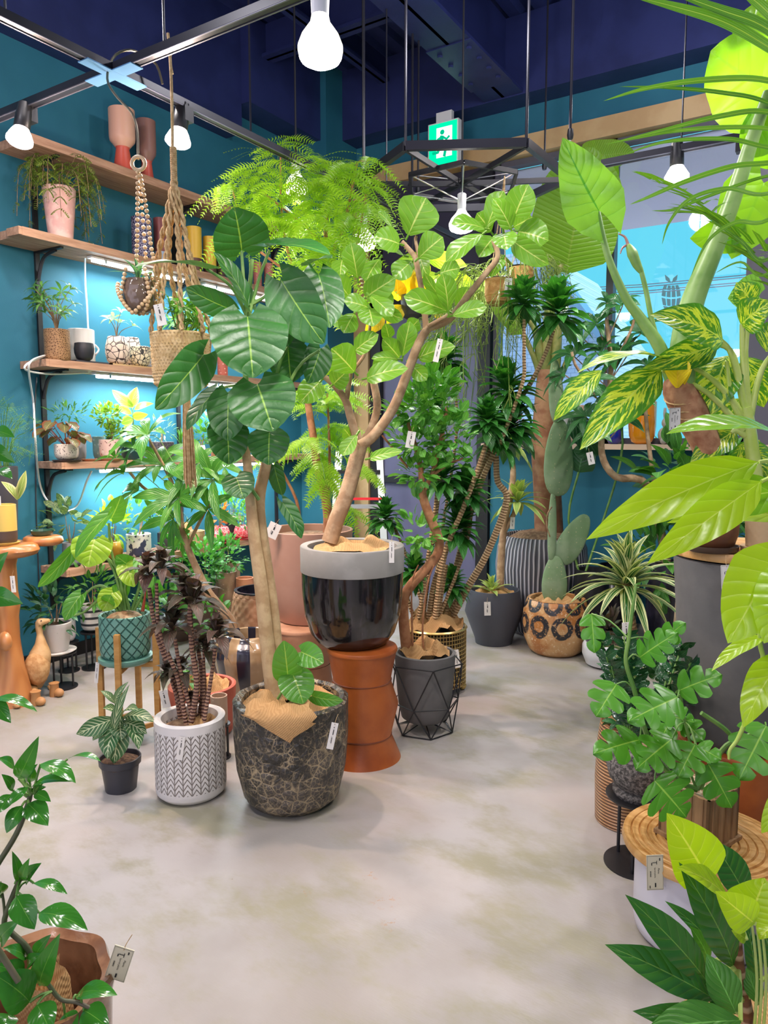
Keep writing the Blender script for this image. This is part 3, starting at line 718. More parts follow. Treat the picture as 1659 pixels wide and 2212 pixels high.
vessel('plain grey pot behind the begonia', 172, 950, 26, -4.2, ZS[4], 'u', M_['grey_pot'])
o = MB().lathe((0, 0, 0), [(.05, 0), (.062, .012), (.058, .013), (.001, .006)], 24).build('saucer', TERR); p = onx(197, 990, -4.05); o.location = (p.x, p.y, ZS[4] + .0005); tag(o, 'empty brown saucer on the fourth shelf beside the terrazzo pot', 'saucer')
vessel('mottled green grey pot half hidden behind the terrazzo pot', 213, 943, 26, -4.2, ZS[4], 'u', speckle('greengrey', (.12, .20, .19), (.3, .38, .33), 40, .25))
def pl_bon(t, p, r, d):
    mb = MB(); bush(mb, p + V((0, 0, .17)), (.08, .10, .075), 260, .03, .02, 'rnd', nl=3, nw=1); bush(mb, p + V((.02, .02, .05)), (.045, .06, .05), 120, .03, .02, 'rnd', nl=3, nw=1)
    mb.build('foliage', LM('leaf_bonsai', (.10, .26, .02), (.32, .48, .06)), t); MB().tube([p, p + V((.01, .015, .06)), p + V((0, -.01, .15))], [.012, .006], 7).build('trunk', M_TWIG, t)
vessel('terrazzo pot with brown base and a bushy bonsai, fourth shelf', 236, 950, 43, -4.05, ZS[4], 'u', speckle('terrazzo', (.66, .48, .42), (.16, .05, .04), 55, .25, (.70, .62, .55)), pl_bon, saucer=TERR)
def pl_rub(t, p, r, d):
    mb = MB()
    for bx, by, tx, ty, w_ in ((290, 880, 242, 842, 24), (282, 880, 296, 836, 26), (290, 885, 332, 872, 18), (285, 895, 250, 878, 16), (288, 905, 262, 915, 24), (285, 900, 320, 895, 20), (290, 925, 258, 938, 22), (288, 930, 315, 945, 24), (285, 930, 280, 955, 20)):
        LF(mb, bx, by, tx, ty, w_, d, roll=rnd.uniform(-30, 30), prof='ov')
    mb.build('foliage', LM('leaf_rubber_varieg', (.16, .34, .03), (.38, .46, .06), tr=.3, var='edge', vcol=(.55, .52, .20)), t)
    m2 = MB(); bush(m2, p + V((0, .0, .04)), (.06, .1, .05), 60, .05, .025, nl=3, nw=1); m2.build('ground_foliage', L_DARK, t); MB().tube([p, at(288, 900, d), at(284, 880, d)], [.005, .003], 6).build('plant_stem', M_GSTEM, t)
vessel('dark teal pot with a yellow and cream rubber plant, fourth shelf', 286, 955, 48, -4.08, ZS[4], 'sq', mat('dark_teal', (.012, .05, .05), .35), pl_rub)
vessel('dark pot with a lattice relief on the fourth shelf', 349, 955, 52, -4.1, ZS[4], 'cyl', crackle('lattice_dark', (.05, .045, .055), (.16, .14, .15), 40, .05), pl_bush(L_GREY, .05, .012, 40, .09, prof='lan'))
vessel('grey cube pot with grassy tufts on the fourth shelf', 391, 962, 24, -4.12, ZS[4], 'sq', M_['grey_pot'], pl_ros(L_MID, 26, .2, .009, lo=45, hi=88))
vessel('white embossed pot near the tassel on the fourth shelf', 434, 962, 22, -4.1, ZS[4], 'rnd', mat('white_emboss', (.72, .70, .74), .6, bump=.6, bs=50), pl_bush(L_MID, .06, .03, 50, .09))
vessel('brown pot with a leafy shrub at the far part of the fourth shelf', 468, 968, 24, -4.12, ZS[4], 'cyl', TERR, pl_bush(L_MID, .08, .035, 60, .13))
vessel('dark grey pot with ferny sprigs at the far end of the fourth shelf', 508, 972, 24, -4.12, ZS[4], 'cyl', M_['grey_pot'], pl_palm(L_MID, 10, .08, .016, 7, .2, .1))
# lowest shelf
vessel('spotted dark leaved plant in a grey pot at the near end of the lowest shelf', 152, 1172, 34, -4.12, ZS[5], 'cyl', M_['grey_pot'], pl_bush(LM('leaf_spotted', (.04, .11, .06), (.07, .16, .08), var='blotch', vcol=(.30, .40, .14)), .085, .06, 46, .15, lift=.9), saucer=M_BLACK)
vessel('mustard yellow round pot on the lowest shelf', 242, 1170, 45, -4.07, ZS[5], 'rnd', mat('mustard', (.45, .22, .02), .25, col2=(.55, .30, .05), ns=20), pl_bush(L_LIME, .08, .03, 70, .14), saucer=M_BLACK)
vessel('white pot with blue black splashes on the lowest shelf', 299, 1153, 52, -4.1, ZS[5], 'cyl', speckle('splash', (.80, .78, .72), (.03, .04, .09), 45, .3, (.05, .06, .12)), pl_bush(L_MID, .06, .025, 70, .13, lift=1.))
vessel('dark metallic ribbed pot on the lowest shelf', 361, 1150, 40, -4.1, ZS[5], 'cyl', mat('dark_ribbed', (.06, .05, .055), .4), pl_palm(L_DARK, 10, .09, .022, 6, .18, .1), disp=lambda a, z, r: r * (1 + .02 * sin(24 * a)), seg=96)
vessel('round orange gourd pot behind the wooden cup, lowest shelf', 398, 1130, 36, -4.2, ZS[5], 'rnd', mat('gourd', (.60, .25, .10), .5))
vessel('wood grained cup on the lowest shelf', 426, 1146, 32, -4.08, ZS[5], 'cyl', woodm('wood_cup', (.30, .18, .08), (.50, .34, .18)))
rd = lambda a, z, r: r * (1 + .05 * math.sin(12 * a + 60 * z) * math.sin(45 * z))
M_RP = crackle('red_scale', (.72, .09, .11), (.90, .50, .48), 40, .07)
vessel('red scaled pot with saucer and orange blooms, nearer of two on the lowest shelf', 474, 1138, 46, -4.06, ZS[5], 'rnd', M_RP, pl_bush(LM('leaf_orange', (.45, .10, .02), (.7, .25, .05)), .05, .03, 50, .09), disp=rd, sub=5, saucer=mat('red_saucer', (.55, .07, .08), .4), seg=48)
vessel('red scaled pot with saucer and green sprigs, farther of two on the lowest shelf', 523, 1135, 36, -4.06, ZS[5], 'rnd', M_RP, pl_bush(L_MID, .05, .02, 60, .10), disp=rd, sub=5, saucer=M_['red_saucer'], seg=48)
vessel('dark pot with red and green leaves behind the red scaled pots', 500, 1125, 26, -4.2, ZS[5], 'cyl', M_BLACK, pl_bush(L_MID, .07, .03, 60, .13))
# below the shelves
for k, (px, ty, w_, x, lb, m_, lm) in enumerate(((497, 1215, 42, -4.1, 'tan carved cylinder pot under the lowest shelf, behind its dotted twin', mat('tan_clay', (.40, .26, .17), .8), None), (488, 1234, 46, -3.9, 'tan dotted cylinder pot under the lowest shelf with a small leaved shrub', speckle('tan_dots', (.42, .29, .20), (.6, .48, .36), 45, .16), None), (529, 1248, 38, -3.75, 'terracotta pot with a zigzag band under the lowest shelf', TERR, None), (386, 1240, 40, -4.0, 'dark clay pot with a round leaved shrub under the lowest shelf', mat('dark_clay', (.14, .09, .07), .8), None))):
    vessel(lb, px, ty, w_, x, 0.0, 'cyl', m_, pl_bush(LM('leaf_gajumaru', (.03, .17, .03), (.10, .34, .07), rough=.25), .05, .03, 170, .15, prof='rnd') if k in (1, 3) else None)
for k, (px, py, n, R, lb) in enumerate(((440, 1195, 260, .17, 'round leaved ficus bush in a brown pot under the far half of the lowest shelf'), (120, 1300, 0, 0, ''))):
    if n: vessel(lb, px, 1270, 60, -3.8, 0, 'tap', M_['dark_clay'], pl_bush(M_['leaf_gajumaru'], .055, .032, n, R, lift=1.1, prof='rnd'))
# ================================================================ POTS ON THE FLOOR, CENTRE AND LEFT
def pxp(name, label, cat, px, yf, bw, prof_, m, z=0., disp=None, sub=1, seg=48, th=.014, deep=.08, group=None, c=None, pname='pot'):
    """vessel whose outline is read as (row, width) pairs at the depth of its own axis"""
    if c is None: c, r = stand(px, yf, bw, z)
    d = dist(c); t = thing(name, label, cat, c, group); s0 = sc(yf, d)
    P = [(bw / 2 * s0, 0)] + [(w_ / 2 * sc(y, d), max(.004, zof(c, y) - z)) for y, w_ in prof_]
    pot(t, c, P, m, pname, seg, disp, sub, th, deep)
    return t, c, d, P
def weave(key, a, b, s=90):
    g = G(key); x, y, z = g.sep(g.tc()); 
    f = g.ma('MULTIPLY', g.ma('SINE', g.ma('MULTIPLY', g.ma('ADD', x, y), s * 6.)), g.ma('SINE', g.ma('MULTIPLY', g.ma('ADD', z, g.ma('MULTIPLY', x, .6)), s * 6.)))
    c = g.mix(g.ss(f, -.6, .7), a, b); c = g.mix(g.ss(g.noise(g.tc(), 9, 3), .35, .7, 0, .35), c, tuple(q * .6 for q in a))
    MC[key] = g.fin(g.pbr(c, .9, 0, g.bump(f, .35, .003), .1)); return MC[key]
M_BUR = weave('burlap', (.42, .24, .10), (.54, .33, .15), 110)
M_TRUNK = mat('pale_bark', (.42, .27, .13), .85, col2=(.54, .38, .20), ns=18, bump=.6, bs=50)
M_TRUNK2 = mat('tan_bark', (.36, .22, .12), .85, col2=(.50, .34, .20), ns=22, bump=.7, bs=60)
M_RBARK = mat('red_bark', (.30, .12, .05), .8, col2=(.42, .20, .09), ns=22, bump=.5, bs=60)
def ringbark(key, a, b, s=75):
    g = G(key); u, v, _ = g.sep(g.tc('UV')); f = g.ma('SINE', g.ma('ADD', g.ma('MULTIPLY', v, s), g.ma('MULTIPLY', g.noise(g.tc(), 30, 2), 3.)))
    MC[key] = g.fin(g.pbr(g.mix(g.ss(f, .2, .8), a, b), .85, 0, g.bump(f, .6, .006))); return MC[key]
M_CANE = ringbark('ringed_cane', (.55, .38, .20), (.26, .14, .06), 40)
M_CANEP = ringbark('ringed_purple_cane', (.42, .24, .15), (.08, .03, .03), 45)
# ---- 1 crater glazed planter with the round leaved fig
def lavam():
    g = G('crater_glaze'); o = g.tc(); o = g.mix(.012, o, g.noise(o, 14, 3, .6, 1)); d = g.vor(o, 24, 'DISTANCE_TO_EDGE'); e = g.vor(o, 24); d2 = g.vor(o, 60, 'DISTANCE_TO_EDGE')
    f = g.ss(d, .0, .09, 1, 0); f2 = g.ss(d2, 0, .09, 1, 0); n = g.ss(g.noise(o, 8, 6, .78), .40, .58); n2 = g.ss(g.noise(o, 4, 3), .45, .7)
    c = g.mix(n2, (.030, .027, .022), (.12, .10, .08))
    c = g.mix(g.ma('MULTIPLY', g.ma('MAXIMUM', f, g.ma('MULTIPLY', f2, .8)), n), c, (.40, .31, .18))
    c = g.mix(g.ss(e, .0, .22, .8, 0), c, (.014, .013, .011))
    return g.fin(g.pbr(c, .32, 0, g.bump(g.ma('ADD', g.ma('MULTIPLY', d, 1.), g.ma('MULTIPLY', g.noise(o, 60, 4), .35)), .8, .02), .5))
M_LAVA = lavam()
fl = lambda a, z, r: r * (1 + .018 * abs(sin(6 * a)) - .008)
tA, cA, dA, PA = pxp('potted_fig', 'big round leaved fig in a dark crater glazed fluted planter', 'plant', 632, 1762, 150, [(1735, 168), (1705, 204), (1650, 232), (1580, 244), (1506, 246)], M_LAVA, disp=fl, sub=3, seg=96, th=.035, deep=.09)
zr = PA[-1][1]; burlap(tA, cA, PA[-1][0] * .84, zr - .03, M_BUR, lift=.038)
m = MB()      # sacking corner spilling over the rim
RA = PA[-1][0]; P = []; prf = ((.45, .015), (.62, .03), (.80, .035), (.92, .022), (1.0, .014), (1.035, -.004), (1.05, -.03), (1.05, -.06), (1.045, -.09))
for i, (f, z_) in enumerate(prf):
    for j in range(13):
        u = j / 12; a = math.atan2(-FW.y, -FW.x) - .75 + 1.25 * u + .05 * sin(i * 1.7 + j); k_ = max(.12, 1 - abs(u - .66) * 2.1)
        z2 = z_ if z_ > 0 else z_ * k_; P.append(cA + V((cos(a) * RA * f, sin(a) * RA * f, zr + z2 + .008 * sin(j * 1.5 + i * .9) * (1 if i < 5 else .3))))
m.quadgrid(P, len(prf), 13); m.build('burlap_flap', M_BUR, tA)
m = MB()
branch(m, [(592, 1512), (578, 1400), (563, 1260), (549, 1160), (541, 1080), (535, 1010), (528, 945)], dA, (17, 8)); branch(m, [(603, 1512), (598, 1420), (586, 1300), (570, 1190), (560, 1110), (562, 1060), (574, 1010), (586, 940)], dA + .05, (15, 11)); m.build('trunk', M_TRUNK, tA)
m = MB(); branch(m, [(528, 945), (530, 850), (534, 700), (538, 640), (545, 560)], dA, (7, 4))
for l in ([(536, 690), (560, 600), (582, 540)], [(534, 700), (525, 590), (522, 542)], [(540, 660), (600, 622), (615, 615)], [(540, 660), (640, 600), (680, 570)], [(536, 690), (500, 620), (446, 581)], [(535, 700), (510, 690), (492, 668)], [(530, 800), (480, 770), (440, 768)], [(530, 830), (490, 835), (466, 845)], [(575, 930), (600, 800), (622, 750)], [(575, 940), (640, 800), (690, 757)], [(528, 900), (500, 850), (490, 855)], [(532, 640), (532, 655)], [(586, 940), (560, 870), (556, 830)], [(560, 1080), (530, 1040), (512, 1035)]):
    if len(l) > 2: branch(m, l, dA - .02, (4, 3), 6)
m.build('plant_stem', M_GSTEM, tA)
L_FIG = LM('leaf_round_fig', (.012, .08, .012), (.03, .14, .02), vein=(.20, .36, .05), nv=5.5, slant=1.6, vs=.20, rough=.40, tr=.12, pucker=.45, mid=.035, back=(.12, .26, .07))
L_FIGL = LM('leaf_round_fig_pale', (.06, .24, .03), (.12, .33, .05), vein=(.32, .50, .10), nv=5.5, slant=1.6, vs=.35, rough=.25, tr=.3, pucker=.35)
HL = dict(prof='rht', lobe=.20, nl=12, nw=4)
for q in ((522, 541, 506, 448, 116, -.02, -.12, 10), (573, 533, 712, 550, 70, -.1, -.28, -48), (536, 660, 461, 545, 62, -.03, -.1, 48), (446, 581, 292, 577, 52, -.05, -.3, 64), (497, 668, 402, 622, 55, -.05, -.1, -35),
          (535, 684, 546, 816, 154, -.14, -.20, 0), (608, 606, 699, 742, 104, -.08, -.12, 22), (688, 592, 712, 708, 82, -.03, -.12, -14), (668, 572, 716, 558, 50, .05, -.05, -58), (600, 680, 655, 748, 76, .08, .04, 10),
          (622, 748, 629, 828, 86, .03, 0, 8), (692, 752, 664, 828, 62, .06, 0, -28), (556, 830, 590, 932, 136, -.12, -.18, 4), (495, 850, 492, 952, 82, -.04, -.1, 12), (490, 915, 494, 1003, 84, -.02, -.06, -10),
          (582, 935, 580, 1004, 84, -.06, -.1, 5), (510, 1030, 526, 1078, 66, -.04, -.1, 0), (440, 766, 336, 884, 80, -.1, -.28, -24), (466, 845, 404, 929, 48, 0, -.05, 40), (592, 1005, 610, 1070, 34, .05, .1, 20), (610, 1085, 651, 1163, 42, .05, .02, -30), (640, 690, 690, 720, 60, .12, .1, 0)):
    m = MB(); LF(m, q[0], q[1], q[2], q[3], q[4] * 1.08, dA + q[5], dA + q[6], roll=q[7], bend=.06, fold=.18, wav=.05, up=.35, **HL); m.build('leaf', L_FIG, tA)
for q in ((622, 1462, 613, 1384, 64, 0), (650, 1408, 699, 1432, 56, 8), (632, 1455, 655, 1520, 78, -5), (674, 1503, 741, 1513, 34, 40)):
    m = MB(); LF(m, q[0], q[1], q[2], q[3], q[4], dA - .1, dA - .16, roll=q[5], bend=.08, fold=.12, **HL); m.build('leaf', L_FIGL, tA)
m = MB(); branch(m, [(600, 1510), (628, 1460), (648, 1410)], dA - .08, (3, 3), 6); branch(m, [(628, 1460), (633, 1455)], dA - .08, 3, 6, 1); m.build('sprout_stem', M_GSTEM, tA)
# ---- 2 leather stool, black and grey pot with the light green fig
M_LEA = mat('tan_leather', (.40, .105, .02), .38, col2=(.26, .055, .012), ns=5, bump=.25, bs=35, lo=.35, hi=.75)
def drum(label, px, yf, bw, rows, name='stool', z=0, c=None, m=M_LEA):
    if c is None: c, r = stand(px, yf, bw, z)
    d = dist(c); t = thing(name, label, 'stool', c)
    P = [(bw / 2 * sc(yf, d), 0)] + [(w_ / 2 * sc(y, d), zof(c, y)) for y, w_ in rows if zof(c, y) > .03]; zt = P[-1][1]
    b = MB().lathe(c, P, 56, lambda a, k, r, z: r * (1 + .01 * sin(3 * a + 9 * z))); b = b.build('body', m, t)
    MB().lathe(c + V((0, 0, zt)), [(P[-1][0] * 1.0, -.012), (P[-1][0] * 1.012, -.004), (P[-1][0] * .985, .006), (.001, .007)], 56).build('seat', m, t)
    for i in range(1, len(P) - 1):
        if P[i][1] > .05 and P[i][0] < P[i - 1][0] and P[i][0] < P[i + 1][0]:
            MB().lathe(c, [(P[i][0] - .004, P[i][1] - .004), (P[i][0] + .005, P[i][1]), (P[i][0] - .004, P[i][1] + .004)], 56, cap=False).build('seam', mat('dark_seam', (.13, .03, .01), .6), b)
    return t, c, d, zt + .007
tB, cB, dB, zB = drum('orange tan leather hourglass stool under the black and grey pot', 783, 1669, 164, [(1645, 163), (1582, 124), (1516, 157), (1466, 124), (1398, 152)])
g = G('black_gloss_streaks'); o_ = g.tc(); n_ = g.noise(g.mp(o_, (1, 1, .10)), 22, 4, .7)
M_BGL = g.fin(g.pbr(g.mix(g.ss(n_, .5, .7, 0, .8), (.006, .006, .008), (.06, .045, .06)), .10, 0, g.bump(n_, .08, .01), .6, .5))
tC, cC, dC, PC = pxp('potted_fig', 'light green fig tree with pale veins in a grey rimmed glossy black pot', 'plant', 762, 1402, 110, [(1388, 150), (1362, 182), (1325, 206), (1280, 216), (1230, 220)], M_BGL, z=zB, sub=3, th=.012, deep=.10, seg=64)
zr = zof(cC, 1178); rr = 110 * sc(1180, dC)
RB = MB().lathe(cC, [(rr * 1.0, zof(cC, 1232) - zB), (rr * 1.018, zof(cC, 1231) - zB), (rr * 1.02, zr - zB), (rr * 1.0, zr - zB + .004), (rr * .88, zr - zB), (rr * .86, zr - zB - .05)], 64, cap=False).build('rim_band', mat('concrete_band', (.22, .21, .19), .75, col2=(.26, .25, .23), ns=7, bump=.1), tC)
fsoil(cC, rr * .87, zr - .035, M_SOIL, tC); burlap(tC, cC, rr * .80, zr - .02, M_BUR, lift=.035)
m = MB()
branch(m, [(712, 1170), (728, 1120), (748, 1070), (765, 1010), (778, 962)], dC, (18, 16), 10); branch(m, [(778, 962), (808, 940), (850, 880), (882, 800), (905, 740), (925, 708)], dC, (12, 9), 9)
branch(m, [(925, 708), (970, 690), (1010, 640), (1050, 590), (1075, 555), (1066, 520)], dC, (9, 5)); branch(m, [(920, 710), (915, 650), (902, 580), (896, 555), (880, 535), (868, 522)], dC, (7, 5))
branch(m, [(775, 965), (757, 900), (745, 862), (720, 830), (698, 812)], dC + .03, (10, 6)); branch(m, [(748, 865), (754, 830), (762, 780), (770, 750)], dC + .03, (6, 4)); branch(m, [(778, 962), (800, 930), (815, 880), (808, 830), (805, 815)], dC + .05, (9, 8))
branch(m, [(925, 705), (948, 692), (970, 680)], dC - .03, (5, 4)); branch(m, [(905, 560), (898, 520), (900, 510)], dC, (4, 3)); branch(m, [(762, 800), (790, 760), (800, 690), (792, 660)], dC + .1, (4, 3))
m.build('trunk', M_TRUNK2, tC)
L_BEN = LM('leaf_pale_fig', (.09, .27, .018), (.20, .42, .03), vein=(.52, .62, .17), nv=5., slant=1.7, vs=.62, rough=.33, tr=.25, pucker=.25, mid=.06, thin=.9, back=(.20, .34, .10))
BEN = [(882, 507, 921, 427, 90, 0, 0), (862, 527, 807, 512, 54, -5, 10), (905, 557, 957, 512, 60, -6, 0), (847, 492, 816, 458, 26, 8, 40), (872, 552, 812, 537, 28, 6, 50), (890, 565, 850, 602, 46, 4, 0), (1046, 494, 975, 484, 46, -4, 30), (1042, 506, 963, 566, 44, -8, 20), (1052, 490, 1088, 412, 48, 4, -15), (1102, 492, 1064, 428, 46, -10, 20), (1112, 466, 1142, 398, 62, 0, 0), (1066, 514, 1034, 556, 46, 3, 5), (1088, 504, 1095, 540, 50, -10, 0), (1120, 500, 1185, 520, 66, 3, -5), (1108, 520, 1186, 572, 46, -6, 25), (965, 672, 872, 640, 52, -8, 0), (950, 590, 994, 580, 46, 3, 0), (968, 670, 956, 590, 46, -10, 15), (968, 655, 916, 588, 34, -6, -60), (978, 682, 1052, 664, 40, -8, -12), (986, 664, 1012, 620, 34, 4, 10),
       (905, 545, 925, 600, 40, 8, 30), (1060, 500, 1030, 460, 50, 8, 0), (1110, 490, 1150, 470, 60, 8, 10), (1085, 560, 1060, 600, 30, 5, 20),
       (790, 642, 855, 600, 54, 0, 8), (772, 600, 758, 524, 50, 2, 0), (755, 642, 720, 598, 46, 4, 0), (802, 668, 742, 650, 42, -6, 15), (800, 640, 848, 684, 40, -8, -15), (798, 668, 806, 706, 52, -8, 0), (815, 664, 871, 690, 32, -3, 30), (765, 678, 742, 720, 44, -3, 0), (768, 757, 818, 722, 44, -6, -10), (765, 803, 716, 752, 68, -6, 0), (690, 826, 648, 870, 52, -4, 0), (793, 817, 882, 796, 48, -9, -15), (862, 772, 826, 732, 42, 3, 0), (870, 768, 886, 694, 42, 3, 0), (858, 776, 802, 775, 30, -3, 25), (905, 772, 984, 748, 44, 2, -10), (886, 786, 922, 822, 34, 4, 10), (840, 730, 832, 698, 28, 6, 0), (705, 812, 690, 775, 44, 4, 0), (720, 830, 752, 800, 44, -2, 10), (800, 690, 770, 660, 40, 8, 20), (745, 690, 715, 700, 40, 8, 0), (812, 640, 850, 655, 38, 8, -20), (770, 940, 740, 985, 34, -4, 10), (800, 990, 870, 975, 26, -6, -10), (760, 950, 742, 925, 30, 5, 0), (690, 815, 665, 800, 40, 6, 10), (806, 812, 845, 760, 40, 6, 10), (880, 720, 905, 690, 34, 8, 0), (740, 560, 735, 600, 40, 10, 20), (820, 560, 790, 610, 46, 10, 20)]
for bx, by, tx, ty, w_, dd, rl in BEN:
    m = MB(); o2 = rnd.uniform(-.02, .02); LF(m, bx, by, tx, ty, w_ * 1.06, dC + dd * .016 + o2, dC + dd * .016 - .05 + o2, roll=rl, prof='obo' if rnd.random() < .5 else 'rnd', bend=.08, fold=.16, wav=.07, nl=9, nw=3, up=.3)
    s_ = sc(by, dC) * 2.5; B_ = at(bx, by, dC + dd * .016 + o2); m.tube([B_ + (B_ - V(m.v[-1])).normalized() * 12 * s_ / 2.5, B_], s_, 5); m.build('leaf', L_BEN, tC)
# ---- 3 tall pink planter on a clay stool, feathery tree
M_STUMP = mat('pink_clay_stool', (.42, .20, .11), .6, col2=(.50, .26, .15), ns=8, bump=.1)
tD, cD, dD, zD = drum('rosy brown block stool under the tall pink planter', 655, 1512, 130, [(1500, 128), (1430, 118), (1425, 122), (1352, 136)], m=M_STUMP)
tE, cE, dE, PE = pxp('potted_tree', 'feathery bright green tree in a tall matt pink planter', 'plant', 668, 1348, 90, [(1335, 130), (1305, 156), (1260, 172), (1200, 184), (1143, 193)], mat('matt_pink', (.45, .25, .18), .6, col2=(.48, .28, .205), ns=4, bump=.05), z=zD, sub=2, deep=.06)
fsoil(cE, PE[-1][0] * .9, zD + PE[-1][1] - .04, M_BARK, tE)
m = MB(); branch(m, [(708, 1150), (708, 1110), (700, 1060), (684, 1000), (678, 950), (668, 890), (665, 850), (672, 760), (690, 690), (700, 600), (706, 430)], dE, (11, 4)); branch(m, [(700, 600), (720, 540), (745, 480), (765, 380), (775, 350), (800, 346)], dE, (4, 2)); branch(m, [(690, 680), (640, 600), (610, 480), (606, 330)], dE, (4, 2)); branch(m, [(700, 600), (690, 520), (560, 410)], dE + .1, (3, 2)); branch(m, [(640, 600), (540, 520), (500, 400)], dE - .1, (3, 2)); branch(m, [(690, 640), (760, 560), (790, 420)], dE - .1, (3, 2))
branch(m, [(650, 1150), (640, 1080), (600, 1000), (590, 960)], dE, (4, 2)); branch(m, [(705, 1140), (712, 1000), (707, 850)], dE + .1, (4, 2)); m.build('trunk', M_RBARK, tE)
L_EV = LM('leaf_feathery', (.19, .40, .012), (.33, .54, .03), tr=.45, mid=.01, vs=.1, pucker=.05)
def bipin(mb, st, B, T, np_=5, Lp=.15, hang=.55, lw=.0105):
    """compound leaf: pairs of feathery side fronds on a stalk"""
    q, _ = spline([B, B.lerp(T, .5) + V((0, 0, .035)), T], 1., 4); st.tube(q, .0016, 4, smooth=1); ax = (T - B).normalized()
    sd0 = ax.cross(V((0, 0, 1))).normalized()
    for i in range(np_):
        f = .25 + .75 * (i + 1) / np_; p = q[min(len(q) - 1, int(f * (len(q) - 1)))]
        for s_ in (-1, 1):
            L = Lp * (.5 + .6 * f) * rnd.uniform(.85, 1.1); dr = (ax * (.45 + .3 * f) + sd0 * s_ + V((0, 0, -hang * rnd.uniform(.5, 1.2)))).normalized()
            e = p + dr * L - V((0, 0, L * .25)); nn = (V((0, 0, .45)) - FW * .6 + ax * .3 + rv(.35)).normalized()
            frond(mb, [p, p.lerp(e, .5) + V((0, 0, L * .1)), e], .034, 13, lw, nn, hang=.05, ang=68, nl=1, shape=lambda f: .55 + .45 * sin(PI * min(1, f * 1.1)))
m = MB(); st = MB()
for C, n, R in (((530, 390), 8, (60, 40)), ((600, 440), 12, (90, 60)), ((700, 390), 10, (80, 40)), ((755, 420), 12, (60, 55)), ((690, 480), 16, (100, 60)), ((570, 500), 12, (90, 60)), ((700, 550), 15, (80, 60)), ((590, 325), 4, (40, 15)), ((710, 360), 4, (40, 15)), ((800, 350), 1, (6, 4))):
    for i in range(n):
        a = rnd.random() * 2 * PI; f = rnd.random() ** .5; x = C[0] + R[0] * f * cos(a); y = C[1] + R[1] * f * sin(a); dd = dE + rnd.uniform(-.28, .3)
        hub = at(690 if x > 620 else 600, 520, dE); T = at(x, y, dd); dr = (T - hub); dr.z *= .5; dr = (dr.normalized() + rv(.35)).normalized(); bipin(m, st, T - dr * .12, T + dr * .05, 4, .19, .9)
for C, n, R in (((690, 920), 14, (75, 90)), ((650, 1010), 7, (60, 50)), ((760, 1060), 6, (70, 60)), ((720, 870), 7, (60, 50))):
    for i in range(n):
        a = rnd.random() * 2 * PI; f = rnd.random() ** .5; T = at(C[0] + R[0] * f * cos(a), C[1] + R[1] * f * sin(a), dE + rnd.uniform(-.1, .35)); dr = (T - at(690, 950, dE)); dr.z *= .3; dr = (dr.normalized() + rv(.3)).normalized(); bipin(m, st, T - dr * .1, T + dr * .06, 5, .16, .35)
m.build('foliage', L_EV, tE); st.build('plant_stem', M_GSTEM, tE)
# ---- 4 grey pot in a black wire stand, small leaved tree
cW, rW = stand(917, 1602, 132); dW = dist(cW); tW = thing('wire_plant_stand', 'black faceted wire stand holding the grey concrete pot', 'plant stand', cW)
m = MB(); s_ = sc(1550, dW); zt = zof(cW, 1425); zm = zof(cW, 1512)
hexp = lambda r, z, o: [cW + V((cos(o + i * PI / 3) * r * s_, sin(o + i * PI / 3) * r * s_, z)) for i in range(6)]
A_, B_, C_ = hexp(62, .004, .2), hexp(74, zm, .2 + PI / 6), hexp(82, zt, .2)
for i in range(6):
    for p, q in ((A_[i], A_[(i + 1) % 6]), (A_[i], B_[i]), (A_[(i + 1) % 6], B_[i]), (B_[i], C_[i]), (B_[i], C_[(i + 1) % 6]), (C_[i], C_[(i + 1) % 6]), (B_[i], B_[(i + 1) % 6])): m.tube([p, q], .0035, 6, smooth=1)
    m.tube([A_[i] * 1, V((cW.x, cW.y, .045))], .003, 6, smooth=1)
m.build('wire_frame', M_BLACK, tW); MB().lathe(cW, [(.07, .045), (.07, .05), (.001, .05)], 24).build('support_plate', M_BLACK, tW)
M_CONC = mat('grey_concrete', (.11, .108, .105), .75, col2=(.135, .13, .125), ns=6, bump=.12)
tF, cF, dF, PF = pxp('potted_tree', 'bending orange trunked small leaved fig in a grey concrete pot', 'plant', 913, 0, 84, [(1545, 100), (1515, 114), (1460, 126), (1408, 132)], M_CONC, z=.052, c=V((cW.x, cW.y, .052)), sub=2, th=.016)
zr = .052 + PF[-1][1]; burlap(tF, cF, PF[-1][0] * .82, zr - .02, M_BUR, lift=.05)
m = MB(); branch(m, [(878, 1398), (872, 1340), (872, 1295), (890, 1262), (925, 1225), (946, 1195), (948, 1165), (930, 1120), (914, 1075), (912, 1050)], dF, (12, 9), 9, 5); branch(m, [(912, 1050), (905, 990), (885, 930), (878, 900)], dF, (7, 4)); branch(m, [(915, 1060), (935, 1020), (950, 960), (963, 900), (965, 880)], dF, (6, 4)); branch(m, [(930, 1030), (965, 1005), (1000, 990)], dF, (4, 2)); branch(m, [(885, 930), (862, 900), (858, 860)], dF + .1, (4, 3)); branch(m, [(880, 1010), (850, 970), (825, 940)], dF, (3, 2))
for x0, x1 in ((913, 918), (890, 884)): branch(m, [(x0 + 2, 1400), (x0, 1350), (x1 + 6, 1260), (x1 + 20, 1220)], dF - .02, (2.5, 1.5), 6)
m.build('trunk', M_RBARK, tF)
L_SM = LM('leaf_small_fig', (.05, .24, .03), (.15, .42, .06), rough=.25, tr=.2, vs=.15)
m = MB(); s_ = sc(900, dF)
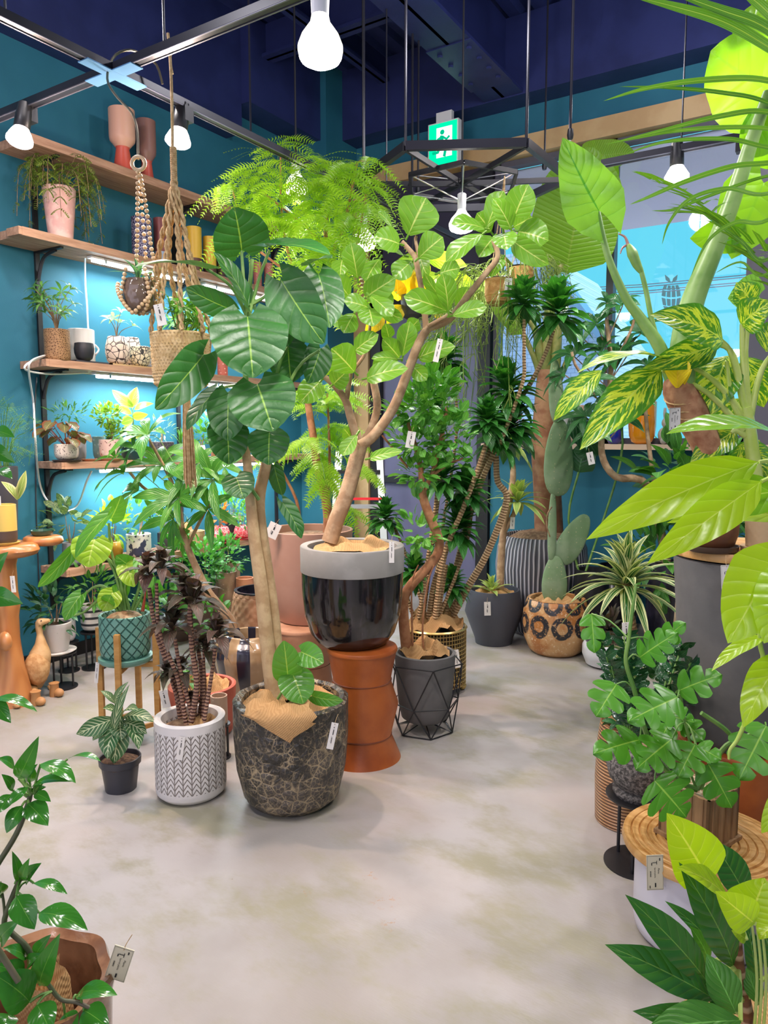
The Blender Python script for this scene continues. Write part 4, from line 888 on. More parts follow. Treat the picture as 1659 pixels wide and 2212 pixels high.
for x, y, rx, ry, n in ((930, 870, 75, 55, 150), (900, 950, 70, 45, 130), (970, 930, 60, 60, 130), (880, 890, 50, 50, 80), (905, 1020, 50, 35, 70), (990, 990, 35, 30, 30), (905, 1150, 50, 45, 70), (940, 830, 50, 30, 60)):
    bush(m, at(x, y, dF + rnd.uniform(-.02, .06)), (rx * s_, rx * s_ * .8, ry * s_), n, .062, .036, 'rnd', nl=4, nw=1, bend=.06)
m.build('foliage', L_SM, tF)
# ---- 5 gold wire basket with many canes
cG, rG = stand(937, 1512, 136); dG = dist(cG); tG = thing('potted_dracaena', 'many caned dark green dracaena in a round gold wire basket', 'plant', cG); zg = zof(cG, 1352)
M_GOLD = mat('gold_wire', (.62, .44, .16), .28, .85); m = MB(); rg = 68 * sc(1430, dG)
for i in range(64):
    a = i / 64 * 2 * PI; p = cG + V((cos(a) * rg, sin(a) * rg, 0)); m.tube([p + V((0, 0, .05)), p + V((0, 0, zg))], .0022, 4, smooth=1)
for k in range(15): m.lathe(cG + V((0, 0, .05 + (zg - .05) * k / 14)), [(rg - .002, 0), (rg + .003, 0), (rg + .003, .004), (rg - .002, .004)], 48, cap=False)
m.build('wire_mesh', M_GOLD, tG); MB().lathe(cG, [(rg, zg - .008), (rg + .008, zg), (rg, zg + .008), (rg - .008, zg)], 48, cap=False).build('rim', M_GOLD, tG)
MB().lathe(cG, [(rg * .93, .052), (rg * .93, zg - .03)], 40).build('liner', mat('dark_liner', (.05, .035, .02), .8), tG)
for i in range(4):
    a = i * PI / 2 + .5; MB().ball(cG + V((cos(a) * rg * .9, sin(a) * rg * .9, .024)), .024, sz=1.0).build('foot', M_GOLD, tG)
burlap(tG, cG, rg * .95, zg - .01, M_BUR, lift=.07)
m = MB(); HD = []
CANES = [([(958, 1335), (985, 1230), (1010, 1130), (1040, 1040), (1062, 990), (1075, 960)], 8, (1078, 935, 62)), ([(970, 1335), (1000, 1250), (1040, 1160), (1090, 1070), (1130, 1000), (1140, 960)], 0, None), ([(975, 1335), (1010, 1270), (1055, 1190), (1095, 1080), (1075, 1040), (1072, 985)], 9, (1110, 905, 70)), ([(940, 1335), (960, 1200), (1000, 1100), (1030, 1020), (1050, 960)], 7, (1050, 900, 58)), ([(925, 1335), (940, 1250), (985, 1130), (1018, 1050)], 6, None), ([(1000, 1100), (1080, 930), (1145, 830), (1180, 760), (1195, 715)], 6, (1205, 660, 78)), ([(1080, 960), (1128, 830), (1132, 770), (1132, 690)], 5, (1132, 640, 56)), ([(905, 1335), (925, 1200), (945, 1050), (940, 900)], 5, (935, 880, 50)), ([(930, 1335), (955, 1150), (985, 950), (985, 850)], 4, None), ([(915, 1335), (955, 1000), (955, 880), (958, 800)], 4, (962, 770, 62)), ([(945, 1335), (955, 1280), (965, 1220)], 5, (985, 1130, 66)), ([(895, 1335), (880, 1290), (880, 1240)], 5, (888, 1225, 48)), ([(960, 1338), (990, 1290), (1000, 1280)], 5, (975, 1255, 46)), ([(985, 900), (1060, 860), (1090, 850)], 0, (1098, 830, 74)), ([(920, 1330), (870, 1180), (840, 1120)], 4, (832, 1110, 50)), ([(950, 1330), (1010, 1170), (1020, 1060)], 4, (1010, 1050, 60)), ([(910, 1330), (900, 1260), (880, 1200)], 0, (960, 1020, 60))]
ms = MB()
for l, w_, h_ in CANES:
    dd = dG + rnd.uniform(-.1, .15)
    if w_: branch(ms, l, dd, (w_ * .95, w_ * .7), 7)
    if h_:
        x, y, R = h_; C = at(x, y + R * .4, dd); s_ = sc(y, dd)
        rosette(m, C, 64, R * s_ * 1.12, R * s_ * .38, 'lan', -45, 82, bend=.10, droop=.05, ax=V((rnd.uniform(-.2, .2), rnd.uniform(-.2, .2), 1)).normalized(), stack=R * s_ * .5, nl=5, nw=1, fold=.3)
ms.build('cane', M_CANE, tG); m.build('foliage', LM('leaf_dracaena', (.014, .11, .018), (.06, .26, .04), rough=.3, tr=.2, vs=0), tG)
# ---- 6 faceted dark pot with a pale yucca
tH, cH, dH, PH = pxp('potted_dracaena', 'pale striped dracaena with a bare trunk in a dark grey angular pot', 'plant', 1066, 1398, 78, [(1376, 82), (1320, 126), (1272, 107)], mat('slate_grey', (.055, .058, .072), .5), th=.008, deep=.07)
z_ = zof(cH, 1272); burlap(tH, cH, PH[-1][0] * .8, z_ - .035, M_BUR, lift=.03)
m = MB(); branch(m, [(1080, 1285), (1083, 1200), (1090, 1130), (1105, 1060), (1108, 1010), (1098, 960)], dH, (9, 6)); branch(m, [(1088, 1150), (1110, 1110), (1115, 1085)], dH, (6, 5)); m.build('trunk', M_TRUNK2, tH)
L_YUC = LM('leaf_pale_stripe', (.16, .32, .06), (.30, .45, .12), var='stripe', vcol=(.50, .58, .18), vs=0, tr=.25)
m = MB(); s_ = sc(1270, dH); rosette(m, at(1062, 1280, dH - .05), 20, 55 * s_, 11 * s_, 'lan', 5, 85, droop=.1); rosette(m, at(1118, 1085, dH), 30, 85 * s_, 17 * s_, 'lan', -30, 75, droop=.12); rosette(m, at(1095, 960, dH + .1), 22, 90 * s_, 17 * s_, 'lan', -30, 70, droop=.15); m.build('foliage', L_YUC, tH)
# ---- 7 brown pot with black rings, prickly pear
def ringsm():
    g = G('brown_rings'); o = g.tc(); n = g.ss(g.noise(o, 5, 4, .6), .42, .6); c = g.mix(n, (.40, .15, .035), (.55, .32, .14)); c = g.mix(g.ss(g.noise(o, 55, 3, .8), .56, .66), c, (.68, .52, .34))
    u, v, _ = g.sep(g.tc('UV'))
    vv = g.ma('DIVIDE', g.ma('SUBTRACT', v, .25), .20); row = g.ma('FLOOR', vv); fx = g.ma('SUBTRACT', g.ma('FRACT', g.ma('ADD', g.ma('MULTIPLY', u, 9.), g.ma('MULTIPLY', row, .42))), .5); fy = g.ma('SUBTRACT', g.ma('FRACT', vv), .5)
    d = g.ma('ADD', g.ma('SQRT', g.ma('ADD', g.ma('MULTIPLY', fx, fx), g.ma('MULTIPLY', fy, fy))), g.ma('MULTIPLY', g.ma('SUBTRACT', g.noise(o, 9, 2), .5), .16)); r = g.ma('MULTIPLY', g.ss(d, .20, .24), g.ss(d, .44, .49, 1, 0)); band = g.ma('MULTIPLY', g.ss(v, .24, .26), g.ss(v, .63, .66, 1, 0))
    f = g.ma('MULTIPLY', g.ma('MULTIPLY', r, band), g.ss(g.noise(o, 70, 2), .30, .45))
    return g.fin(g.pbr(g.mix(f, c, (.018, .018, .022)), .38, 0, g.bump(g.noise(o, 60, 4), .3, .006), .5))
tI, cI, dI, PI_ = pxp('potted_cactus', 'prickly pear cactus in a brown stoneware pot painted with black rings', 'cactus', 1199, 1421, 92, [(1400, 112), (1375, 134), (1345, 143), (1318, 140), (1292, 124)], ringsm(), sub=3, th=.022)
z_ = zof(cI, 1292); burlap(tI, cI, PI_[-1][0] * .8, z_ - .03, M_BUR, lift=.03)
g = G('cactus_skin'); o_ = g.tc(); c_ = g.mix(g.ss(g.noise(o_, 5, 4), .4, .65), (.16, .27, .12), (.24, .33, .19)); c_ = g.mix(g.ss(g.vor(o_, 42, 'F1', 0, .3), .1, .16, 1, 0), c_, (.50, .44, .25)); M_CAC = g.fin(g.pbr(c_, .6, 0, g.bump(g.noise(o_, 30, 3), .2, .01)))
def pad(px, y0, y1, w_, d, th=.045, lean=0, pn='pad', turn=0.):
    C = at(px, (y0 + y1) / 2, d); s_ = sc(y1, d); h_ = abs(y1 - y0) / 2 * s_; m = MB()
    M = Matrix.Rotation(YAW + turn, 4, 'Z') @ Matrix.Rotation(math.radians(lean), 4, 'Y')
    pr = [(max(1e-3, sin(PI * i / 14) ** .8 * (1 + .22 * -cos(PI * i / 14) * -1)), -cos(PI * i / 14)) for i in range(15)]
    m.lathe(C, [(r * w_ / 2 * s_, z * h_) for r, z in pr], 28, None, M=M @ Matrix.Diagonal((1, th / (w_ * s_), 1, 1)), cap=False); m.build(pn, M_CAC, tI)
pad(1198, 1200, 1305, 54, dI); pad(1193, 1055, 1215, 19, dI, .035, 0, 'stem_pad'); pad(1207, 905, 1072, 62, dI, .05); pad(1201, 775, 915, 32, dI, .05, -4); pad(1238, 1105, 1225, 56, dI + .03, .04, 28)
m = MB(); branch(m, [(1192, 1095), (1183, 1110), (1181, 1135), (1188, 1160)], dI - .03, 1.5, 5); m.build('root', M_TWIG, tI)
# ---- 8 pinstriped giant pot, banana like tree
g = G('pinstripe'); o_ = g.tc(); x_, y_, z_ = g.sep(o_); u_, v_, _ = g.sep(g.tc('UV')); f_ = g.ma('SINE', g.ma('ADD', g.ma('MULTIPLY', u_, 2 * PI * 66), g.ma('MULTIPLY', g.noise(g.mp(o_, (1, 1, .35)), 7, 2), 7.)))
M_PIN = g.fin(g.pbr(g.mix(g.ss(f_, .25, .6), (.07, .07, .085), (.50, .48, .52)), .6, 0, g.bump(f_, .3, .01)))
tJ, cJ, dJ, PJ = pxp('potted_banana', 'tall banana like tree with one huge leaf in a grey pinstriped planter', 'plant', 1166, 1377, 130, [(1350, 156), (1290, 186), (1220, 197), (1180, 190), (1156, 172)], M_PIN, sub=3, seg=64, th=.02, deep=.06)
z_ = zof(cJ, 1156); fsoil(cJ, PJ[-1][0] * .9, z_ - .03, M_BARK, tJ, amp=.05)
m = MB(); branch(m, [(1186, 1160), (1182, 1060), (1176, 960), (1182, 860), (1186, 800)], dJ, (31, 24), 12); m.build('trunk', mat('banana_trunk', (.28, .11, .05), .75, col2=(.42, .22, .11), ns=9, bump=.6, bs=20), tJ)
m = MB()
for l, w_ in (([(1180, 900), (1178, 780), (1195, 620), (1220, 560)], (15, 6)), ([(1185, 880), (1165, 760), (1150, 700), (1090, 640)], (12, 4)), ([(1190, 880), (1200, 780), (1205, 700)], (14, 10)), ([(1192, 860), (1225, 780), (1226, 765)], (8, 5)), ([(1175, 870), (1160, 790), (1130, 720)], (8, 5))): branch(m, l, dJ, w_, 9)
m.build('plant_stem', mat('olive_stem', (.16, .20, .04), .5, col2=(.26, .26, .07), ns=14), tJ)
L_BAN = LM('leaf_banana', (.20, .42, .025), (.27, .48, .04), nv=26, slant=3., vs=.25, vein=(.34, .50, .07), tr=.5, pucker=.5, mid=.03, thin=.5, back=(.10, .22, .05))
for q in ((1222, 588, 1275, 318, 180, 0, -.25, 0, 'pal'), (1222, 590, 1330, 345, 110, .25, .1, -35, 'pal'), (1245, 340, 1370, 330, 60, .3, .2, 0, 'pal'), (1130, 720, 1060, 640, 60, .2, .2, 30, 'pal')):
    m = MB(); LF(m, *q[:5], dJ + q[5], dJ + q[6], roll=q[7], prof=q[8], bend=.06, fold=.12, wav=.05, nl=18, nw=3, up=.1); m.build('leaf', L_BAN, tJ)
# ---- 9 dark jar, white bowl, wooden tub at the back
g = G('dark_glaze'); M_DGL = g.fin(g.pbr(g.mix(g.ss(g.noise(g.tc(), 6, 3), .4, .6), (.012, .012, .02), (.035, .03, .05)), .2, 0, None, .6))
t, c_, d_, P_ = pxp('plant_pot', 'dark glazed globe jar behind the ringed cactus pot', 'pot', 1322, 1362, 60, [(1345, 88), (1310, 118), (1270, 118), (1240, 90), (1226, 64), (1220, 68)], M_DGL, sub=3, th=.015, deep=.1)
t, c_, d_, P_ = pxp('potted_plant', 'low white bowl with a reddish dark plant beside the ringed cactus pot', 'plant', 1312, 1446, 62, [(1432, 92), (1412, 108), (1394, 108), (1386, 100)], mat('white_glaze', (.62, .60, .60), .35), sub=3, deep=.03, th=.01)
m = MB(); bush(m, at(1312, 1360, d_), (.10, .10, .09), 60, .09, .035); m.build('foliage', LM('leaf_purple', (.03, .08, .03), (.12, .05, .04)), t); fsoil(c_, .12, zof(c_, 1392), M_SOIL, t)
t, c_, d_, P_ = pxp('plant_pot', 'pale wooden round tub beyond the striped dracaena', 'pot', 1436, 1425, 62, [(1395, 84), (1360, 92), (1336, 66)], woodm('pale_wood', (.50, .30, .15), (.66, .44, .25), (1, 1, 14)), sub=2)
t = thing('trestle', 'rough pale timber block standing behind the tall grey planter', 'stand', onz(1462, 1500, 0)); a_ = at(1455, 1490, dist(onz(1455, 1500, 0))); MB().bar(onz(1455, 1500, 0), at(1476, 1285, dist(onz(1455, 1500, 0))), .085, .06).build('post', woodm('grey_timber', (.42, .32, .20), (.55, .43, .28), (1, 1, 10)), t, False)
# ---- 10 white herringbone pot, dark cordyline
def herr(a, z, r):
    k = 26; u = a / (2 * PI) * k; f = u % 1.; z2 = (z + (.03 if int(u) % 2 else 0) * 0 + abs(f - .5) * .05) % .026 / .026
    if z < .045 or z > .255: return r
    return r * (1 - .035 * (1 if z2 < .25 else 0) - .03 * (1 if f < .10 or f > .90 else 0))
g = G('white_plaster'); z_ = g.sep(g.tc())[2]; n_ = g.noise(g.tc(), 40, 3); u_ = g.sep(g.tc('UV'))[0]; f_ = g.ma('FRACT', g.ma('MULTIPLY', u_, 26.)); zz = g.ma('FRACT', g.ma('ADD', g.ma('MULTIPLY', z_, 44.), g.ma('MULTIPLY', g.ma('ABSOLUTE', g.ma('SUBTRACT', f_, .5)), 2.2)))
gr = g.ma('MAXIMUM', g.ma('MULTIPLY', g.ss(zz, .0, .10), g.ss(zz, .24, .34, 1, 0)), g.ma('MAXIMUM', g.ss(f_, .03, .09, .8, 0), g.ss(f_, .91, .97, 0, .8))); gr = g.ma('MULTIPLY', gr, g.ma('MULTIPLY', g.ss(z_, .045, .05), g.ss(z_, .285, .29, 1, 0)))
M_HER = g.fin(g.pbr(g.mix(gr, (.70, .67, .64), (.17, .14, .115)), .7, 0, g.bump(g.ma('SUBTRACT', g.ma('MULTIPLY', n_, .15), gr), .6, .008)))
tK, cK, dK, PK = pxp('potted_cordyline', 'dark purple leaved cordyline with banded canes in a white herringbone pot', 'plant', 415, 1737, 112, [(1722, 128), (1700, 146), (1690, 149), (1600, 149), (1546, 150)], M_HER, sub=4, seg=80, th=.028, deep=.07)
z_ = zof(cK, 1546); fsoil(cK, PK[-1][0] * .8, z_ - .045, M_BARK, tK); burlap(tK, cK + V((.05, .02, 0)), PK[-1][0] * .55, z_ - .045, M_BUR, lift=.03)
m = MB(); ml = MB(); sK = sc(1400, dK)
for l, w_, (x, y, R) in (([(392, 1565), (375, 1470), (345, 1390), (330, 1330), (322, 1270)], 6, (322, 1225, 62)), ([(402, 1565), (385, 1470), (358, 1400), (342, 1350), (338, 1260)], 5, (350, 1215, 55)), ([(412, 1565), (425, 1480), (415, 1400), (410, 1330), (412, 1300)], 7, (418, 1290, 72)), ([(430, 1565), (437, 1470), (420, 1360)], 6, (400, 1270, 62)), ([(440, 1560), (455, 1470), (465, 1400)], 5, (470, 1360, 58)), ([(420, 1565), (390, 1450), (378, 1380)], 5, (374, 1345, 62)), ([(445, 1560), (440, 1440), (425, 1430)], 4, (390, 1440, 46)), ([(408, 1566), (380, 1500), (370, 1470)], 4, (360, 1450, 40)), ([(432, 1566), (405, 1500), (402, 1480)], 4, (412, 1505, 26)), ([(437, 1566), (440, 1500), (440, 1400)], 4, (445, 1395, 45))):
    dd = dK + rnd.uniform(-.06, .06); branch(m, l, dd, (w_, w_ * .75), 7); C = at(x, y + R * .35, dd); rosette(ml, C, 17, R * sK * 1.35, R * sK * .46, 'lan', -20, 75, bend=.20, droop=.22, stack=R * sK * .25, nl=6, nw=1, fold=.25)
m.build('cane', M_CANEP, tK); ml.build('foliage', LM('leaf_purple_black', (.055, .065, .03), (.13, .075, .06), vein=(.20, .08, .07), vs=.1, rough=.36, tr=.18, tcol=(1.2, .9, .5)), tK)
# ---- 11 nursery pot with the zebra plant
tL, cL, dL, PL = pxp('potted_zebra_plant', 'white veined zebra plant in a black plastic nursery pot on the floor', 'plant', 262, 1717, 64, [(1650, 78), (1648, 86), (1634, 88)], mat('nursery_plastic', (.035, .036, .045), .4), disp=lambda a, z, r: r * (1 + .012 * cos(8 * a)), seg=64, th=.006, deep=.03)
fsoil(cL, PL[-1][0] * .95, zof(cL, 1634) - .02, M_SOIL, tL)
L_ZEB = LM('leaf_zebra', (.03, .11, .035), (.05, .15, .045), vein=(.62, .68, .42), nv=8, slant=2.2, vs=1., mid=.07, thin=.52, tr=.12, rough=.4, pucker=.2, back=(.35, .42, .22))
for q in ((250, 1595, 280, 1478, 22, -20), (248, 1520, 217, 1492, 18, 20), (250, 1525, 278, 1472, 18, -20), (250, 1550, 164, 1586, 38, -20), (255, 1560, 232, 1640, 50, 30), (262, 1545, 246, 1650, 52, 0), (265, 1550, 336, 1560, 36, -20), (262, 1560, 318, 1586, 40, -10), (258, 1555, 262, 1600, 44, 0), (270, 1560, 300, 1620, 40, -30), (245, 1560, 200, 1600, 40, 30), (255, 1550, 222, 1530, 30, 30), (262, 1548, 300, 1535, 30, -30)):
    m = MB(); LF(m, *q[:5], dL - .02, dL - .09 + rnd.uniform(-.05, .05), roll=q[5], prof='lan', bend=.14, fold=.2, nl=8, nw=2, up=.4); m.build('leaf', L_ZEB, tL)
m = MB(); branch(m, [(258, 1640), (256, 1580), (250, 1515)], dL, (4, 3)); m.build('plant_stem', M_GSTEM, tL)
# ---- 12 green diamond pot on a wooden stand
cM = onz(283, 1600, 0); dM = dist(cM); sM = sc(1600, dM); tM = thing('plant_stand', 'four legged wooden plant stand under the green diamond pot', 'plant stand', cM)
M_OAK = woodm('stand_wood', (.42, .20, .04), (.55, .30, .08), (1, 1, 8)); zs = zof(cM, 1428); fx = [(-1, 0), (0, -1), (1, 0), (0, 1)]; rM = 60 * sM; LG = []
for a, b in fx:
    p = cM + RT * (a * rM) + FW * (b * rM); q = p + V((0, 0, zof(cM, 1355))); LG.append(p); MB().bar(p, q, .024, .024, FW).build('leg', M_OAK, tM, False)
for i in range(4): p, q = LG[i], LG[(i + 1) % 4]; MB().bar(p + V((0, 0, .09)), q + V((0, 0, .09)), .014, .022).build('stretcher', M_OAK, tM, False)
for i in (0, 1): MB().bar(LG[i] + V((0, 0, zs - .014 - i * .0)), LG[i + 2] + V((0, 0, zs - .014)), .022, .022).build('crossbar', M_OAK, tM, False)
cN = V((cM.x, cM.y, zs)) - RT * .01; dN = dM
tN = thing('potted_philodendron', 'big leaved philodendron in a green diamond patterned pot on the wooden stand', 'plant', cN)
g = G('green_glaze'); z_ = g.sep(g.tc())[2]; u_ = g.sep(g.tc('UV'))[0]; lines = [g.ss(g.ma('ABSOLUTE', g.ma('SUBTRACT', g.ma('FRACT', g.ma(op, g.ma('MULTIPLY', u_, 15.), g.ma('MULTIPLY', z_, 19.))), .5)), .38, .47) for op in ('ADD', 'SUBTRACT')]; ln = g.ma('MAXIMUM', *lines); ln = g.ma('MULTIPLY', ln, g.ss(z_, .032, .036)); M_GRN = g.fin(g.pbr(g.mix(ln, g.mix(g.noise(g.tc(), 16, 3), (.10, .27, .21), (.17, .36, .29)), (.015, .085, .065)), .4, 0, g.bump(g.ma('SUBTRACT', 1., ln), .7, .01))); MB().lathe(cN, [(50 * sM, 0), (56 * sM, .012), (56 * sM, .028), (52 * sM, .03), (.001, .02)], 40).build('saucer', M_GRN, tN)
dia = lambda a, z, r: r * (1 - .03 * (1 if abs(((a / (2 * PI) * 15 + z / .055) % 1) - .5) > .40 or abs(((a / (2 * PI) * 15 - z / .055) % 1) - .5) > .40 else 0)) if .012 < z < .19 else r
pot(tN, cN + V((0, 0, .024)), [(42 * sM, 0), (50 * sM, .02), (52 * sM, .04), (52 * sM, zof(cN, 1326) - zs - .024)], M_GRN, 'pot', 64, None, 3, .014, .05)
zn = zof(cN, 1326); fsoil(cN, 44 * sM, zn - .03, mat('pebbles', (.25, .13, .06), .8, col2=(.42, .30, .18), ns=30, bump=.8, bs=40), tN, amp=.03)
st = MB()
for l in ([(262, 1318), (258, 1240), (215, 1195), (160, 1195)], [(268, 1318), (245, 1230), (205, 1170)], [(272, 1318), (262, 1260), (240, 1190), (235, 1130)], [(280, 1318), (270, 1270), (285, 1225)], [(262, 1320), (230, 1270), (200, 1270), (170, 1300)], [(255, 1320), (225, 1290), (185, 1320), (160, 1330)], [(285, 1318), (300, 1270), (305, 1230)], [(290, 1318), (310, 1280)]): branch(st, l, dN, (3.5, 2.5), 6)
st.build('leaf_stem', M_GSTEM, tN)
L_PHI = LM('leaf_philodendron', (.055, .22, .02), (.10, .30, .03), vein=(.30, .48, .10), nv=5, slant=2., vs=.35, rough=.35, tr=.3, pucker=.35); L_PHL = LM('leaf_philodendron_lime', (.25, .45, .02), (.33, .52, .04), vein=(.50, .62, .15), nv=5, slant=2., vs=.45, tr=.4)
for q in ((205, 1165, 190, 1225, 86, 10, L_PHL, -.08), (232, 1115, 163, 1205, 40, 35, L_PHI, -.16), (158, 1186, 82, 1268, 34, -30, L_PHI, -.1), (272, 1220, 290, 1268, 48, 0, L_PHL, .02), (300, 1215, 322, 1280, 40, -20, L_PHI, 0), (175, 1285, 140, 1340, 40, 20, L_PHI, -.1), (245, 1280, 222, 1320, 50, 0, L_PHL, -.05), (250, 1285, 280, 1260, 40, 20, L_PHI, .05), (240, 1120, 262, 1070, 44, 20, L_PHI, .05), (285, 1225, 250, 1200, 40, -20, L_PHI, .05), (235, 1300, 240, 1285, 34, 0, L_PHI, -.08)):
    m = MB(); LF(m, *q[:5], dN + q[7], dN + q[7] - .05, roll=q[5], bend=.08, fold=.2, wav=.06, **HL); m.build('leaf', q[6], tN)
m = MB(); branch(m, [(308, 1320), (316, 1270)], dN, (4, 1)); m.build('shoot', L_RED, tN)
# ---- 13 striped jar, red pot, woven pot, small stand
u_ = None; g = G('brown_blue_stripe'); uu, vv, _ = g.sep(g.tc('UV')); f_ = g.ma('SINE', g.ma('MULTIPLY', uu, 2 * PI * 8)); n_ = g.noise(g.tc(), 8, 3)
c_ = g.mix(g.ss(f_, -.12, -.02), (.02, .02, .035), g.mix(g.ss(n_, .4, .6), (.30, .19, .095), (.40, .28, .16))); M_STR = g.fin(g.pbr(c_, .18, 0, g.bump(n_, .1, .005), .5, .4))
t, c_, d_, P_ = pxp('plant_pot', 'empty glazed jar striped in brown and dark blue', 'pot', 540, 1522, 64, [(1490, 96), (1450, 134), (1412, 150), (1388, 142), (1374, 112), (1368, 104)], M_STR, sub=4, th=.018, deep=.14)
t, c_, d_, P_ = pxp('potted_plant', 'red terracotta pot with a burlap bundle and few green leaves behind the herringbone pot', 'plant', 440, 1604, 112, [(1575, 126), (1530, 138), (1478, 144)], mat('red_terracotta', (.42, .085, .045), .6, col2=(.48, .12, .07), ns=8), th=.02, deep=.05)
burlap(t, c_, P_[-1][0] * .8, zof(c_, 1478) - .03, M_BUR, lift=.05); m = MB(); bush(m, at(392, 1462, d_ - .05), (.07, .05, .06), 26, .08, .03); m.build('foliage', L_MID, t)
tR, cR, dR, PR = pxp('potted_schefflera', 'tall schefflera with a leaning trunk rising behind the striped jar', 'plant', 0, 0, 90, [(1430, 110), (1372, 118)], M_['dark_clay'], c=V((at(512, 1400, 4.3).x, at(512, 1400, 4.3).y, 0)))
fsoil(cR, PR[-1][0] * .85, zof(cR, 1378), M_SOIL, tR)
m = MB(); branch(m, [(512, 1390), (500, 1345), (478, 1315), (450, 1280), (430, 1240), (410, 1195), (395, 1150), (385, 1090), (370, 1040), (350, 1000), (320, 945)], dR, (12, 2.5), 9); branch(m, [(385, 1090), (420, 1070), (460, 1035)], dR, (4, 3)); branch(m, [(380, 1070), (320, 1060), (280, 1020)], dR, (4, 3)); branch(m, [(405, 1180), (440, 1110), (470, 1060)], dR, (4, 3)); m.build('trunk', M_TRUNK2, tR)
L_SCH = LM('leaf_schefflera', (.03, .15, .02), (.09, .28, .035), vein=(.22, .40, .09), vs=.12, rough=.28, tr=.22)
m = MB(); st = MB(); sR = sc(1000, dR)
for x, y, R, n, ax in ((320, 940, 82, 8, (0, -.4, .8)), (350, 1005, 75, 8, (.2, -.5, .6)), (270, 1020, 78, 7, (-.4, -.4, .6)), (460, 1035, 72, 7, (.1, -.8, .3)), (300, 1060, 70, 7, (-.3, -.6, .5)), (385, 1075, 74, 8, (.1, -.8, .3)), (250, 990, 40, 5, (-.5, -.2, .7)), (430, 1000, 60, 7, (.5, -.4, .5)), (375, 1120, 70, 7, (-.1, -.9, .0)), (450, 1100, 60, 6, (.4, -.6, .3)), (410, 1030, 62, 7, (.2, -.5, .7)), (290, 970, 50, 6, (-.2, -.5, .6)), (400, 1150, 50, 6, (0, -.9, -.2)), (485, 1010, 50, 6, (.5, -.5, .5))):
    dd = dR + rnd.uniform(-.15, .12); C = at(x, y, dd); st.tube([at(380, min(1150, y + 70), dR), C.lerp(at(380, y + 40, dR), .4) + V((0, 0, .02)), C], [.003, .002], 5)
    palm5(m, C, V(ax), n, R * sR * 1.25, R * sR * .34, 72, .26, nl=6, nw=1, fold=.2, bend=.08)
m.build('foliage', L_SCH, tR); st.build('plant_stem', M_GSTEM, tR)
def bwd(a, z, r): k = int(z / .035); return r * (1 + .02 * (1 if sin(20 * a + (PI if k % 2 else 0)) > -.55 else -.6) * (1 if (z % .035) > .006 else -.5))
t, c_, d_, P_ = pxp('plant_pot', 'woven clay pot with a black liner behind the striped jar', 'pot', 566, 1425, 142, [(1400, 140), (1330, 128), (1290, 118), (1276, 112)], mat('woven_clay', (.42, .20, .10), .75, col2=(.50, .27, .15), ns=20), disp=bwd, sub=10, seg=160, th=.012, deep=.16)
MB().lathe(c_, [(P_[-1][0] * 1.0, P_[-1][1]), (P_[-1][0] * 1.02, P_[-1][1] + .012), (P_[-1][0] * .9, P_[-1][1] + .012), (P_[-1][0] * .85, P_[-1][1] - .15), (.001, P_[-1][1] - .15)], 40, cap=False).build('liner', M_DGL, t)
def disc_table(label, px, yf, wpx, ytop, legs=3, c=None):
    if c is None: c, r = stand(px, yf, wpx)
    d = dist(c); r = wpx / 2 * sc(yf, d); h = zof(c, ytop); t = thing('side_table', label, 'side table', c)
    MB().lathe(c, [(r, 0), (r, .006), (.001, .006)], 40).build('base_plate', M_BLACK, t); MB().lathe(c + V((0, 0, h)), [(r * .98, -.008), (r, -.004), (r, 0), (.001, 0)], 40).build('table_top', M_BLACK, t)
    for i in range(legs):
        a = i * 2 * PI / legs + .6; p = c + V((cos(a) * r * .72, sin(a) * r * .72, .005)); MB().tube([p, p + V((0, 0, h - .012))], .006, 7, smooth=1).build('leg', M_BLACK, t)
    return t, c, d, h
t, c_, d_, z_ = disc_table('small black disc table under the tan carved pot', 476, 1645, 46, 1562)
vessel('small tan carved pot on a disc table in front of the red pot', 474, 1502, 36, 0, z_, 'cyl', M_['tan_dots'], c=c_, sub=2)
t, c_, d_, z_ = disc_table('low black disc table carrying the white plaster pot', 137, 1493, 60, 1408)
vessel('white plaster pot of dark leaved herbs on the low disc table', 112, 1344, 68, 0, z_ + .0, 'tap', mat('plaster_white', (.68, .64, .60), .8, bump=.3, bs=30), pl_bush(L_DARK, .09, .035, 90, .15, lift=.6), saucer=M_['plaster_white'], c=c_ - RT * .03)
t, c_, d_, z_ = disc_table('black disc table standing behind the white plaster pot', 150, 1455, 44, 1385)
vessel('white carved pot behind the white plaster pot', 152, 1338, 34, 0, z_, 'u', M_['white_emboss'], c=c_)
t, c_, d_, z_ = disc_table('black disc table under the black and white banded pot', 204, 1450, 52, 1363)
g = G('banded_pot'); f_ = g.ma('SINE', g.ma('MULTIPLY', g.sep(g.tc())[2], 150.)); M_BAND = g.fin(g.pbr(g.mix(g.ss(f_, .35, .5), (.68, .66, .62), (.03, .035, .04)), .6))
vessel('black and white banded pot with trailing ferns on a disc table', 203, 1306, 48, 0, z_, 'u', M_BAND, pl_bush(L_MID, .09, .028, 90, .15, lift=.7, up=.1), c=c_)
t, c_, d_, P_ = pxp('potted_plant', 'dark leaved shrub in a grey pot on the floor between the banded and green pots', 'plant', 330, 1440, 50, [(1380, 60), (1330, 64)], M_['grey_pot'])
m = MB(); bush(m, at(345, 1310, d_), (.2, .2, .14), 120, .10, .045); bush(m, at(455, 1330, d_), (.12, .12, .12), 60, .07, .035, 'rnd'); m.build('foliage', L_MID, t)
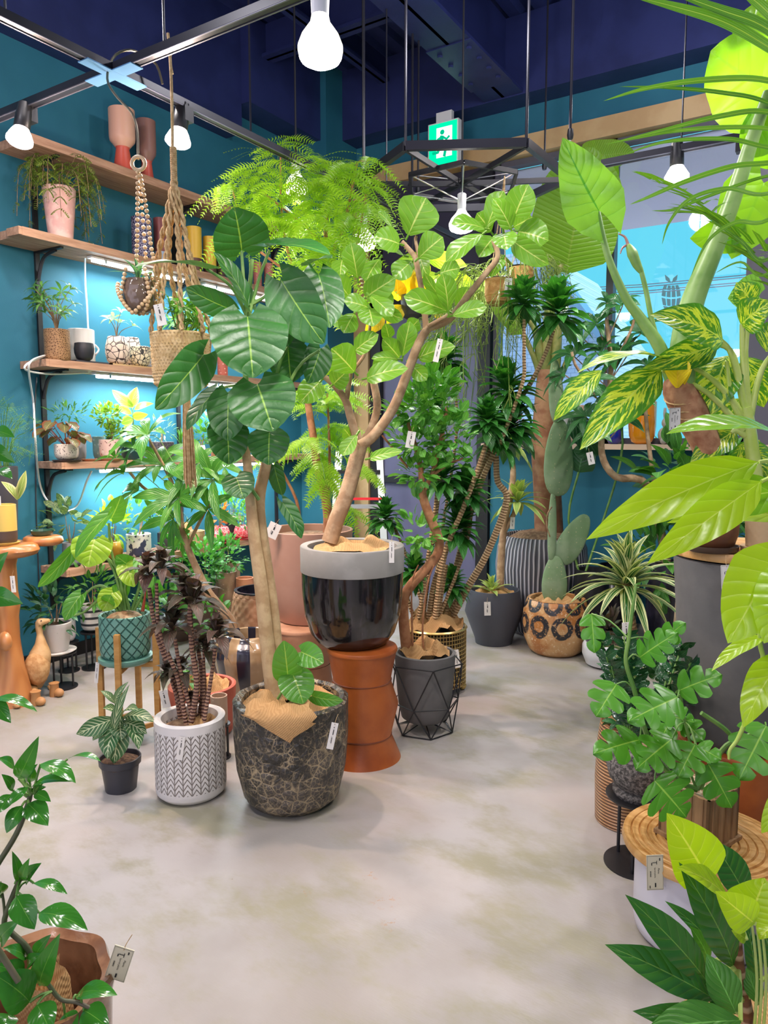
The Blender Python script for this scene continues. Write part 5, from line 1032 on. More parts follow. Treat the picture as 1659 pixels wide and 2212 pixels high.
# ---- 14 ladder by the door
tO = thing('stepladder', 'black and aluminium stepladder standing before the grey door', 'ladder', onz(800, 1325, 0)); c0 = onz(775, 1318, 0); dO = dist(c0); HL_ = 1.32
M_ALU = mat('aluminium', (.62, .64, .68), .3, .7); ax = V((1, 0, 0)); w0, w1 = .24, .17
top = c0 + FW * .25; fr = []
for s_ in (-1, 1):
    a = c0 + RT * (s_ * w0) - FW * .12; b = c0 + RT * (s_ * w1) + FW * .22 + V((0, 0, HL_)); fr.append((a, b)); MB().bar(a, b, .055, .025, FW).build('front_rail', M_ALU, tO, False)
    a2 = c0 + RT * (s_ * w0 + .02) + FW * .62; b2 = b + RT * (.01 * s_) + FW * .05; MB().bar(a2, b2, .04, .025, FW).build('rear_rail', M_BLACK, tO, False)
    MB().bar(a.lerp(b, .55), a2.lerp(b2, .55), .022, .012).build('hinge_arm', M_BLACK, tO, False)
for k in range(1, 5):
    p, q = [a.lerp(b, k / 4.6) for a, b in fr]; MB().bar(p, q, .085, .03).build('step', M_ALU if k < 4 else M_BLACK, tO, False)
p, q = [a.lerp(b, .70) for a, b in fr]; MB().bar(p - FW * .02, q - FW * .02, .02, .02).build('red_strip', mat('red_plastic', (.65, .02, .03), .4), tO, False)
# ================================================================ TRACKS, LAMPS, HANGING THINGS
ZT = 2.9; XT = onz(245, 150, ZT); X3 = onz(1462, 322, ZT)
def track(label, a, b, sus):
    t = thing('lighting_track', label, 'light track', a); d = (b - a).normalized()
    MB().bar(a, b, .042, .03).build('rail', M_TRACK, t, False); m = MB(); sd = d.cross(V((0, 0, 1))) * .017
    for s_ in (-1, 1): m.bar(a + sd * s_ - V((0, 0, .016)), b + sd * s_ - V((0, 0, .016)), .006, .004)
    m.build('edge_strip', mat('dull_steel', (.16, .16, .20), .45, .6), t, False)
    for f in sus:
        p = a.lerp(b, f); MB().tube([p, V((p.x, p.y, ZC))], .005, 6, smooth=1).build('hanger_rod', M_TRACK, t)
    return t
track('long black lighting track running along the shelves under the dark ceiling', V((XT.x, -1., ZT)), V((XT.x, 5.2, ZT)), (.1, .42, .62, .82))
track('black lighting track crossing above the hook and rope hanger', V((XL + .1, XT.y, ZT)), V((1.6, XT.y, ZT)), (.08, .33, .62, .9))
track('black lighting track in front of the shop window', V((X3.x - .38, X3.y, ZT)), V((2.1, X3.y, ZT)), (.12, .5, .9))
m = MB(); m.box((XT.x - .14, XT.y - .03, ZT - .022), (XT.x + .14, XT.y + .03, ZT - .018)); m.box((XT.x - .03, XT.y - .14, ZT - .0222), (XT.x + .03, XT.y + .14, ZT - .0178)); o = m.build('track_joint', mat('joint_blue', (.16, .36, .62), .3, .3), None, False); tag(o, 'pale blue cross joint where two lighting tracks meet', 'track joint')
M_BULB = emat('bulb_warm', (1., .93, .84), 22.); M_BULBR = emat('bulb_rosy', (1., .80, .74), 14.)
def spot(label, P, bx, by, d, bm=M_BULB, R=.055, e=35, col=WARM, up=True):
    """track spot: adapter on the track at P, lamp face at row by"""
    C = at(bx, by, d); t = thing('spotlight', label, 'lamp', C, 'ceiling spot lamps'); t['group'] = 'ceiling spot lamps'
    dr = (C - P); dr = V((dr.x, dr.y, min(dr.z, -.05))).normalized(); dr = (dr + V((0, 0, -.35))).normalized()
    MB().box((P.x - .025, P.y - .025, P.z - .075), (P.x + .025, P.y + .025, P.z - .012)).build('track_adapter', M_BLACK, t, False)
    q = Matrix(((0,) * 3,) * 3); rot = dr.to_track_quat('Z', 'Y').to_matrix().to_4x4(); H0 = C - dr * .15
    MB().tube([P - V((0, 0, .07)), P.lerp(H0, .5) + V((0, 0, -.01)), H0], .008, 7, smooth=3).build('arm', M_BLACK, t)
    m = MB(); m.lathe(H0 - dr * .03, [(.012, 0), (.028, .008), (.034, .07), (.034, .12), (.026, .128)], 20, M=rot); hd = m.build('lamp_head', M_BLACK, t)
    m = MB(); m.lathe(H0 + dr * .09, [(.03, 0), (.042, .02), (R, .05), (R, .062), (R * .8, .072), (.001, .078)], 24, M=rot); m.build('bulb', bm, hd)
    lamp('spot_glow', C + dr * .04, 'SPOT', e, col, .05, C + dr, 140, .7)
    if bm is M_BULBR: lamp('spot_halo', C + dr * .03 - V((0, 0, .06)), 'POINT', 16, col, .05)
    return t
spot('track spot near the wall end of the crossing track, aimed at the topmost shelf', onz(62, 226, ZT), 42, 305, dist(onz(62, 226, ZT)) - .05, M_BULBR, e=80, col=(1, .74, .62))
spot('track spot hanging behind the macrame rope', onz(400, 226, ZT), 384, 308, dist(onz(400, 226, ZT)) - .02, M_BULBR, e=75, col=(1, .76, .66))
spot('track spot glowing in front of the window eave', X3, 1462, 385, dist(X3), e=40, R=.06)
p = onz(1600, 285, ZT); spot('track spot shining through the lime leaves by the window', V((p.x, X3.y, ZT)), 1648, 228, 2.9, e=14)
def pend(label, px, py, d, R=.06, e=40, ztop=None):
    C = at(px, py, d); t = thing('pendant_bulb', label, 'lamp', C, 'hanging reflector bulbs')
    MB().lathe(C, [(R * .94, -.03), (R, -.012), (R, .0), (R * .82, .028), (R * .45, .06), (.024, .078)], 28, cap=False).build('reflector', emat('reflector_glow', (1., .96, .86), 1.3), t)
    MB().lathe(C, [(.001, -.055), (R * .5, -.05), (R * .85, -.038), (R * .95, -.026)], 28).build('bulb_face', M_BULB, t)
    MB().lathe(C, [(.024, .076), (.026, .12), (.026, .165), (.02, .17), (.001, .17)], 16).build('neck', M_WHITE, t)
    MB().tube([C + V((0, 0, .165)), V((C.x, C.y, ztop or ZC - .05))], .006, 6, smooth=1).build('cord', M_BLACK, t)
    lamp('pendant_glow', C - V((0, 0, .09)), 'SPOT', e, WARM, .06, C - V((0, 0, 1)), 160, .8)
    lamp('pendant_halo', C - V((0, 0, .07)), 'POINT', e * .08, WARM, .05); return t
pend('large white bulb hanging alone under the dark ceiling', 692, 100, 2.15, .062, 32)
pend('bulb shining through the feathery tree crown', 640, 402, 4.5, .068, 20)
pend('round glowing bulb between the feathery tree and the pale fig', 785, 522, 4.7, .08, 30)
pend('bulb glowing behind a leaf of the pale fig, under the hexagon frame', 997, 483, 4.5, .075, 30)
# ---- hexagon frame on rods
nl, nr = onz(876, 316, 2.95), onz(1137, 309, 2.95); side = (nr - nl).length; dx = (nr - nl).normalized(); dyv = V((-dx.y, dx.x, 0)); ctr = (nl + nr) / 2 + dyv * side * .866
tX = thing('hexagon_hanging_frame', 'black hexagon frame of metal bars hung from the ceiling on rods', 'hanging frame', ctr)
hx_ = [ctr + (dx * cos(i * PI / 3) + dyv * sin(i * PI / 3)) * side for i in range(6)]; hi_ = [ctr + (dx * cos(i * PI / 3 + PI / 6) + dyv * sin(i * PI / 3 + PI / 6)) * side * .56 - V((0, 0, .02)) for i in range(6)]
for i in range(6): MB().bar(hx_[i], hx_[(i + 1) % 6], .03, .045).build('outer_bar', M_TRACK, tX, False)
for i in range(6): MB().bar(ctr - V((0, 0, .02)), hx_[i] - V((0, 0, .01)), .018, .03).build('spoke', M_BLACK, tX, False)
m = MB()
for i in range(6): m.bar(hi_[i], hi_[(i + 1) % 6], .016, .026)
m.build('inner_frame', M_BLACK, tX, False); m = MB(); ap = ctr - V((0, 0, .12))
for i in range(6): m.tube([hi_[i], ap], .004, 5, smooth=1); m.tube([hi_[i], ctr], .003, 5, smooth=1)
m.tube([ap, ctr], .004, 5, smooth=1); m.build('thin_rod_frame', M_STEEL, tX)
for i in (0, 2, 4, 5): MB().tube([hx_[i], V((hx_[i].x, hx_[i].y, ZC))], .008, 7, smooth=1).build('hanger_rod', M_TRACK, tX)
for i, (x, y0, y1, d) in enumerate(((787, 0, 352, 4.7), (903, 82, 410, 5.2), (1176, 0, 360, 5.3), (1232, 0, 292, 4.1))):
    a, b = at(x, y1, d), at(x, y1, d); b.z = ZC; o = MB().tube([a, b], .007, 6, smooth=1).build('ceiling_hanger_rod', M_TRACK, None, loc=a); MB().lathe(a, [(.014, -.02), (.018, 0), (.014, .03)], 10).build('end_cap', M_BLACK, o)
    tag(o, ['thin black rod hanging beside the feathery tree crown', 'thin black rod hanging beside the EXIT sign', 'thin black rod behind the hexagon frame corner', 'thin black rod ending above the big arrow shaped leaf'][i], 'rod', 'ceiling rods')
# ---- emergency exit sign
E_ = ony(957, 312, 5.52); tS = thing('exit_sign', 'green and white running man EXIT sign hanging under the ceiling beam', 'sign', E_); sw, sh = .125, .165
MB().box((E_.x - sw - .012, E_.y - .0, E_.z - sh - .012), (E_.x + sw + .012, E_.y + .06, E_.z + sh + .012)).build('housing', M_WHITE, tS, False); MB().box((E_.x - .07, E_.y + .01, E_.z + sh + .012), (E_.x + .07, E_.y + .05, 4.04)).build('mount', M_WHITE, tS, False)
MB().box((E_.x - sw, E_.y - .006, E_.z - sh), (E_.x + sw, E_.y - .001, E_.z + sh)).build('green_panel', emat('exit_green', (.0, .55, .26), 1.3), tS, False)
MB().box((E_.x - .055, E_.y - .010, E_.z - .10), (E_.x + .085, E_.y - .007, E_.z + .13)).build('white_doorway', emat('exit_white', (.85, 1, .95), 1.25), tS, False)
m = MB(); ey = E_.y - .015
def seg_(pts, r): m.tube([V((E_.x + a, ey, E_.z + b)) for a, b in pts], r, 6, smooth=1)
m.ball(V((E_.x - .0, ey, E_.z + .09)), .02, sy=.3); seg_([(0, .06), (-.012, -.01)], .017); seg_([(-.012, -.01), (.03, -.05), (.02, -.10)], .012); seg_([(-.012, -.01), (-.04, -.06), (-.085, -.06)], .012); seg_([(.0, .055), (.04, .03), (.065, .05)], .009); seg_([(.0, .055), (-.04, .04), (-.055, .0)], .009)
m.build('running_figure', emat('exit_green_dark', (.0, .40, .20), 1.0), tS)
# ---- hook and bead hanger
dK_ = dist(XT); M_ROPE = mat('jute_rope', (.42, .27, .12), .85, col2=(.58, .41, .21), ns=60, bump=.6, bs=90); M_HOOKM = mat('hook_metal', (.20, .18, .13), .35, .8)
o = MB().tube([at(x, y, dK_ + dz) for x, y, dz in ((351, 182, .12), (338, 140, .1), (312, 121, .08), (282, 108, .02), (250, 118, 0), (234, 150, -.02), (234, 180, -.04), (255, 212, -.04), (285, 245, -.04), (297, 285, -.04), (298, 345, -.04))], .005, 7).build('hanging_hook', M_HOOKM, None, loc=XT); tag(o, 'long bent wire hook looped over the track joint', 'hook')
M_BEAD = mat('wood_bead', (.62, .42, .22), .5, col2=(.70, .50, .29), ns=14); d_ = dK_ - .05; s_ = sc(500, d_)
C_ = at(300, 640, d_); tb = thing('bead_hanger', 'wooden bead plant hanger cradling the brown scaled pot', 'plant hanger', C_)
R_ = at(299, 353, d_); m = MB(); m.tube([R_ + (RT * cos(a) + V((0, 0, 1)) * sin(a)) * 14 * s_ for a in [i / 20 * 2 * PI for i in range(21)]], 4 * s_, 8, smooth=1); m.build('ring', mat('ring_wood', (.66, .48, .28), .45), tb)
def beads(pts, r, nm):
    q, _ = spline([V(p) for p in pts], 1., 14); m = MB(); acc = 0; last = q[0]; m.ball(q[0], r, 8, 5)
    for p in q[1:]:
        if (p - last).length >= r * 1.86: m.ball(p, r, 8, 5); last = p
    m.build(nm, M_BEAD, tb)
rb = 4.6 * s_; pr = 38 * s_
beads([at(298, 372, d_), at(297, 440, d_), at(296, 520, d_), at(294, 585, d_)], rb, 'bead_strand'); beads([at(303, 380, d_), at(316, 450, d_), at(326, 530, d_), at(334, 570, d_)], rb, 'bead_strand')
beads([at(301, 380, d_ + .06), at(308, 470, d_ + .07), at(315, 560, d_ + .1)], rb, 'bead_strand')
for a0 in (-2.3, -.75, .8):
    pts = [C_ + RT * (cos(a0 + k * .0) * pr * 1.12) * sin(PI * f * .5) + FW * (sin(a0) * pr * 1.12 * sin(PI * f * .5)) + V((0, 0, -pr * .98 * cos(PI * f * .5) - .0)) for k, f in enumerate((0, .3, .6, .85, 1.))] + [C_ + (RT * cos(a0) + FW * sin(a0)) * pr * .75 + V((0, 0, 55 * s_))]
    beads(pts, rb, 'bead_loop')
beads([C_ + RT * (cos(a) * pr * 1.14) + FW * (-abs(sin(a)) * pr * 1.14) + V((0, 0, (-4 + 34 * abs(cos(a)) - 38 * abs(sin(a))) * s_)) for a in [PI * i / 12 for i in range(13)]], rb, 'bead_loop')
t = thing('potted_plant', 'brown glazed scale relief pot of spiky leaves hung in wooden beads', 'plant', C_); sca = lambda a, z, r: r * (1 + .05 * abs(sin(5 * a + (PI / 2 if int((z + .09) / .035) % 2 else 0))) * abs(sin((z + .09) / .035 * PI)))
pot(t, C_ - V((0, 0, 36 * s_)), [(16 * s_, 0), (28 * s_, 8 * s_), (34 * s_, 30 * s_), (33 * s_, 54 * s_), (29 * s_, 70 * s_)], mat('brown_scale_glaze', (.10, .065, .045), .12, col2=(.16, .11, .08), ns=9, coat=.5), 'pot', 60, sca, 6)
m = MB(); rosette(m, C_ + V((0, 0, 30 * s_)), 16, .16, .016, 'lan', 0, 80, droop=.2); m.build('foliage', LM('leaf_blue_green', (.03, .11, .08), (.06, .18, .12), vs=0), t)
# ---- macrame hanger with woven basket
d_ = dK_ - .02; s_ = sc(500, d_); tm = thing('macrame_hanger', 'knotted jute macrame hanger with a long tassel', 'plant hanger', at(373, 320, d_))
MB().tube([at(x, y, d_) for x, y in ((363, 72), (366, 110), (368, 130), (371, 200), (373, 320))], .006, 7).build('top_cord', M_ROPE, tm)
MB().tube([at(377, 92, d_), at(368, 125, d_), at(373, 160, d_)], .004, 6).build('cord_end', M_ROPE, tm)
m = MB(); m.tube([at(374, 318, d_), at(376, 395, d_)], 6.5 * s_, 12, smooth=1)
for k in range(18): m.lathe(at(374 + k * .12, 320 + k * 4.2, d_), [(6.2 * s_, -.004), (7.6 * s_, 0), (6.2 * s_, .004)], 12, cap=False)
m.build('wrapped_knot', M_ROPE, tm)
BC = at(392, 722, d_); br = 63 * s_
for i in range(8):
    a = 2 * PI * (i + .35) / 8; e = BC + RT * (cos(a) * br * 1.02) + FW * (sin(a) * br * 1.02); x_ = 375 + (40 * cos(a))
    mid = at(376 + 38 * cos(a), 560, d_ + .05 * sin(a)); m = MB(); p0 = at(376 + 2 * cos(a), 392, d_); q, _ = spline([p0, p0.lerp(mid, .5) + V((0, 0, .0)), mid, e.lerp(mid, .45), e], 1., 9)
    for s2 in (0, PI):
        m.tube([p + RT * (.0065 * cos(k * 1.1 + s2)) + FW * (.0065 * sin(k * 1.1 + s2)) for k, p in enumerate(q)], .0055, 6, smooth=1)
    b0 = at(405, 855, d_); m.tube([e, e.lerp(b0, .5) + (e - BC).normalized() * .03, b0], .0035, 6); m.build('rope', M_ROPE, tm)
m = MB(); q0 = at(403, 860, d_)
for i in range(60):
    a = rnd.random() * 2 * PI; r_ = rnd.random() ** .5 * 12 * s_; ln = rnd.uniform(.85, 1.05); e = at(411, 870 + 178 * ln, d_) + V((cos(a) * r_ * 1.1, sin(a) * r_ * 1.1, 0)); m.tube([q0 + V((cos(a) * r_ * .6, sin(a) * r_ * .6, 0)), q0.lerp(e, .5) + V((cos(a) * r_, sin(a) * r_, 0)) * .4, e], .0022, 4)
m.build('tassel', M_ROPE, tm)
t = thing('potted_plant', 'coarse woven jute basket with ferny leaves in the macrame hanger', 'plant', at(392, 838, d_))
b0 = at(392, 838, d_); bh = BC.z - b0.z; wv = lambda a, z, r: r * (1 + .025 * sin(46 * a + (PI if int(z / .013) % 2 else 0)) + .012 * sin(z / .013 * 2 * PI))
pot(t, b0, [(48 * s_, 0), (57 * s_, .012), (60 * s_, bh * .3), (63 * s_, bh)], mat('jute_weave', (.50, .34, .15), .85, col2=(.62, .45, .23), ns=40, bump=.5, bs=120), 'basket', 150, wv, 26, .012, .05)
m = MB(); st = MB()
for i in range(9):
    C2 = BC + V((rnd.uniform(-.08, .08), rnd.uniform(-.08, .08), rnd.uniform(.02, .12))); st.tube([BC - V((0, 0, .05)), C2], .003, 5, smooth=1); palm5(m, C2, V((rnd.uniform(-.5, .5), rnd.uniform(-.5, .5), .6)), 7, .09, .02, 75, .25, nl=4, nw=1)
m.build('foliage', L_MID, t); st.build('plant_stem', M_GSTEM, t)
# ---- small woven baskets hung from the hexagon frame
M_SEA = mat('seagrass', (.40, .20, .05), .8, col2=(.52, .30, .10), ns=30, bump=.6, bs=70); M_RHI = LM('leaf_rhipsalis', (.16, .26, .03), (.30, .42, .07), tr=.2, vs=0)
def hbask(label, px, y0, y1, w_, d, top):
    s_ = sc(y1, d); C = at(px, y1, d); h_ = at(px, y0, d).z - C.z; t = thing('hanging_basket', label, 'plant', C); r = w_ / 2 * s_
    pot(t, C, [(r * .55, 0), (r * .88, h_ * .12), (r, h_ * .4), (r, h_)], M_SEA, 'basket', 40, lambda a, z, q: q * (1 + .02 * sin(z * 500)), 8, .008, .03)
    MB().lathe(C + V((0, 0, h_)), [(r * .98, -.003), (r * 1.03, .002), (r * .98, .006), (r * .93, .002)], 40, cap=False).build('dark_rim', M_BLACK, t)
    m = MB(); T = at(top[0], top[1], d)
    for i in range(3): a = i * 2.1; m.tube([C + V((cos(a) * r, sin(a) * r, h_)), C + V((cos(a) * r * .5, sin(a) * r * .5, h_ + .12)), T], .003, 5)
    m.build('cord', M_ROPE, t); return t, C + V((0, 0, h_)), r
def rhip(t, C, r, n, L, sprd=.16, bias=V((0, 0, 0))):
    m = MB()
    for i in range(n):
        a = rnd.random() * 2 * PI; o_ = V((cos(a), sin(a), 0)) + bias; l = L * rnd.uniform(.4, 1.); p = C + V((cos(a), sin(a), 0)) * r * .8
        q = [p, p + o_ * sprd * rnd.uniform(.3, .7) + V((0, 0, .05)), p + o_ * sprd * rnd.uniform(.6, 1.) - V((0, 0, l * .4)), p + o_ * sprd * rnd.uniform(.5, 1.) - V((0, 0, l)) + rv(.03)]; m.tube(q, .0022, 4, smooth=4)
        for k in (1, 2):
            b = q[k].lerp(q[k + 1 if k < 3 else 3], rnd.random())
            for _ in range(4): m.tube([b, b + (o_ * .05 - V((0, 0, .05)) + rv(.05)), b + (o_ * .06 - V((0, 0, .10)) + rv(.06))], .0017, 4, smooth=2)
    m.build('foliage', M_RHI, t)
t, C2, r2 = hbask('woven seagrass basket with a price tag hanging before the window', 1076, 604, 660, 58, 4.3, (1090, 380))
rhip(t, C2, r2, 46, .8, .2, V(RT) * -.7)
t, C2, r2 = hbask('farther woven seagrass basket of stringy green stems before the window', 1125, 578, 622, 54, 4.7, (1110, 400)); rhip(t, C2, r2, 60, .35, .2)
t = thing('hanging_plant', 'plant with big yellow and green leaves hanging behind the pale fig', 'plant', at(900, 640, 4.6)); m = MB()
for q in ((880, 640, 852, 585, 40), (890, 640, 930, 575, 40), (925, 640, 975, 590, 40), (870, 660, 835, 700, 40), (830, 680, 788, 722, 36), (905, 650, 900, 575, 50), (950, 640, 1010, 595, 36), (860, 650, 858, 600, 40), (935, 650, 950, 700, 30)): LF(m, *q, 4.6, 4.55, roll=rnd.uniform(-30, 30), prof='lan', wav=.2, fold=.2)
m.build('foliage', LM('leaf_yellow', (.62, .40, .01), (.75, .55, .02), vein=(.8, .65, .1), tr=.45), t); m = MB()
for q in ((920, 560, 1010, 575, 40), (930, 565, 860, 560, 30), (960, 600, 1030, 620, 36), (900, 600, 960, 610, 30)): LF(m, *q, 4.55, 4.5, roll=rnd.uniform(-20, 20), prof='lan')
m.build('green_foliage', L_LIME, t); MB().lathe(at(900, 690, 4.6), [(.06, 0), (.09, .02), (.10, .14), (.09, .14), (.001, .13)], 24).build('pot', M_BLACK, t); m = MB()
for x in (870, 930): m.tube([at(900 + (x - 900) * .6, 640, 4.6), at(900, 430, 4.6)], .003, 5, smooth=1)
m.build('cord', M_BLACK, t)
# ================================================================ LEFT EDGE: WOODEN PEDESTAL AND DUCKS
cP, rP = stand(22, 1532, 88); dP = dist(cP); sP = sc(1300, dP); tP = thing('log_pedestal', 'smooth carved tree trunk pedestal table with a mushroom shaped top', 'table', cP)
g = G('polished_log'); o_ = g.tc(); n_ = g.noise(g.mp(o_, (1, 1, .16)), 9, 4, .6); w_ = g.n('ShaderNodeTexWave', bands_direction='X'); g.put(w_.inputs['Vector'], g.mp(o_, (1, 1, .25))); w_.inputs['Scale'].default_value = 9; w_.inputs['Distortion'].default_value = 5.; w_.inputs['Detail'].default_value = 2
M_LOG = g.fin(g.pbr(g.mix(g.ma('ADD', g.ma('MULTIPLY', w_.outputs[1], .4), g.ma('MULTIPLY', n_, .6)), (.36, .12, .03), (.60, .27, .09)), .3, 0, None, .5, .3))
zt = zof(cP, 1172); lump = lambda a, k, r, z: r * (1 + .10 * sin(a * 2 + 1) + .06 * sin(3 * a + z * 7))
MB().lathe(cP, [(48 * sP, 0), (44 * sP, .06), (34 * sP, .22), (28 * sP, .36), (27 * sP, .48), (30 * sP, .54), (26 * sP, .62), (25 * sP, zt - .12), (30 * sP, zt - .06), (44 * sP, zt - .03)], 40, lump, sub=3).build('trunk', M_LOG, tP)
m = MB(); m.ball(cP - FW * .10 + RT * (18 * sP) + V((0, 0, .37)), .045, sx=1, sy=.7, sz=1.2); m.build('burl', M_LOG, tP)
slab = [(50 * sP, -.075), (64 * sP, -.062), (70 * sP, -.038), (66 * sP, -.012), (56 * sP, 0), (.001, 0)]
MB().lathe(cP + V((0, 0, zt)), slab, 44, lump).build('table_top', M_LOG, tP); c2 = cP + RT * (66 * sP) + FW * .12; MB().lathe(V((c2.x, c2.y, zt + .022)), [(r * .58, z * .7) for r, z in slab], 36, lump).build('side_lobe', M_LOG, tP)
c2.z = zt + .022
cY = cP + RT * (22 * sP) - FW * .06; g = G('yellow_over_brown'); z_ = g.sep(g.tc())[2]; M_YB = g.fin(g.pbr(g.mix(g.ss(z_, .072, .074), (.085, .05, .035), (.66, .48, .11)), .5))
def pl_two(t, p, r, d):
    m = MB(); LF(m, 40, 1078, 56, 1016, 18, d, prof='lan', fold=.4); LF(m, 37, 1080, 2, 1040, 20, d, roll=30, prof='lan', fold=.4); LF(m, 38, 1080, 46, 1040, 14, d, roll=-40, prof='lan'); m.build('leaf', LM('leaf_cream_edge', (.20, .30, .06), (.30, .36, .10), var='edge', vcol=(.62, .58, .28), vs=.1), t)
    MB().box((-.006, -.001, 0), (.006, .001, .06), Matrix.Translation(p - FW * r * .6)).build('plant_marker', M_WHITE, t, False)
vessel('yellow over brown pot with two striped leaves on the log pedestal', 42, 1090, 48, 0, zt, 'cyl', M_YB, pl_two, saucer=mat('yellow_saucer', (.60, .42, .10), .5), c=cY, soil=M_['pebbles'])
o = MB().lathe((0, 0, 0), [(.045, 0), (.055, .01), (.062, .03), (.056, .03), (.05, .012), (.001, .01)], 28).build('dish', mat('dark_green_glaze', (.03, .09, .06), .2)); o.location = c2; tag(o, 'small dark green glazed dish on the side lobe of the log pedestal', 'dish')
cS = cP - RT * (16 * sP) - FW * .07; vessel('cracked stony grey pot at the edge of the log pedestal', 0, 1095, 36, 0, zt, 'cyl', crackle('stone_stack', (.30, .26, .20), (.08, .06, .05), 30, .12), c=cS)
cQ = cP - RT * (6 * sP) + FW * .095; t = vessel('tall grey square planter with an airy asparagus fern on the log pedestal', 14, 1008, 56, 0, zt, 'tap', M_['slate'], c=cQ, name='potted_fern', cat='plant')
m = MB(); st = MB()
for i in range(26):
    a = rnd.random() * 2 * PI; top = V((cQ.x, cQ.y, zof(cQ, 1010))); e = top + V((cos(a) * rnd.uniform(.04, .16), sin(a) * rnd.uniform(.04, .16), rnd.uniform(.05, .36))) + RT * .03; st.tube([top - V((0, 0, .1)), top.lerp(e, .5) + V((0, 0, .05)), e], .0015, 4)
    for _ in range(5): q = e + rv(.05); dd = rdir() * .06; frond(m, [q - dd, q, q + dd], .028, 9, .0035, V((0, 0, 1)) + rv(.3), nl=1)
m.build('foliage', LM('leaf_asparagus', (.05, .18, .03), (.12, .30, .06), vs=0), t); st.build('plant_stem', M_GSTEM, t)
M_DUCK = mat('carved_duck_wood', (.52, .30, .12), .5, col2=(.62, .40, .19), ns=14, bump=.2); M_DUCKR = mat('root_bark_wood', (.42, .22, .08), .8, col2=(.56, .34, .15), ns=30, bump=1., bs=55); M_BOOT = mat('boot_wood', (.44, .22, .08), .55)
def duck(label, pts, scale, d, boots):
    """carved bird: rows of (px, py, radius px) from tail to beak"""
    s_ = sc(1450, d); c = onz(boots[0][0], boots[0][1], 0); t = thing('wooden_duck', label, 'figurine', c); m = MB(); rg = []
    m.tube([at(x, y, d) for x, y, r in pts], [r * s_ for x, y, r in pts], 14, smooth=4); m.build('body', M_DUCK, t)
    return t, s_
dU = dist(onz(115, 1505, 0)) + .02
t, sU = duck('taller carved wooden duck with bark wings and boots by the log pedestal', [(84, 1487, 6), (80, 1470, 20), (82, 1440, 25), (87, 1412, 22), (88, 1390, 12), (86, 1370, 6.5), (84, 1352, 7.5), (88, 1344, 9.5), (97, 1342, 6.5), (107, 1340, 3.5)], 1, dU, [(108, 1505)])
C_ = at(85, 1440, dU); MB().ball(C_ - FW * .03, 27 * sU, 18, 12, sx=1, sy=.95, sz=1.35).build('bark_wing', M_DUCKR, t)
for x, y, lx in ((78, 1522, 70), (118, 1503, 110)):
    p = onz(x, y, 0); m = MB(); q = at(lx, 1478, dist(p) - .0); m.tube([V((p.x, p.y, .03)), at(lx, 1478, dU)], [8 * sU, 9 * sU], 10, smooth=1); m.build('leg', M_DUCK, t)
    m = MB(); m.lathe(V((p.x, p.y, 0)), [(10 * sU, 0), (10.5 * sU, .02), (9 * sU, .06), (11 * sU, .075), (.001, .075)], 16); m.ball(V((p.x, p.y, .022)) + RT * (11 * sU) - FW * .01, 11 * sU, 12, 8, sx=1.2, sy=.9, sz=.85); m.build('boot', M_BOOT, t)
m = MB(); m.ball(at(89, 1341, dU - .02), 1.5 * sU); m.build('eye', M_BLACK, t)
t, sU = duck('smaller carved wooden duckling beside the foot of the log pedestal', [(4, 1492, 10), (14, 1487, 20), (24, 1470, 17), (24, 1452, 8), (23, 1445, 7.5), (29, 1441, 7), (38, 1442, 3.5), (43, 1441, 2)], 1, dU - .06, [(20, 1528)])
p = onz(36, 1532, 0)
for x, y in ((14, 1528), (36, 1530)):
    p = onz(x, y, 0); m = MB(); m.tube([V((p.x, p.y, .01)), at(x - 6, 1498, dU - .06)], 3.5 * sU, 8, smooth=1); m.build('leg', M_DUCK, t); m = MB(); m.ball(V((p.x, p.y, .014)), 7 * sU, 10, 6, sx=1.5, sy=1, sz=.7); m.build('boot', M_BOOT, t)
# ================================================================ NEAR LEFT: GLAZED POT WITH UMBRELLA TREE
zO = .46; cO = onz(62, 2130, zO); dO_ = dist(cO); sO = sc(2130, dO_); cO.z = 0
tO2 = thing('potted_umbrella_tree', 'glossy leaved umbrella tree in a brown glazed eight sided pot, nearest on the floor', 'plant', cO)
oc = lambda a, k, r, z: r * (.955 + .06 * abs(cos(4 * a + .3)) ** 2.)
M_OCT = mat('brown_glaze', (.17, .075, .035), .16, col2=(.30, .15, .075), ns=12, bump=.3, bs=25, coat=.6); R_ = 176 * sO
m = MB(); m.lathe(cO, [(R_ * .72, 0), (R_ * .82, .04), (R_ * .9, .2), (R_ * .96, zO - .03), (R_, zO), (R_ * .97, zO + .012), (R_ * .84, zO + .004), (R_ * .80, zO - .03), (R_ * .76, zO - .22), (.001, zO - .22)], 96, lambda a, k, r, z: oc(a, k, r, z) if r > R_ * .83 or z < .1 else r, sub=2); m.build('pot', M_OCT, tO2)
fsoil(cO, R_ * .76, zO - .2, M_SOIL, tO2)
m = MB(); P = []
for i in range(9):
    for j in range(14): a = 2.6 + j * .25 - .9; rr = R_ * (.30 + .05 * sin(i * .9)) * (1 - .02 * i); P.append(cO + V((cos(a) * rr, sin(a) * rr, zO - .2 + i * .028 + .012 * sin(j * 1.4 + i))) + RT * (28 * sO))
m.quadgrid(P, 9, 14); m.lathe(cO + RT * (28 * sO), [(R_ * .30, zO - .2), (R_ * .36, zO - .1), (R_ * .30, zO + .0), (R_ * .26, zO + .02), (.01, zO - .03)], 40, lambda a, k, r, z: r * (1 + .09 * sin(5 * a + z * 20))); m.build('burlap_wrap', M_BUR, tO2)
m = MB(); dd = dO_ - .02
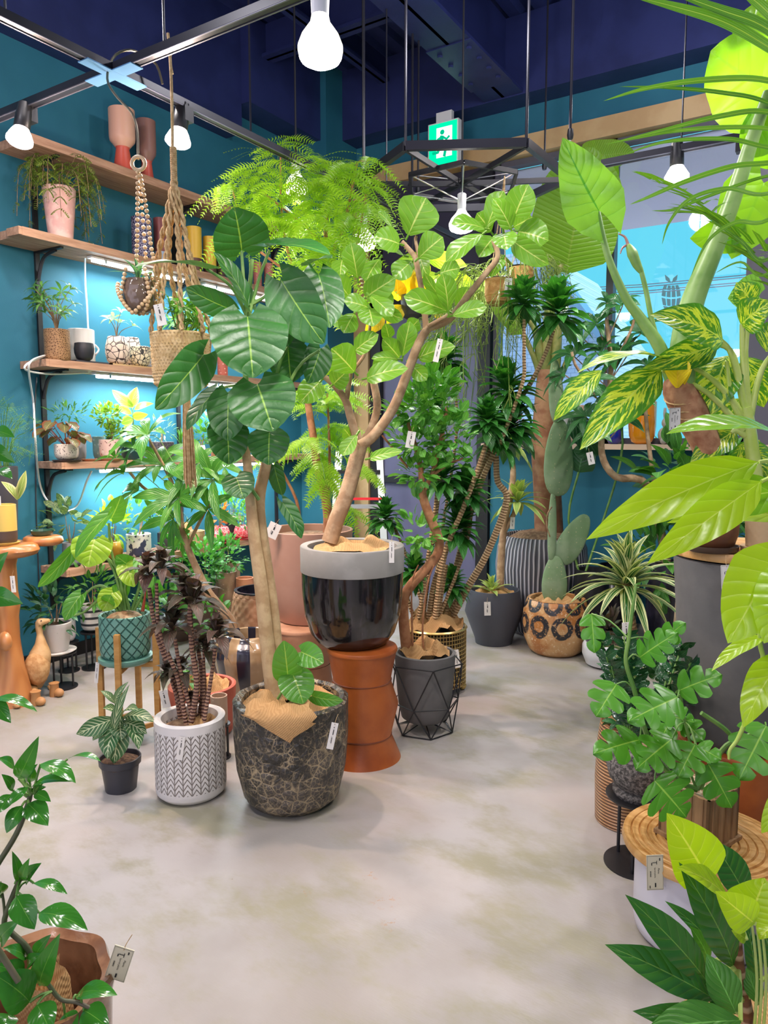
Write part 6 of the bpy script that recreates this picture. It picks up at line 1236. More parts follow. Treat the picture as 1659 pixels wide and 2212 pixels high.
branch(m, [(95, 2120), (60, 2050), (20, 2010), (10, 1985), (38, 1910), (48, 1895)], dd, (7, 5)); branch(m, [(50, 2120), (-40, 2020), (-50, 1940), (-10, 1875), (36, 1800), (60, 1738), (66, 1715)], dd, (7, 5)); branch(m, [(100, 2120), (130, 2158), (165, 2165), (200, 2180)], dd - .05, (5, 4)); branch(m, [(10, 1985), (8, 1950), (0, 1905)], dd, 3); branch(m, [(85, 2125), (90, 2080), (85, 2065)], dd, 4); branch(m, [(40, 2120), (-70, 1900), (-60, 1500), (-25, 1300), (-20, 1000)], dd - .1, (7, 4)); UST = [V(p) for p in m.v[::6]]; m.build('plant_stem', mat('olive_dark_stem', (.07, .09, .035), .55, col2=(.12, .10, .06), ns=14), tO2); ups = MB()
L_UMB = LM('leaf_umbrella', (.018, .12, .012), (.05, .23, .025), vein=(.14, .34, .05), vs=.05, rough=.16, tr=.15, pucker=.05, mid=.03)
UMB = [(40, 1682, 84, 1590, 38, 0, 20), (31, 1660, -5, 1638, 26, .03, 20), (55, 1690, 82, 1650, 22, .02, 0), (88, 1650, 164, 1692, 44, 0, -25), (146, 1640, 218, 1645, 26, .04, -45), (66, 1702, 156, 1689, 30, 0, -30), (27, 1708, 3, 1672, 22, 0, 10), (75, 1715, 110, 1732, 24, 0, 0), (60, 1736, 104, 1784, 50, -.02, 0), (48, 1740, 14, 1800, 36, -.02, 10), (24, 1716, -6, 1758, 30, -.03, 0), (60, 1700, 20, 1740, 26, -.03, 20), (64, 1690, 70, 1650, 20, .04, 30), (70, 1706, 100, 1700, 20, .03, 30),
       (38, 1905, 26, 1838, 22, 0, 15), (50, 1902, 64, 1853, 22, 0, 0), (56, 1905, 90, 1864, 32, .02, 0), (73, 1908, 146, 1932, 28, 0, -20), (35, 1935, 75, 2008, 56, -.03, 8), (84, 1972, 190, 2010, 56, 0, -15), (0, 2034, 42, 1988, 42, 0, 10), (0, 1935, -6, 1905, 30, 0, 20),
       (80, 2070, 111, 2018, 32, 0, 0), (86, 2128, 130, 2016, 50, -.04, 5), (58, 2070, 6, 2048, 32, 0, 20), (50, 2110, -8, 2085, 48, -.02, 0), (64, 2165, -12, 2105, 84, -.08, 0), (165, 2150, 254, 2150, 46, -.04, -20), (180, 2182, 236, 2222, 54, -.05, 0), (172, 2150, 215, 2140, 22, -.06, 0), (140, 2190, 165, 2230, 40, -.05, 0), (80, 2170, 110, 2230, 60, -.08, 0), (55, 2130, 40, 2090, 40, 0, 0), (60, 2090, 90, 2060, 30, 0, 0), (20, 2190, 0, 2230, 50, -.08, 0),
       (-10, 1238, 18, 1192, 34, -.1, 0), (-20, 1285, 50, 1304, 44, -.1, 20), (-12, 1510, 81, 1538, 30, -.1, -25), (-15, 1515, 24, 1562, 36, -.1, 10), (-15, 935, 32, 945, 34, -.1, 0), (-18, 970, 33, 1000, 36, -.1, 20), (-15, 1020, 27, 1035, 36, -.1, -20)]
for bx, by, tx, ty, w_, o2, rl in UMB:
    m = MB(); B_, T_ = LF(m, bx, by, tx, ty, w_, dd + o2, dd + o2 - .03, roll=rl, prof='lan' if w_ < 30 else 'ov', bend=.12, fold=.18, nl=10, nw=3, up=.4); m.build('leaf', L_UMB, tO2); q = min(UST, key=lambda p: (p - B_).length); ups.tube([q, q.lerp(B_, .5) + V((0, 0, .004)), B_], .0022, 5)
ups.build('leaf_petiole', M_GSTEM, tO2)
# ================================================================ RIGHT SIDE
def near(B, pts): return min(pts, key=lambda p: (p - B).length)
# ---- tall grey planter on a leather drum, slatted lid
c0 = onz(1610, 1640, 0.0); d0 = 2.62; cT = at(1612, 1100, d0); cT.z = 0; sT = sc(1590, d0)
tT, cT, dT, zT = drum('broad tan leather drum stool under the tall grey planter', 1612, 0, 270, [(1860, 266), (1790, 236), (1700, 262), (1660, 240), (1600, 232)], c=cT)
t_, c_, d_, P_ = pxp('tall_planter', 'tall tapering grey concrete planter standing on the broad leather drum', 'planter', 1612, 0, 205, [(1570, 216), (1400, 250), (1205, 284)], M_CONC, z=zT, c=V((cT.x, cT.y, zT)), sub=2, th=.02, deep=.12, pname='body')
zL = zT + P_[-1][1] + .008; rL = P_[-1][0] * 1.04
g = G('ring_wood'); o_ = g.tc(); x_, y_, z_ = g.sep(o_); rr_ = g.ma('SQRT', g.ma('ADD', g.ma('MULTIPLY', x_, x_), g.ma('MULTIPLY', y_, y_))); f_ = g.ma('SINE', g.ma('MULTIPLY', rr_, 420.)); n_ = g.noise(g.mp(o_, (1, 7, 1)), 7, 4)
M_RING = g.fin(g.pbr(g.mix(g.ss(n_, .35, .65), (.46, .23, .06), (.62, .36, .13)), .4, 0, g.bump(f_, .25, .004)))
def ringlid(label, c, r, z, th, name, n=7):
    t = thing(name, label, 'tray', V((c.x, c.y, z))); pr = [(r * .9, 0), (r * .985, .004), (r, th * .5), (r * .98, th)]
    for i in range(n):
        f0 = .97 - i * .8 / n; f1 = .97 - (i + .72) * .8 / n; f2 = .97 - (i + .88) * .8 / n; pr += [(r * f0, th), (r * f1, th - .002), (r * (f1 - .012), th - .008), (r * f2, th - .008)]
    pr += [(r * .14, th - .003), (.001, th - .003)]; MB().lathe(V((c.x, c.y, z)), pr, 72).build('board', M_RING, t); return t
ringlid('round slatted wooden lid on the tall grey planter', cT, rL, zL, .035, 'slatted_tray'); zL += .035
# alocasia in a brown bowl on the lid
cAl = at(1540, 1150, dT); d_ = 2.50; cAl = at(1540, 1150, d_); cAl.z = zL
t = thing('potted_alocasia', 'towering arrow leaved plant in a brown clay bowl on the slatted lid', 'plant', cAl); s_ = sc(1150, d_)
MB().lathe(cAl, [(46 * s_, 0), (52 * s_, .006), (54 * s_, .022), (51 * s_, .022), (47 * s_, .01), (.001, .01)], 40).build('saucer', mat('dark_brown_saucer', (.07, .04, .025), .5), t)
pot(t, cAl + V((0, 0, .012)), [(34 * s_, 0), (44 * s_, .012), (51 * s_, .05), (52 * s_, .085), (49 * s_, .10)], mat('brown_bowl', (.22, .09, .035), .35, col2=(.12, .045, .02), ns=6), 'bowl', 40); fsoil(cAl, 46 * s_, zL + .10, M_SOIL, t)
m = MB(); tb_ = [at(1548, 1125, d_), at(1545, 1060, d_), at(1525, 960, d_), at(1490, 890, d_), at(1466, 840, d_), at(1464, 800, d_)]; m.tube(tb_, [20 * s_, 24 * s_, 30 * s_, 36 * s_, 33 * s_, 20 * s_], 12); m.build('trunk', mat('papery_husk', (.26, .10, .045), .75, col2=(.42, .22, .11), ns=16, bump=.8, bs=30), t)
m = MB()
for k in range(3): m.lathe(at(1474 + 8 * k, 858 + k * 16, d_), [(35 * s_, -.003), (37.5 * s_, 0), (35 * s_, .003)], 20, M=Matrix.Rotation(.5, 4, 'X'), cap=False)
m.build('twine', M_ROPE, t); m = MB(); LF(m, 1463, 838, 1464, 772, 52, d_ - .05, prof='obo', fold=.5); LF(m, 1474, 836, 1480, 768, 34, d_ - .04, prof='obo', fold=.4); m.build('yellow_sheath', LM('leaf_yellow2', (.80, .58, .01), (.9, .70, .03), vein=(.85, .6, .05), tr=.4), t)
M_PET = mat('pale_petiole', (.17, .32, .07), .4, col2=(.26, .42, .12), ns=8); M_PETL = mat('lime_petiole', (.38, .52, .08), .4, col2=(.48, .58, .16), ns=8)
m = MB(); branch(m, [(1455, 830), (1425, 750), (1385, 690), (1350, 640), (1312, 550), (1291, 455)], d_, (16, 5), 10); m.build('leaf_petiole', M_PET, t)
m = MB(); branch(m, [(1470, 830), (1480, 720), (1500, 640), (1535, 555), (1580, 440), (1622, 310), (1660, 200)], d_, (30, 11), 12); m.build('leaf_petiole', M_PET, t)
m = MB(); branch(m, [(1440, 800), (1410, 700), (1396, 630), (1385, 585)], d_, (6, 5), 8); m.tube(P3([(1386, 588), (1376, 572), (1366, 548), (1358, 532), (1354, 528)], d_), [5 * s_, 9 * s_, 11 * s_, 6 * s_, 2 * s_], 10); m.build('flower_bud', M_PET, t)
m = MB(); branch(m, [(1357, 530), (1350, 512), (1336, 505)], d_, (4, 1.5), 6); branch(m, [(1357, 528), (1345, 535), (1340, 548)], d_, (3, 1.2), 6); m.build('bud_tip', mat('pink_bud', (.45, .22, .20), .5), t)
L_ALO = LM('leaf_alocasia', (.13, .32, .04), (.20, .42, .07), vein=(.06, .24, .03), nv=8, slant=2.2, vs=.75, tr=.3, rough=.3, pucker=.7); L_ALB = LM('leaf_backlit', (.13, .33, .012), (.21, .41, .02), vein=(.16, .36, .02), nv=6, slant=1.8, vs=.6, tr=.5, pucker=.3)
m = MB(); LF(m, 1293, 455, 1215, 297, 128, d_ - .05, d_ - .10, roll=-6, prof='arr', lobe=.40, bend=.1, fold=.12, wav=.16, nl=16, nw=4, up=0); m.build('leaf', L_ALO, t)
for q in ((1675, 205, 1535, 110, 200, 0, .2, 0), (1668, 262, 1605, 342, 100, .05, .1, 10), (1650, 395, 1580, 560, 150, .1, .1, 10), (1590, 505, 1490, 515, 78, .1, .1, 10), (1660, 90, 1600, 30, 120, .1, .2, 0), (1690, 330, 1640, 240, 120, .1, .2, 0)):
    m = MB(); LF(m, *q[:5], d_ + q[5], d_ + q[6], roll=q[7], prof='hrt', lobe=.25, bend=.06, wav=.06, nl=12, nw=4, up=-.2); m.build('leaf', L_ALB, t)
m = MB(); LF(m, 1640, 640, 1572, 645, 92, d_ + .3, d_ + .3, prof='hrt', lobe=.2, nl=10, nw=3); m.build('leaf', L_ALO, t)
# dieffenbachia in the zigzag cup
d_ = 2.47; cDi = at(1650, 1180, d_); cDi.z = zL; s_ = sc(1180, d_); t = thing('potted_dumb_cane', 'yellow mottled dumb cane in a cream zigzag cup on the slatted lid', 'plant', cDi)
MB().lathe(cDi, [(40 * s_, 0), (46 * s_, .006), (47 * s_, .022), (44 * s_, .022), (.001, .012)], 36).build('saucer', mat('cream_zigzag', (.60, .42, .22), .7), t); zg_ = lambda a, z, r: r * (1 + .012 * sin(2 * PI * (z / .011 + abs(((a / (2 * PI) * 16) % 1) - .5) * 1.2)))
pot(t, cDi + V((0, 0, .012)), [(34 * s_, 0), (36 * s_, .01), (40 * s_, .12), (41 * s_, .135)], M_['cream_zigzag'], 'pot', 130, zg_, 14); fsoil(cDi, 37 * s_, zL + .12, M_SOIL, t)
L_DIE = LM('leaf_dumb_cane', (.035, .18, .012), (.08, .26, .02), vein=(.50, .60, .10), nv=12, slant=3, vs=.22, var='blotch', vcol=(.52, .62, .05), tr=.28, mid=.05, pucker=.25, rough=.3)
m = MB(); HUB = [at(1618, 930, d_)]; branch(m, [(1640, 1100), (1628, 1000), (1618, 920), (1610, 880)], d_, (16, 12), 10)
for l in ([(1612, 900), (1590, 800), (1575, 755), (1558, 735)], [(1608, 900), (1560, 840), (1510, 800), (1455, 785)], [(1612, 900), (1585, 770), (1552, 745)], [(1615, 900), (1605, 780), (1602, 700)], [(1618, 900), (1610, 760), (1625, 650)], [(1620, 905), (1645, 800), (1690, 740)], [(1605, 910), (1580, 860), (1570, 780)], [(1605, 930), (1530, 850), (1430, 800)], [(1610, 940), (1590, 930), (1580, 935)]): branch(m, l, d_, (8, 4), 8)
m.build('plant_stem', M_PETL, t)
for q in ((1562, 738, 1404, 680, 92, -.02, -.16, 10), (1552, 745, 1388, 796, 66, .03, -.06, -20), (1458, 785, 1246, 806, 62, 0, -.2, 52), (1428, 798, 1252, 972, 96, -.02, -.12, 0), (1300, 800, 1196, 908, 56, 0, .05, 8), (1572, 768, 1520, 908, 96, .06, .02, 0), (1600, 702, 1668, 650, 80, 0, -.1, 0), (1590, 930, 1490, 1002, 66, .04, .0, 0), (1625, 655, 1590, 610, 60, .1, .1, 0), (1610, 770, 1650, 880, 80, .1, .1, 10), (1640, 950, 1590, 1040, 70, .08, .1, 0), (1545, 770, 1470, 700, 60, .12, .12, 20), (1655, 760, 1700, 690, 80, 0, 0, 0), (1600, 960, 1660, 1030, 70, .05, 0, 0), (1600, 860, 1540, 960, 70, .1, .12, 0)):
    m = MB(); LF(m, *q[:5], d_ + q[5], d_ + q[6], roll=q[7], prof='ov', bend=.10, fold=.16, wav=.09, nl=12, nw=4, up=.3); m.build('leaf', L_DIE, t)
# ---- palm fronds reaching in from the right
cPa = at(1950, 1500, 1.75); cPa.z = 0; t = thing('potted_palm', 'palm with long arching strap leaves reaching in under the lamps', 'palm', cPa)
pot(t, cPa, [(.13, 0), (.16, .04), (.17, .34)], M_['slate_grey'], th=.012); fsoil(cPa, .155, .30, M_BARK, t); hub = at(1790, 330, 1.75); MB().tube([cPa + V((0, 0, .3)), cPa + V((0, 0, 1.2)), hub], [.04, .025], 10).build('trunk', M_TRUNK2, t)
L_PAL = LM('leaf_palm', (.05, .18, .012), (.13, .32, .02), vein=(.26, .42, .05), nv=1, vs=0, tr=.3, mid=.12, rough=.35); m = MB()
def strap(l, w_, d0_, d1_):
    n = len(l); pts = [at(x, y, d0_ + (d1_ - d0_) * i / (n - 1)) for i, (x, y) in enumerate(l)]; q, _ = spline(pts, 1., 7); k = m.k; m.k += 1; P = []; N_ = len(q)
    for i, p in enumerate(q):
        a = (q[min(i + 1, N_ - 1)] - q[max(i - 1, 0)]).normalized(); f = i / (N_ - 1); ww = w_ * sc(300, d0_) / 2 * (.75 + .5 * f if f < .4 else .95 * (1 - ((f - .4) / .6) ** 2.2) + .02); sd = a.cross(facing(p, 0, .25)).normalized(); nn = sd.cross(a)
        P += [p + sd * ww, p + nn * ww * .0 - nn * ww * .35, p - sd * ww]
    m.quadgrid(P, N_, 3, lambda i, j: (k + .003 + .497 * j, i / (N_ - 1)))
for l, w_, a, b in (([(1790, 190), (1659, 100), (1560, 45), (1450, 12), (1365, -8)], 24, 1.6, 1.75), ([(1790, 170), (1659, 62), (1560, 22), (1440, -20)], 24, 1.6, 1.7), ([(1790, 160), (1659, 25), (1600, -20)], 24, 1.55, 1.6), ([(1790, 230), (1659, 174), (1530, 172), (1400, 190), (1304, 218)], 14, 1.65, 1.9), ([(1790, 300), (1659, 222), (1560, 200), (1440, 189), (1338, 187)], 10, 1.65, 1.9), ([(1790, 290), (1659, 242), (1560, 250), (1430, 282), (1306, 313)], 13, 1.65, 1.95), ([(1790, 310), (1659, 278), (1540, 276), (1440, 286), (1342, 306)], 11, 1.65, 1.95), ([(1790, 330), (1659, 318), (1570, 300), (1440, 306), (1348, 334)], 11, 1.65, 1.95), ([(1790, 340), (1659, 352), (1580, 360), (1480, 392), (1400, 426), (1360, 442)], 13, 1.7, 1.9), ([(1790, 350), (1659, 418), (1570, 407), (1490, 430), (1446, 480), (1430, 528)], 10, 1.65, 1.8), ([(1790, 380), (1659, 475), (1590, 480), (1530, 520), (1492, 598)], 10, 1.65, 1.75), ([(1790, 370), (1659, 380), (1540, 420), (1455, 452), (1408, 455)], 8, 1.75, 1.85), ([(1790, 420), (1659, 560), (1600, 520), (1515, 458)], 9, 1.7, 1.75), ([(1790, 430), (1659, 590), (1600, 566), (1545, 590)], 6, 1.7, 1.75)): strap(l, w_, a, b)
frond(m, [at(1690, 560, 1.75), at(1580, 500, 1.8), at(1500, 425, 1.9), at(1400, 385, 2.0)], .13, 13, .012, V((0, 0, 1)), hang=.0, ang=60, nl=3, nw=1); frond(m, [at(1700, 640, 1.75), at(1640, 560, 1.8), at(1560, 480, 1.85), at(1520, 462, 1.9)], .16, 12, .014, V((0, 0, 1)), hang=.2, ang=55)
m.build('foliage', L_PAL, t)
# ---- near lime leaved rubber plant and heart leaved climber at the right edge
cM2 = at(1900, 1500, 1.42); cM2.z = 0; t = thing('potted_rubber_plant', 'rubber plant with huge lime green leaves crossing before the tall grey planter', 'plant', cM2); dd = 1.42
pot(t, cM2, [(.11, 0), (.14, .04), (.15, .3)], M_['slate_grey']); fsoil(cM2, .135, .27, M_BARK, t); MB().tube([cM2 + V((0, 0, .25)), cM2 + V((0, 0, .8)), at(1800, 1050, dd), at(1770, 930, dd)], [.018, .01], 9).build('trunk', M_TWIG, t)
L_LIM = LM('leaf_huge_lime', (.30, .50, .012), (.40, .58, .02), vein=(.52, .66, .12), nv=7, slant=1.6, vs=.5, tr=.42, mid=.035, rough=.28, pucker=.2, thin=.88); L_LIMB = LM('leaf_huge_green', (.14, .36, .015), (.22, .44, .02), vein=(.42, .58, .10), nv=7, slant=1.6, vs=.5, tr=.35, mid=.04, rough=.2, pucker=.25, back=(.26, .36, .12))
BIG = [(1640, 998, 1266, 1166, 104, 0, -.06, 0, L_LIM), (1645, 1040, 1398, 1218, 90, -.03, -.12, -12, L_LIM), (1700, 1060, 1438, 1112, 96, .04, 0, 0, L_LIMB), (1700, 945, 1438, 938, 92, 0, -.14, 42, L_LIMB), (1700, 1120, 1440, 1130, 70, .06, .02, 30, L_LIM)]
m = MB()
for q in BIG:
    m2 = MB(); LF(m2, *q[:5], dd + q[5], dd + q[6], roll=q[7], prof='ov', bend=.07, fold=.16, wav=.04, nl=14, nw=4, up=.3); m2.build('leaf', q[8], t); B_ = at(q[0], q[1], dd + q[5]); m.tube([B_, B_.lerp(at(1775, 1010, dd), .5) + V((0, 0, .01)), at(1780, 1020, dd)], .004, 7)
m.build('leaf_petiole', M_PETL, t)
cH2 = at(1860, 1600, 1.25); cH2.z = 0; t = thing('climbing_philodendron', 'lime heart leaved climber trailing down beside the tall grey planter', 'plant', cH2); dd = 1.25
pot(t, cH2, [(.10, 0), (.12, .04), (.13, .24)], M_CONC); fsoil(cH2, .12, .21, M_BARK, t)
m = MB(); branch(m, [(1860, 1900), (1760, 1600), (1720, 1350), (1680, 1240)], dd, (9, 5)); branch(m, [(1680, 1240), (1642, 1370), (1648, 1430), (1618, 1500), (1606, 1570)], dd, (6, 4)); branch(m, [(1645, 1425), (1690, 1440)], dd, 3, 6, 1); branch(m, [(1606, 1570), (1592, 1600), (1577, 1620), (1575, 1640)], dd, (5, 3)); m.build('plant_stem', M_PETL, t)
for q in ((1672, 1215, 1572, 1390, 150, 0, -.05, -6, .2), (1720, 1250, 1650, 1390, 130, -.04, -.08, 0, .2), (1648, 1375, 1537, 1450, 44, 0, -.02, 35, 0), (1690, 1425, 1606, 1572, 84, -.02, -.06, 22, .1), (1720, 1700, 1645, 1800, 60, -.02, -.03, 0, .1)):
    m2 = MB(); LF(m2, *q[:5], dd + q[5], dd + q[6], roll=q[7], prof='hrt', lobe=q[8], bend=.08, fold=.15, wav=.04, nl=12, nw=4, up=.2); m2.build('leaf', L_LIM, t)
# ---- rattan basket, disc table, stone pot with dark glossy plant
g = G('rattan_coil'); o_ = g.tc(); z_ = g.sep(o_)[2]; f_ = g.ma('SINE', g.ma('MULTIPLY', z_, 520.)); M_RAT = g.fin(g.pbr(g.mix(g.ss(f_, -.8, .6), (.20, .075, .02), g.mix(g.ss(g.noise(o_, 9, 3), .4, .6), (.50, .24, .08), (.60, .32, .13))), .35, 0, g.bump(f_, .8, .008), .5, .3))
t, c_, d_, P_ = pxp('potted_plant', 'coiled rattan basket planter standing behind the black disc table', 'plant', 1352, 1800, 118, [(1770, 132), (1680, 138), (1600, 132), (1560, 122)], M_RAT, sub=4, deep=.05, pname='basket')
z_ = zof(c_, 1560); burlap(t, c_, P_[-1][0] * .85, z_ - .03, M_BUR, lift=.05); m = MB(); bush(m, at(1400, 1480, d_ - .05), (.13, .13, .13), 150, .07, .035); bush(m, at(1370, 1545, d_ - .1), (.10, .10, .06), 80, .06, .03); m.build('foliage', L_DARK, t)
t, cDt, dDt, zDt = disc_table('slim black disc table carrying the rough stone pot', 1372, 1903, 134, 1716)
g = G('rough_stone'); o_ = g.tc(); M_STN = g.fin(g.pbr(g.mix(g.ss(g.noise(o_, 90, 4, .7), .42, .62), (.05, .047, .043), (.24, .22, .20)), .9, 0, g.bump(g.noise(o_, 80, 5), .7, .006)))
t = thing('potted_plant', 'rough grey stone pot of dark glossy upright stems on the disc table', 'plant', V((cDt.x, cDt.y, zDt))); s_ = sc(1650, dDt); h_ = zof(cDt, 1606) - zDt
pot(t, V((cDt.x, cDt.y, zDt)), [(50 * s_, 0), (54 * s_, .012), (54 * s_, .022), (46 * s_, .03), (62 * s_, h_ * .34), (71 * s_, h_ * .62), (66 * s_, h_ * .9), (56 * s_, h_)], M_STN, 'pot', 48, None, 3, .014, .05); c2 = V((cDt.x, cDt.y, zDt)); fsoil(c2, 52 * s_, zDt + h_ - .03, M_['pebbles'], t)
m = MB(); st = MB()
for i in range(13):
    a = rnd.uniform(0, 2 * PI); l = rnd.uniform(.2, .36); b = c2 + V((cos(a) * .05, sin(a) * .05, h_ - .03)); e = b + V((cos(a) * l * .35, sin(a) * l * .35, l)); q, _ = spline([b, b.lerp(e, .5) + V((0, 0, .02)), e], 1., 6); st.tube(q, [.007, .003], 6, smooth=1); 
    for j in range(4, len(q)):
        for s2 in (-1, 1): o_ = (V((-sin(a), cos(a), 0)) * s2 + V((0, 0, .55)) + rv(.2)).normalized(); m.leaf(q[j], q[j] + o_ * .055, (FW * -1 + rv(.4)), .026, 'lan', nl=4, nw=1)
m.build('foliage', LM('leaf_glossy_black_green', (.008, .045, .014), (.015, .085, .02), rough=.12, tr=.05, vs=0), t); st.build('plant_stem', M_GSTEM, t)
# ---- white cylinder, ring tray, wooden planter with split leaves
cC2, rC2 = stand(1497, 2095, 250); dC2 = dist(cC2); zt = zof(at(1510, 1812, dC2), 1812) - .03; t = thing('cylinder_pot', 'tall white cylinder pot under the ringed wooden tray', 'pot', cC2); r_ = 128 * sc(2000, dC2)
pot(t, cC2, [(r_ * .9, 0), (r_ * .97, .012), (r_, .04), (r_, zt - .002)], mat('white_satin', (.66, .64, .70), .35), 'body', 56, None, 1, .012, .1)
cTr = cC2 + RT * (14 * sc(1812, dC2)); rTr = 172 * sc(1812, dC2); ringlid('round wooden tray with carved rings on the white cylinder pot', cTr, rTr, zt, .03, 'ring_tray', 8); zt += .028
cSq = at(1507, 1790, dC2 + .02); cSq.z = zt; s_ = sc(1760, dC2); t = thing('potted_mini_monstera', 'split leaved vine in a square wooden planter on the ringed tray', 'plant', cSq); hs = zof(cSq, 1693) - zt; sq = 58 * s_
M_WPL = woodm('planter_wood', (.24, .13, .055), (.40, .24, .11), (14, 14, 1)); Rm = Matrix.Translation(cSq) @ Matrix.Rotation(YAW + .62, 4, 'Z'); m = MB()
for i in range(4):
    Q = Rm @ Matrix.Rotation(i * PI / 2, 4, 'Z')
    for k in range(9): x0 = -sq + k * sq * 2 / 9; m.box((x0, -sq - (.003 if k % 2 else 0), .012), (x0 + sq * 2 / 9, -sq + .009, hs), Q)
m.build('planter_box', M_WPL, t, False); MB().box((-sq * 1.12, -sq * 1.12, 0), (sq * 1.12, sq * 1.12, .012), Rm).build('base_board', M_WPL, t, False); MB().box((-sq * .96, -sq * .96, hs - .03), (sq * .96, sq * .96, hs - .012), Rm).build('pebble_bed', mat('gravel', (.30, .19, .09), .8, col2=(.66, .55, .38), ns=70, bump=1., bs=90), t, False)
L_MON = LM('leaf_split', (.035, .19, .010), (.09, .30, .02), vein=(.24, .46, .06), nv=4, slant=1., vs=.2, tr=.25, rough=.3, pucker=.12, mid=.04); dd = dC2 - .02
st = MB(); sp = []
for l, w_ in (([(1505, 1705), (1470, 1690), (1420, 1640), (1388, 1560), (1370, 1490), (1352, 1430), (1358, 1380), (1366, 1320), (1374, 1262)], (7, 3)), ([(1510, 1705), (1500, 1640), (1480, 1560), (1470, 1500)], (4, 3)), ([(1505, 1705), (1490, 1660), (1500, 1615)], (3, 2)), ([(1515, 1705), (1525, 1680), (1530, 1655)], (3, 2)), ([(1505, 1705), (1560, 1620), (1590, 1600), (1650, 1575)], (6, 4)), ([(1515, 1540), (1560, 1570), (1580, 1590)], (5, 5))): sp += branch(st, l, dd, w_, 7)
MON = [(1332, 1478, 1288, 1546, 82, 0, 3), (1464, 1506, 1358, 1556, 92, -.05, 4), (1466, 1492, 1558, 1456, 74, -.02, 3), (1382, 1598, 1284, 1626, 82, -.04, 3), (1452, 1596, 1374, 1660, 84, -.06, 4), (1502, 1608, 1466, 1676, 78, -.08, 3), (1414, 1686, 1484, 1766, 108, -.12, 4), (1530, 1650, 1582, 1746, 80, -.10, 3), (1278, 1326, 1284, 1410, 54, .1, 3), (1382, 1420, 1462, 1366, 72, .0, 4), (1420, 1395, 1478, 1345, 54, .0, 3), (1655, 1568, 1596, 1684, 98, -.06, 4), (1440, 1545, 1500, 1560, 60, .05, 3), (1505, 1612, 1558, 1640, 46, -.08, 2), (1480, 1560, 1520, 1600, 50, .03, 2), (1455, 1545, 1420, 1610, 56, .05, 3)]
for bx, by, tx, ty, w_, o2, n_ in MON:
    B_, T_ = at(bx, by, dd + o2), at(tx, ty, dd + o2 - .05); n = facing(B_, 0, .5); m = MB(); lobed(m, B_, T_, n, w_ * 1.12 * sc(by, dd), n_, .30, .30, .22); m.build('leaf', L_MON, t); q = near(B_, sp); st.tube([q, q.lerp(B_, .5) + V((0, 0, .015)), B_], .0022, 5)
st.build('plant_stem', M_GSTEM, t)
# ---- striped dracaena in a white pot
t, c_, d_, P_ = pxp('potted_dracaena', 'white striped dracaena on a bare cane in a slim white pot', 'plant', 1356, 1560, 52, [(1540, 60), (1470, 64), (1458, 64)], mat('white_matt', (.62, .60, .57), .6), deep=.03); fsoil(c_, P_[-1][0] * .85, zof(c_, 1462), M_BARK, t)
m = MB(); branch(m, [(1356, 1465), (1368, 1430), (1366, 1360), (1354, 1300), (1352, 1255)], d_, (12, 9), 9); m.build('cane', ringbark('dracaena_cane', (.42, .26, .12), (.24, .12, .05), 30), t); s_ = sc(1200, d_)
m = MB(); rosette(m, at(1352, 1275, d_), 54, 168 * s_, 24 * s_, 'lin', -30, 86, bend=.10, droop=.14, stack=22 * s_, nl=8, nw=2, fold=.25); rosette(m, at(1360, 1420, d_), 12, 90 * s_, 18 * s_, 'lin', -10, 50, bend=.1, droop=.3, nl=7, nw=2)
m.build('foliage', LM('leaf_white_stripe', (.012, .10, .015), (.03, .15, .02), var='stripe', vcol=(.66, .68, .34), vs=0, mid=.001, tr=.22, rough=.35), t)
# ---- near right corner plant
zK = .47; cK2 = onz(1640, 2260, zK); dK2 = dist(cK2); cK2.z = 0; t = thing('potted_rubber_plant', 'dark and lime leaved rubber plant in a burlap wrapped pot, nearest the camera', 'plant', cK2); dd = dK2
pot(t, cK2, [(.10, 0), (.12, .04), (.14, zK - .04)], M_CONC); m = MB(); m.lathe(cK2, [(.10, zK - .05), (.125, zK - .02), (.115, zK + .01), (.08, zK + .035), (.01, zK + .02)], 44, lambda a, k, r, z: r * (1 + .07 * sin(5 * a) + .04 * sin(9 * a + 50 * z))); m.build('burlap_wrap', M_BUR, t)
m = MB(); tp = branch(m, [(1622, 2240), (1608, 2160), (1596, 2090), (1588, 2010), (1575, 1960)], dd, (15, 9), 10); m.build('trunk', ringbark('reddish_stem', (.20, .08, .03), (.45, .30, .16), 22), t)
L_RD = LM('leaf_rubber_dark', (.02, .10, .015), (.045, .17, .025), vein=(.16, .32, .06), nv=9, slant=1.6, vs=.3, rough=.24, tr=.12, pucker=.3, mid=.04); L_RL = LM('leaf_rubber_lime', (.28, .46, .01), (.42, .58, .02), vein=(.60, .68, .10), nv=7, slant=1.5, vs=.55, rough=.28, tr=.38, pucker=.25, mid=.05)
st = MB()
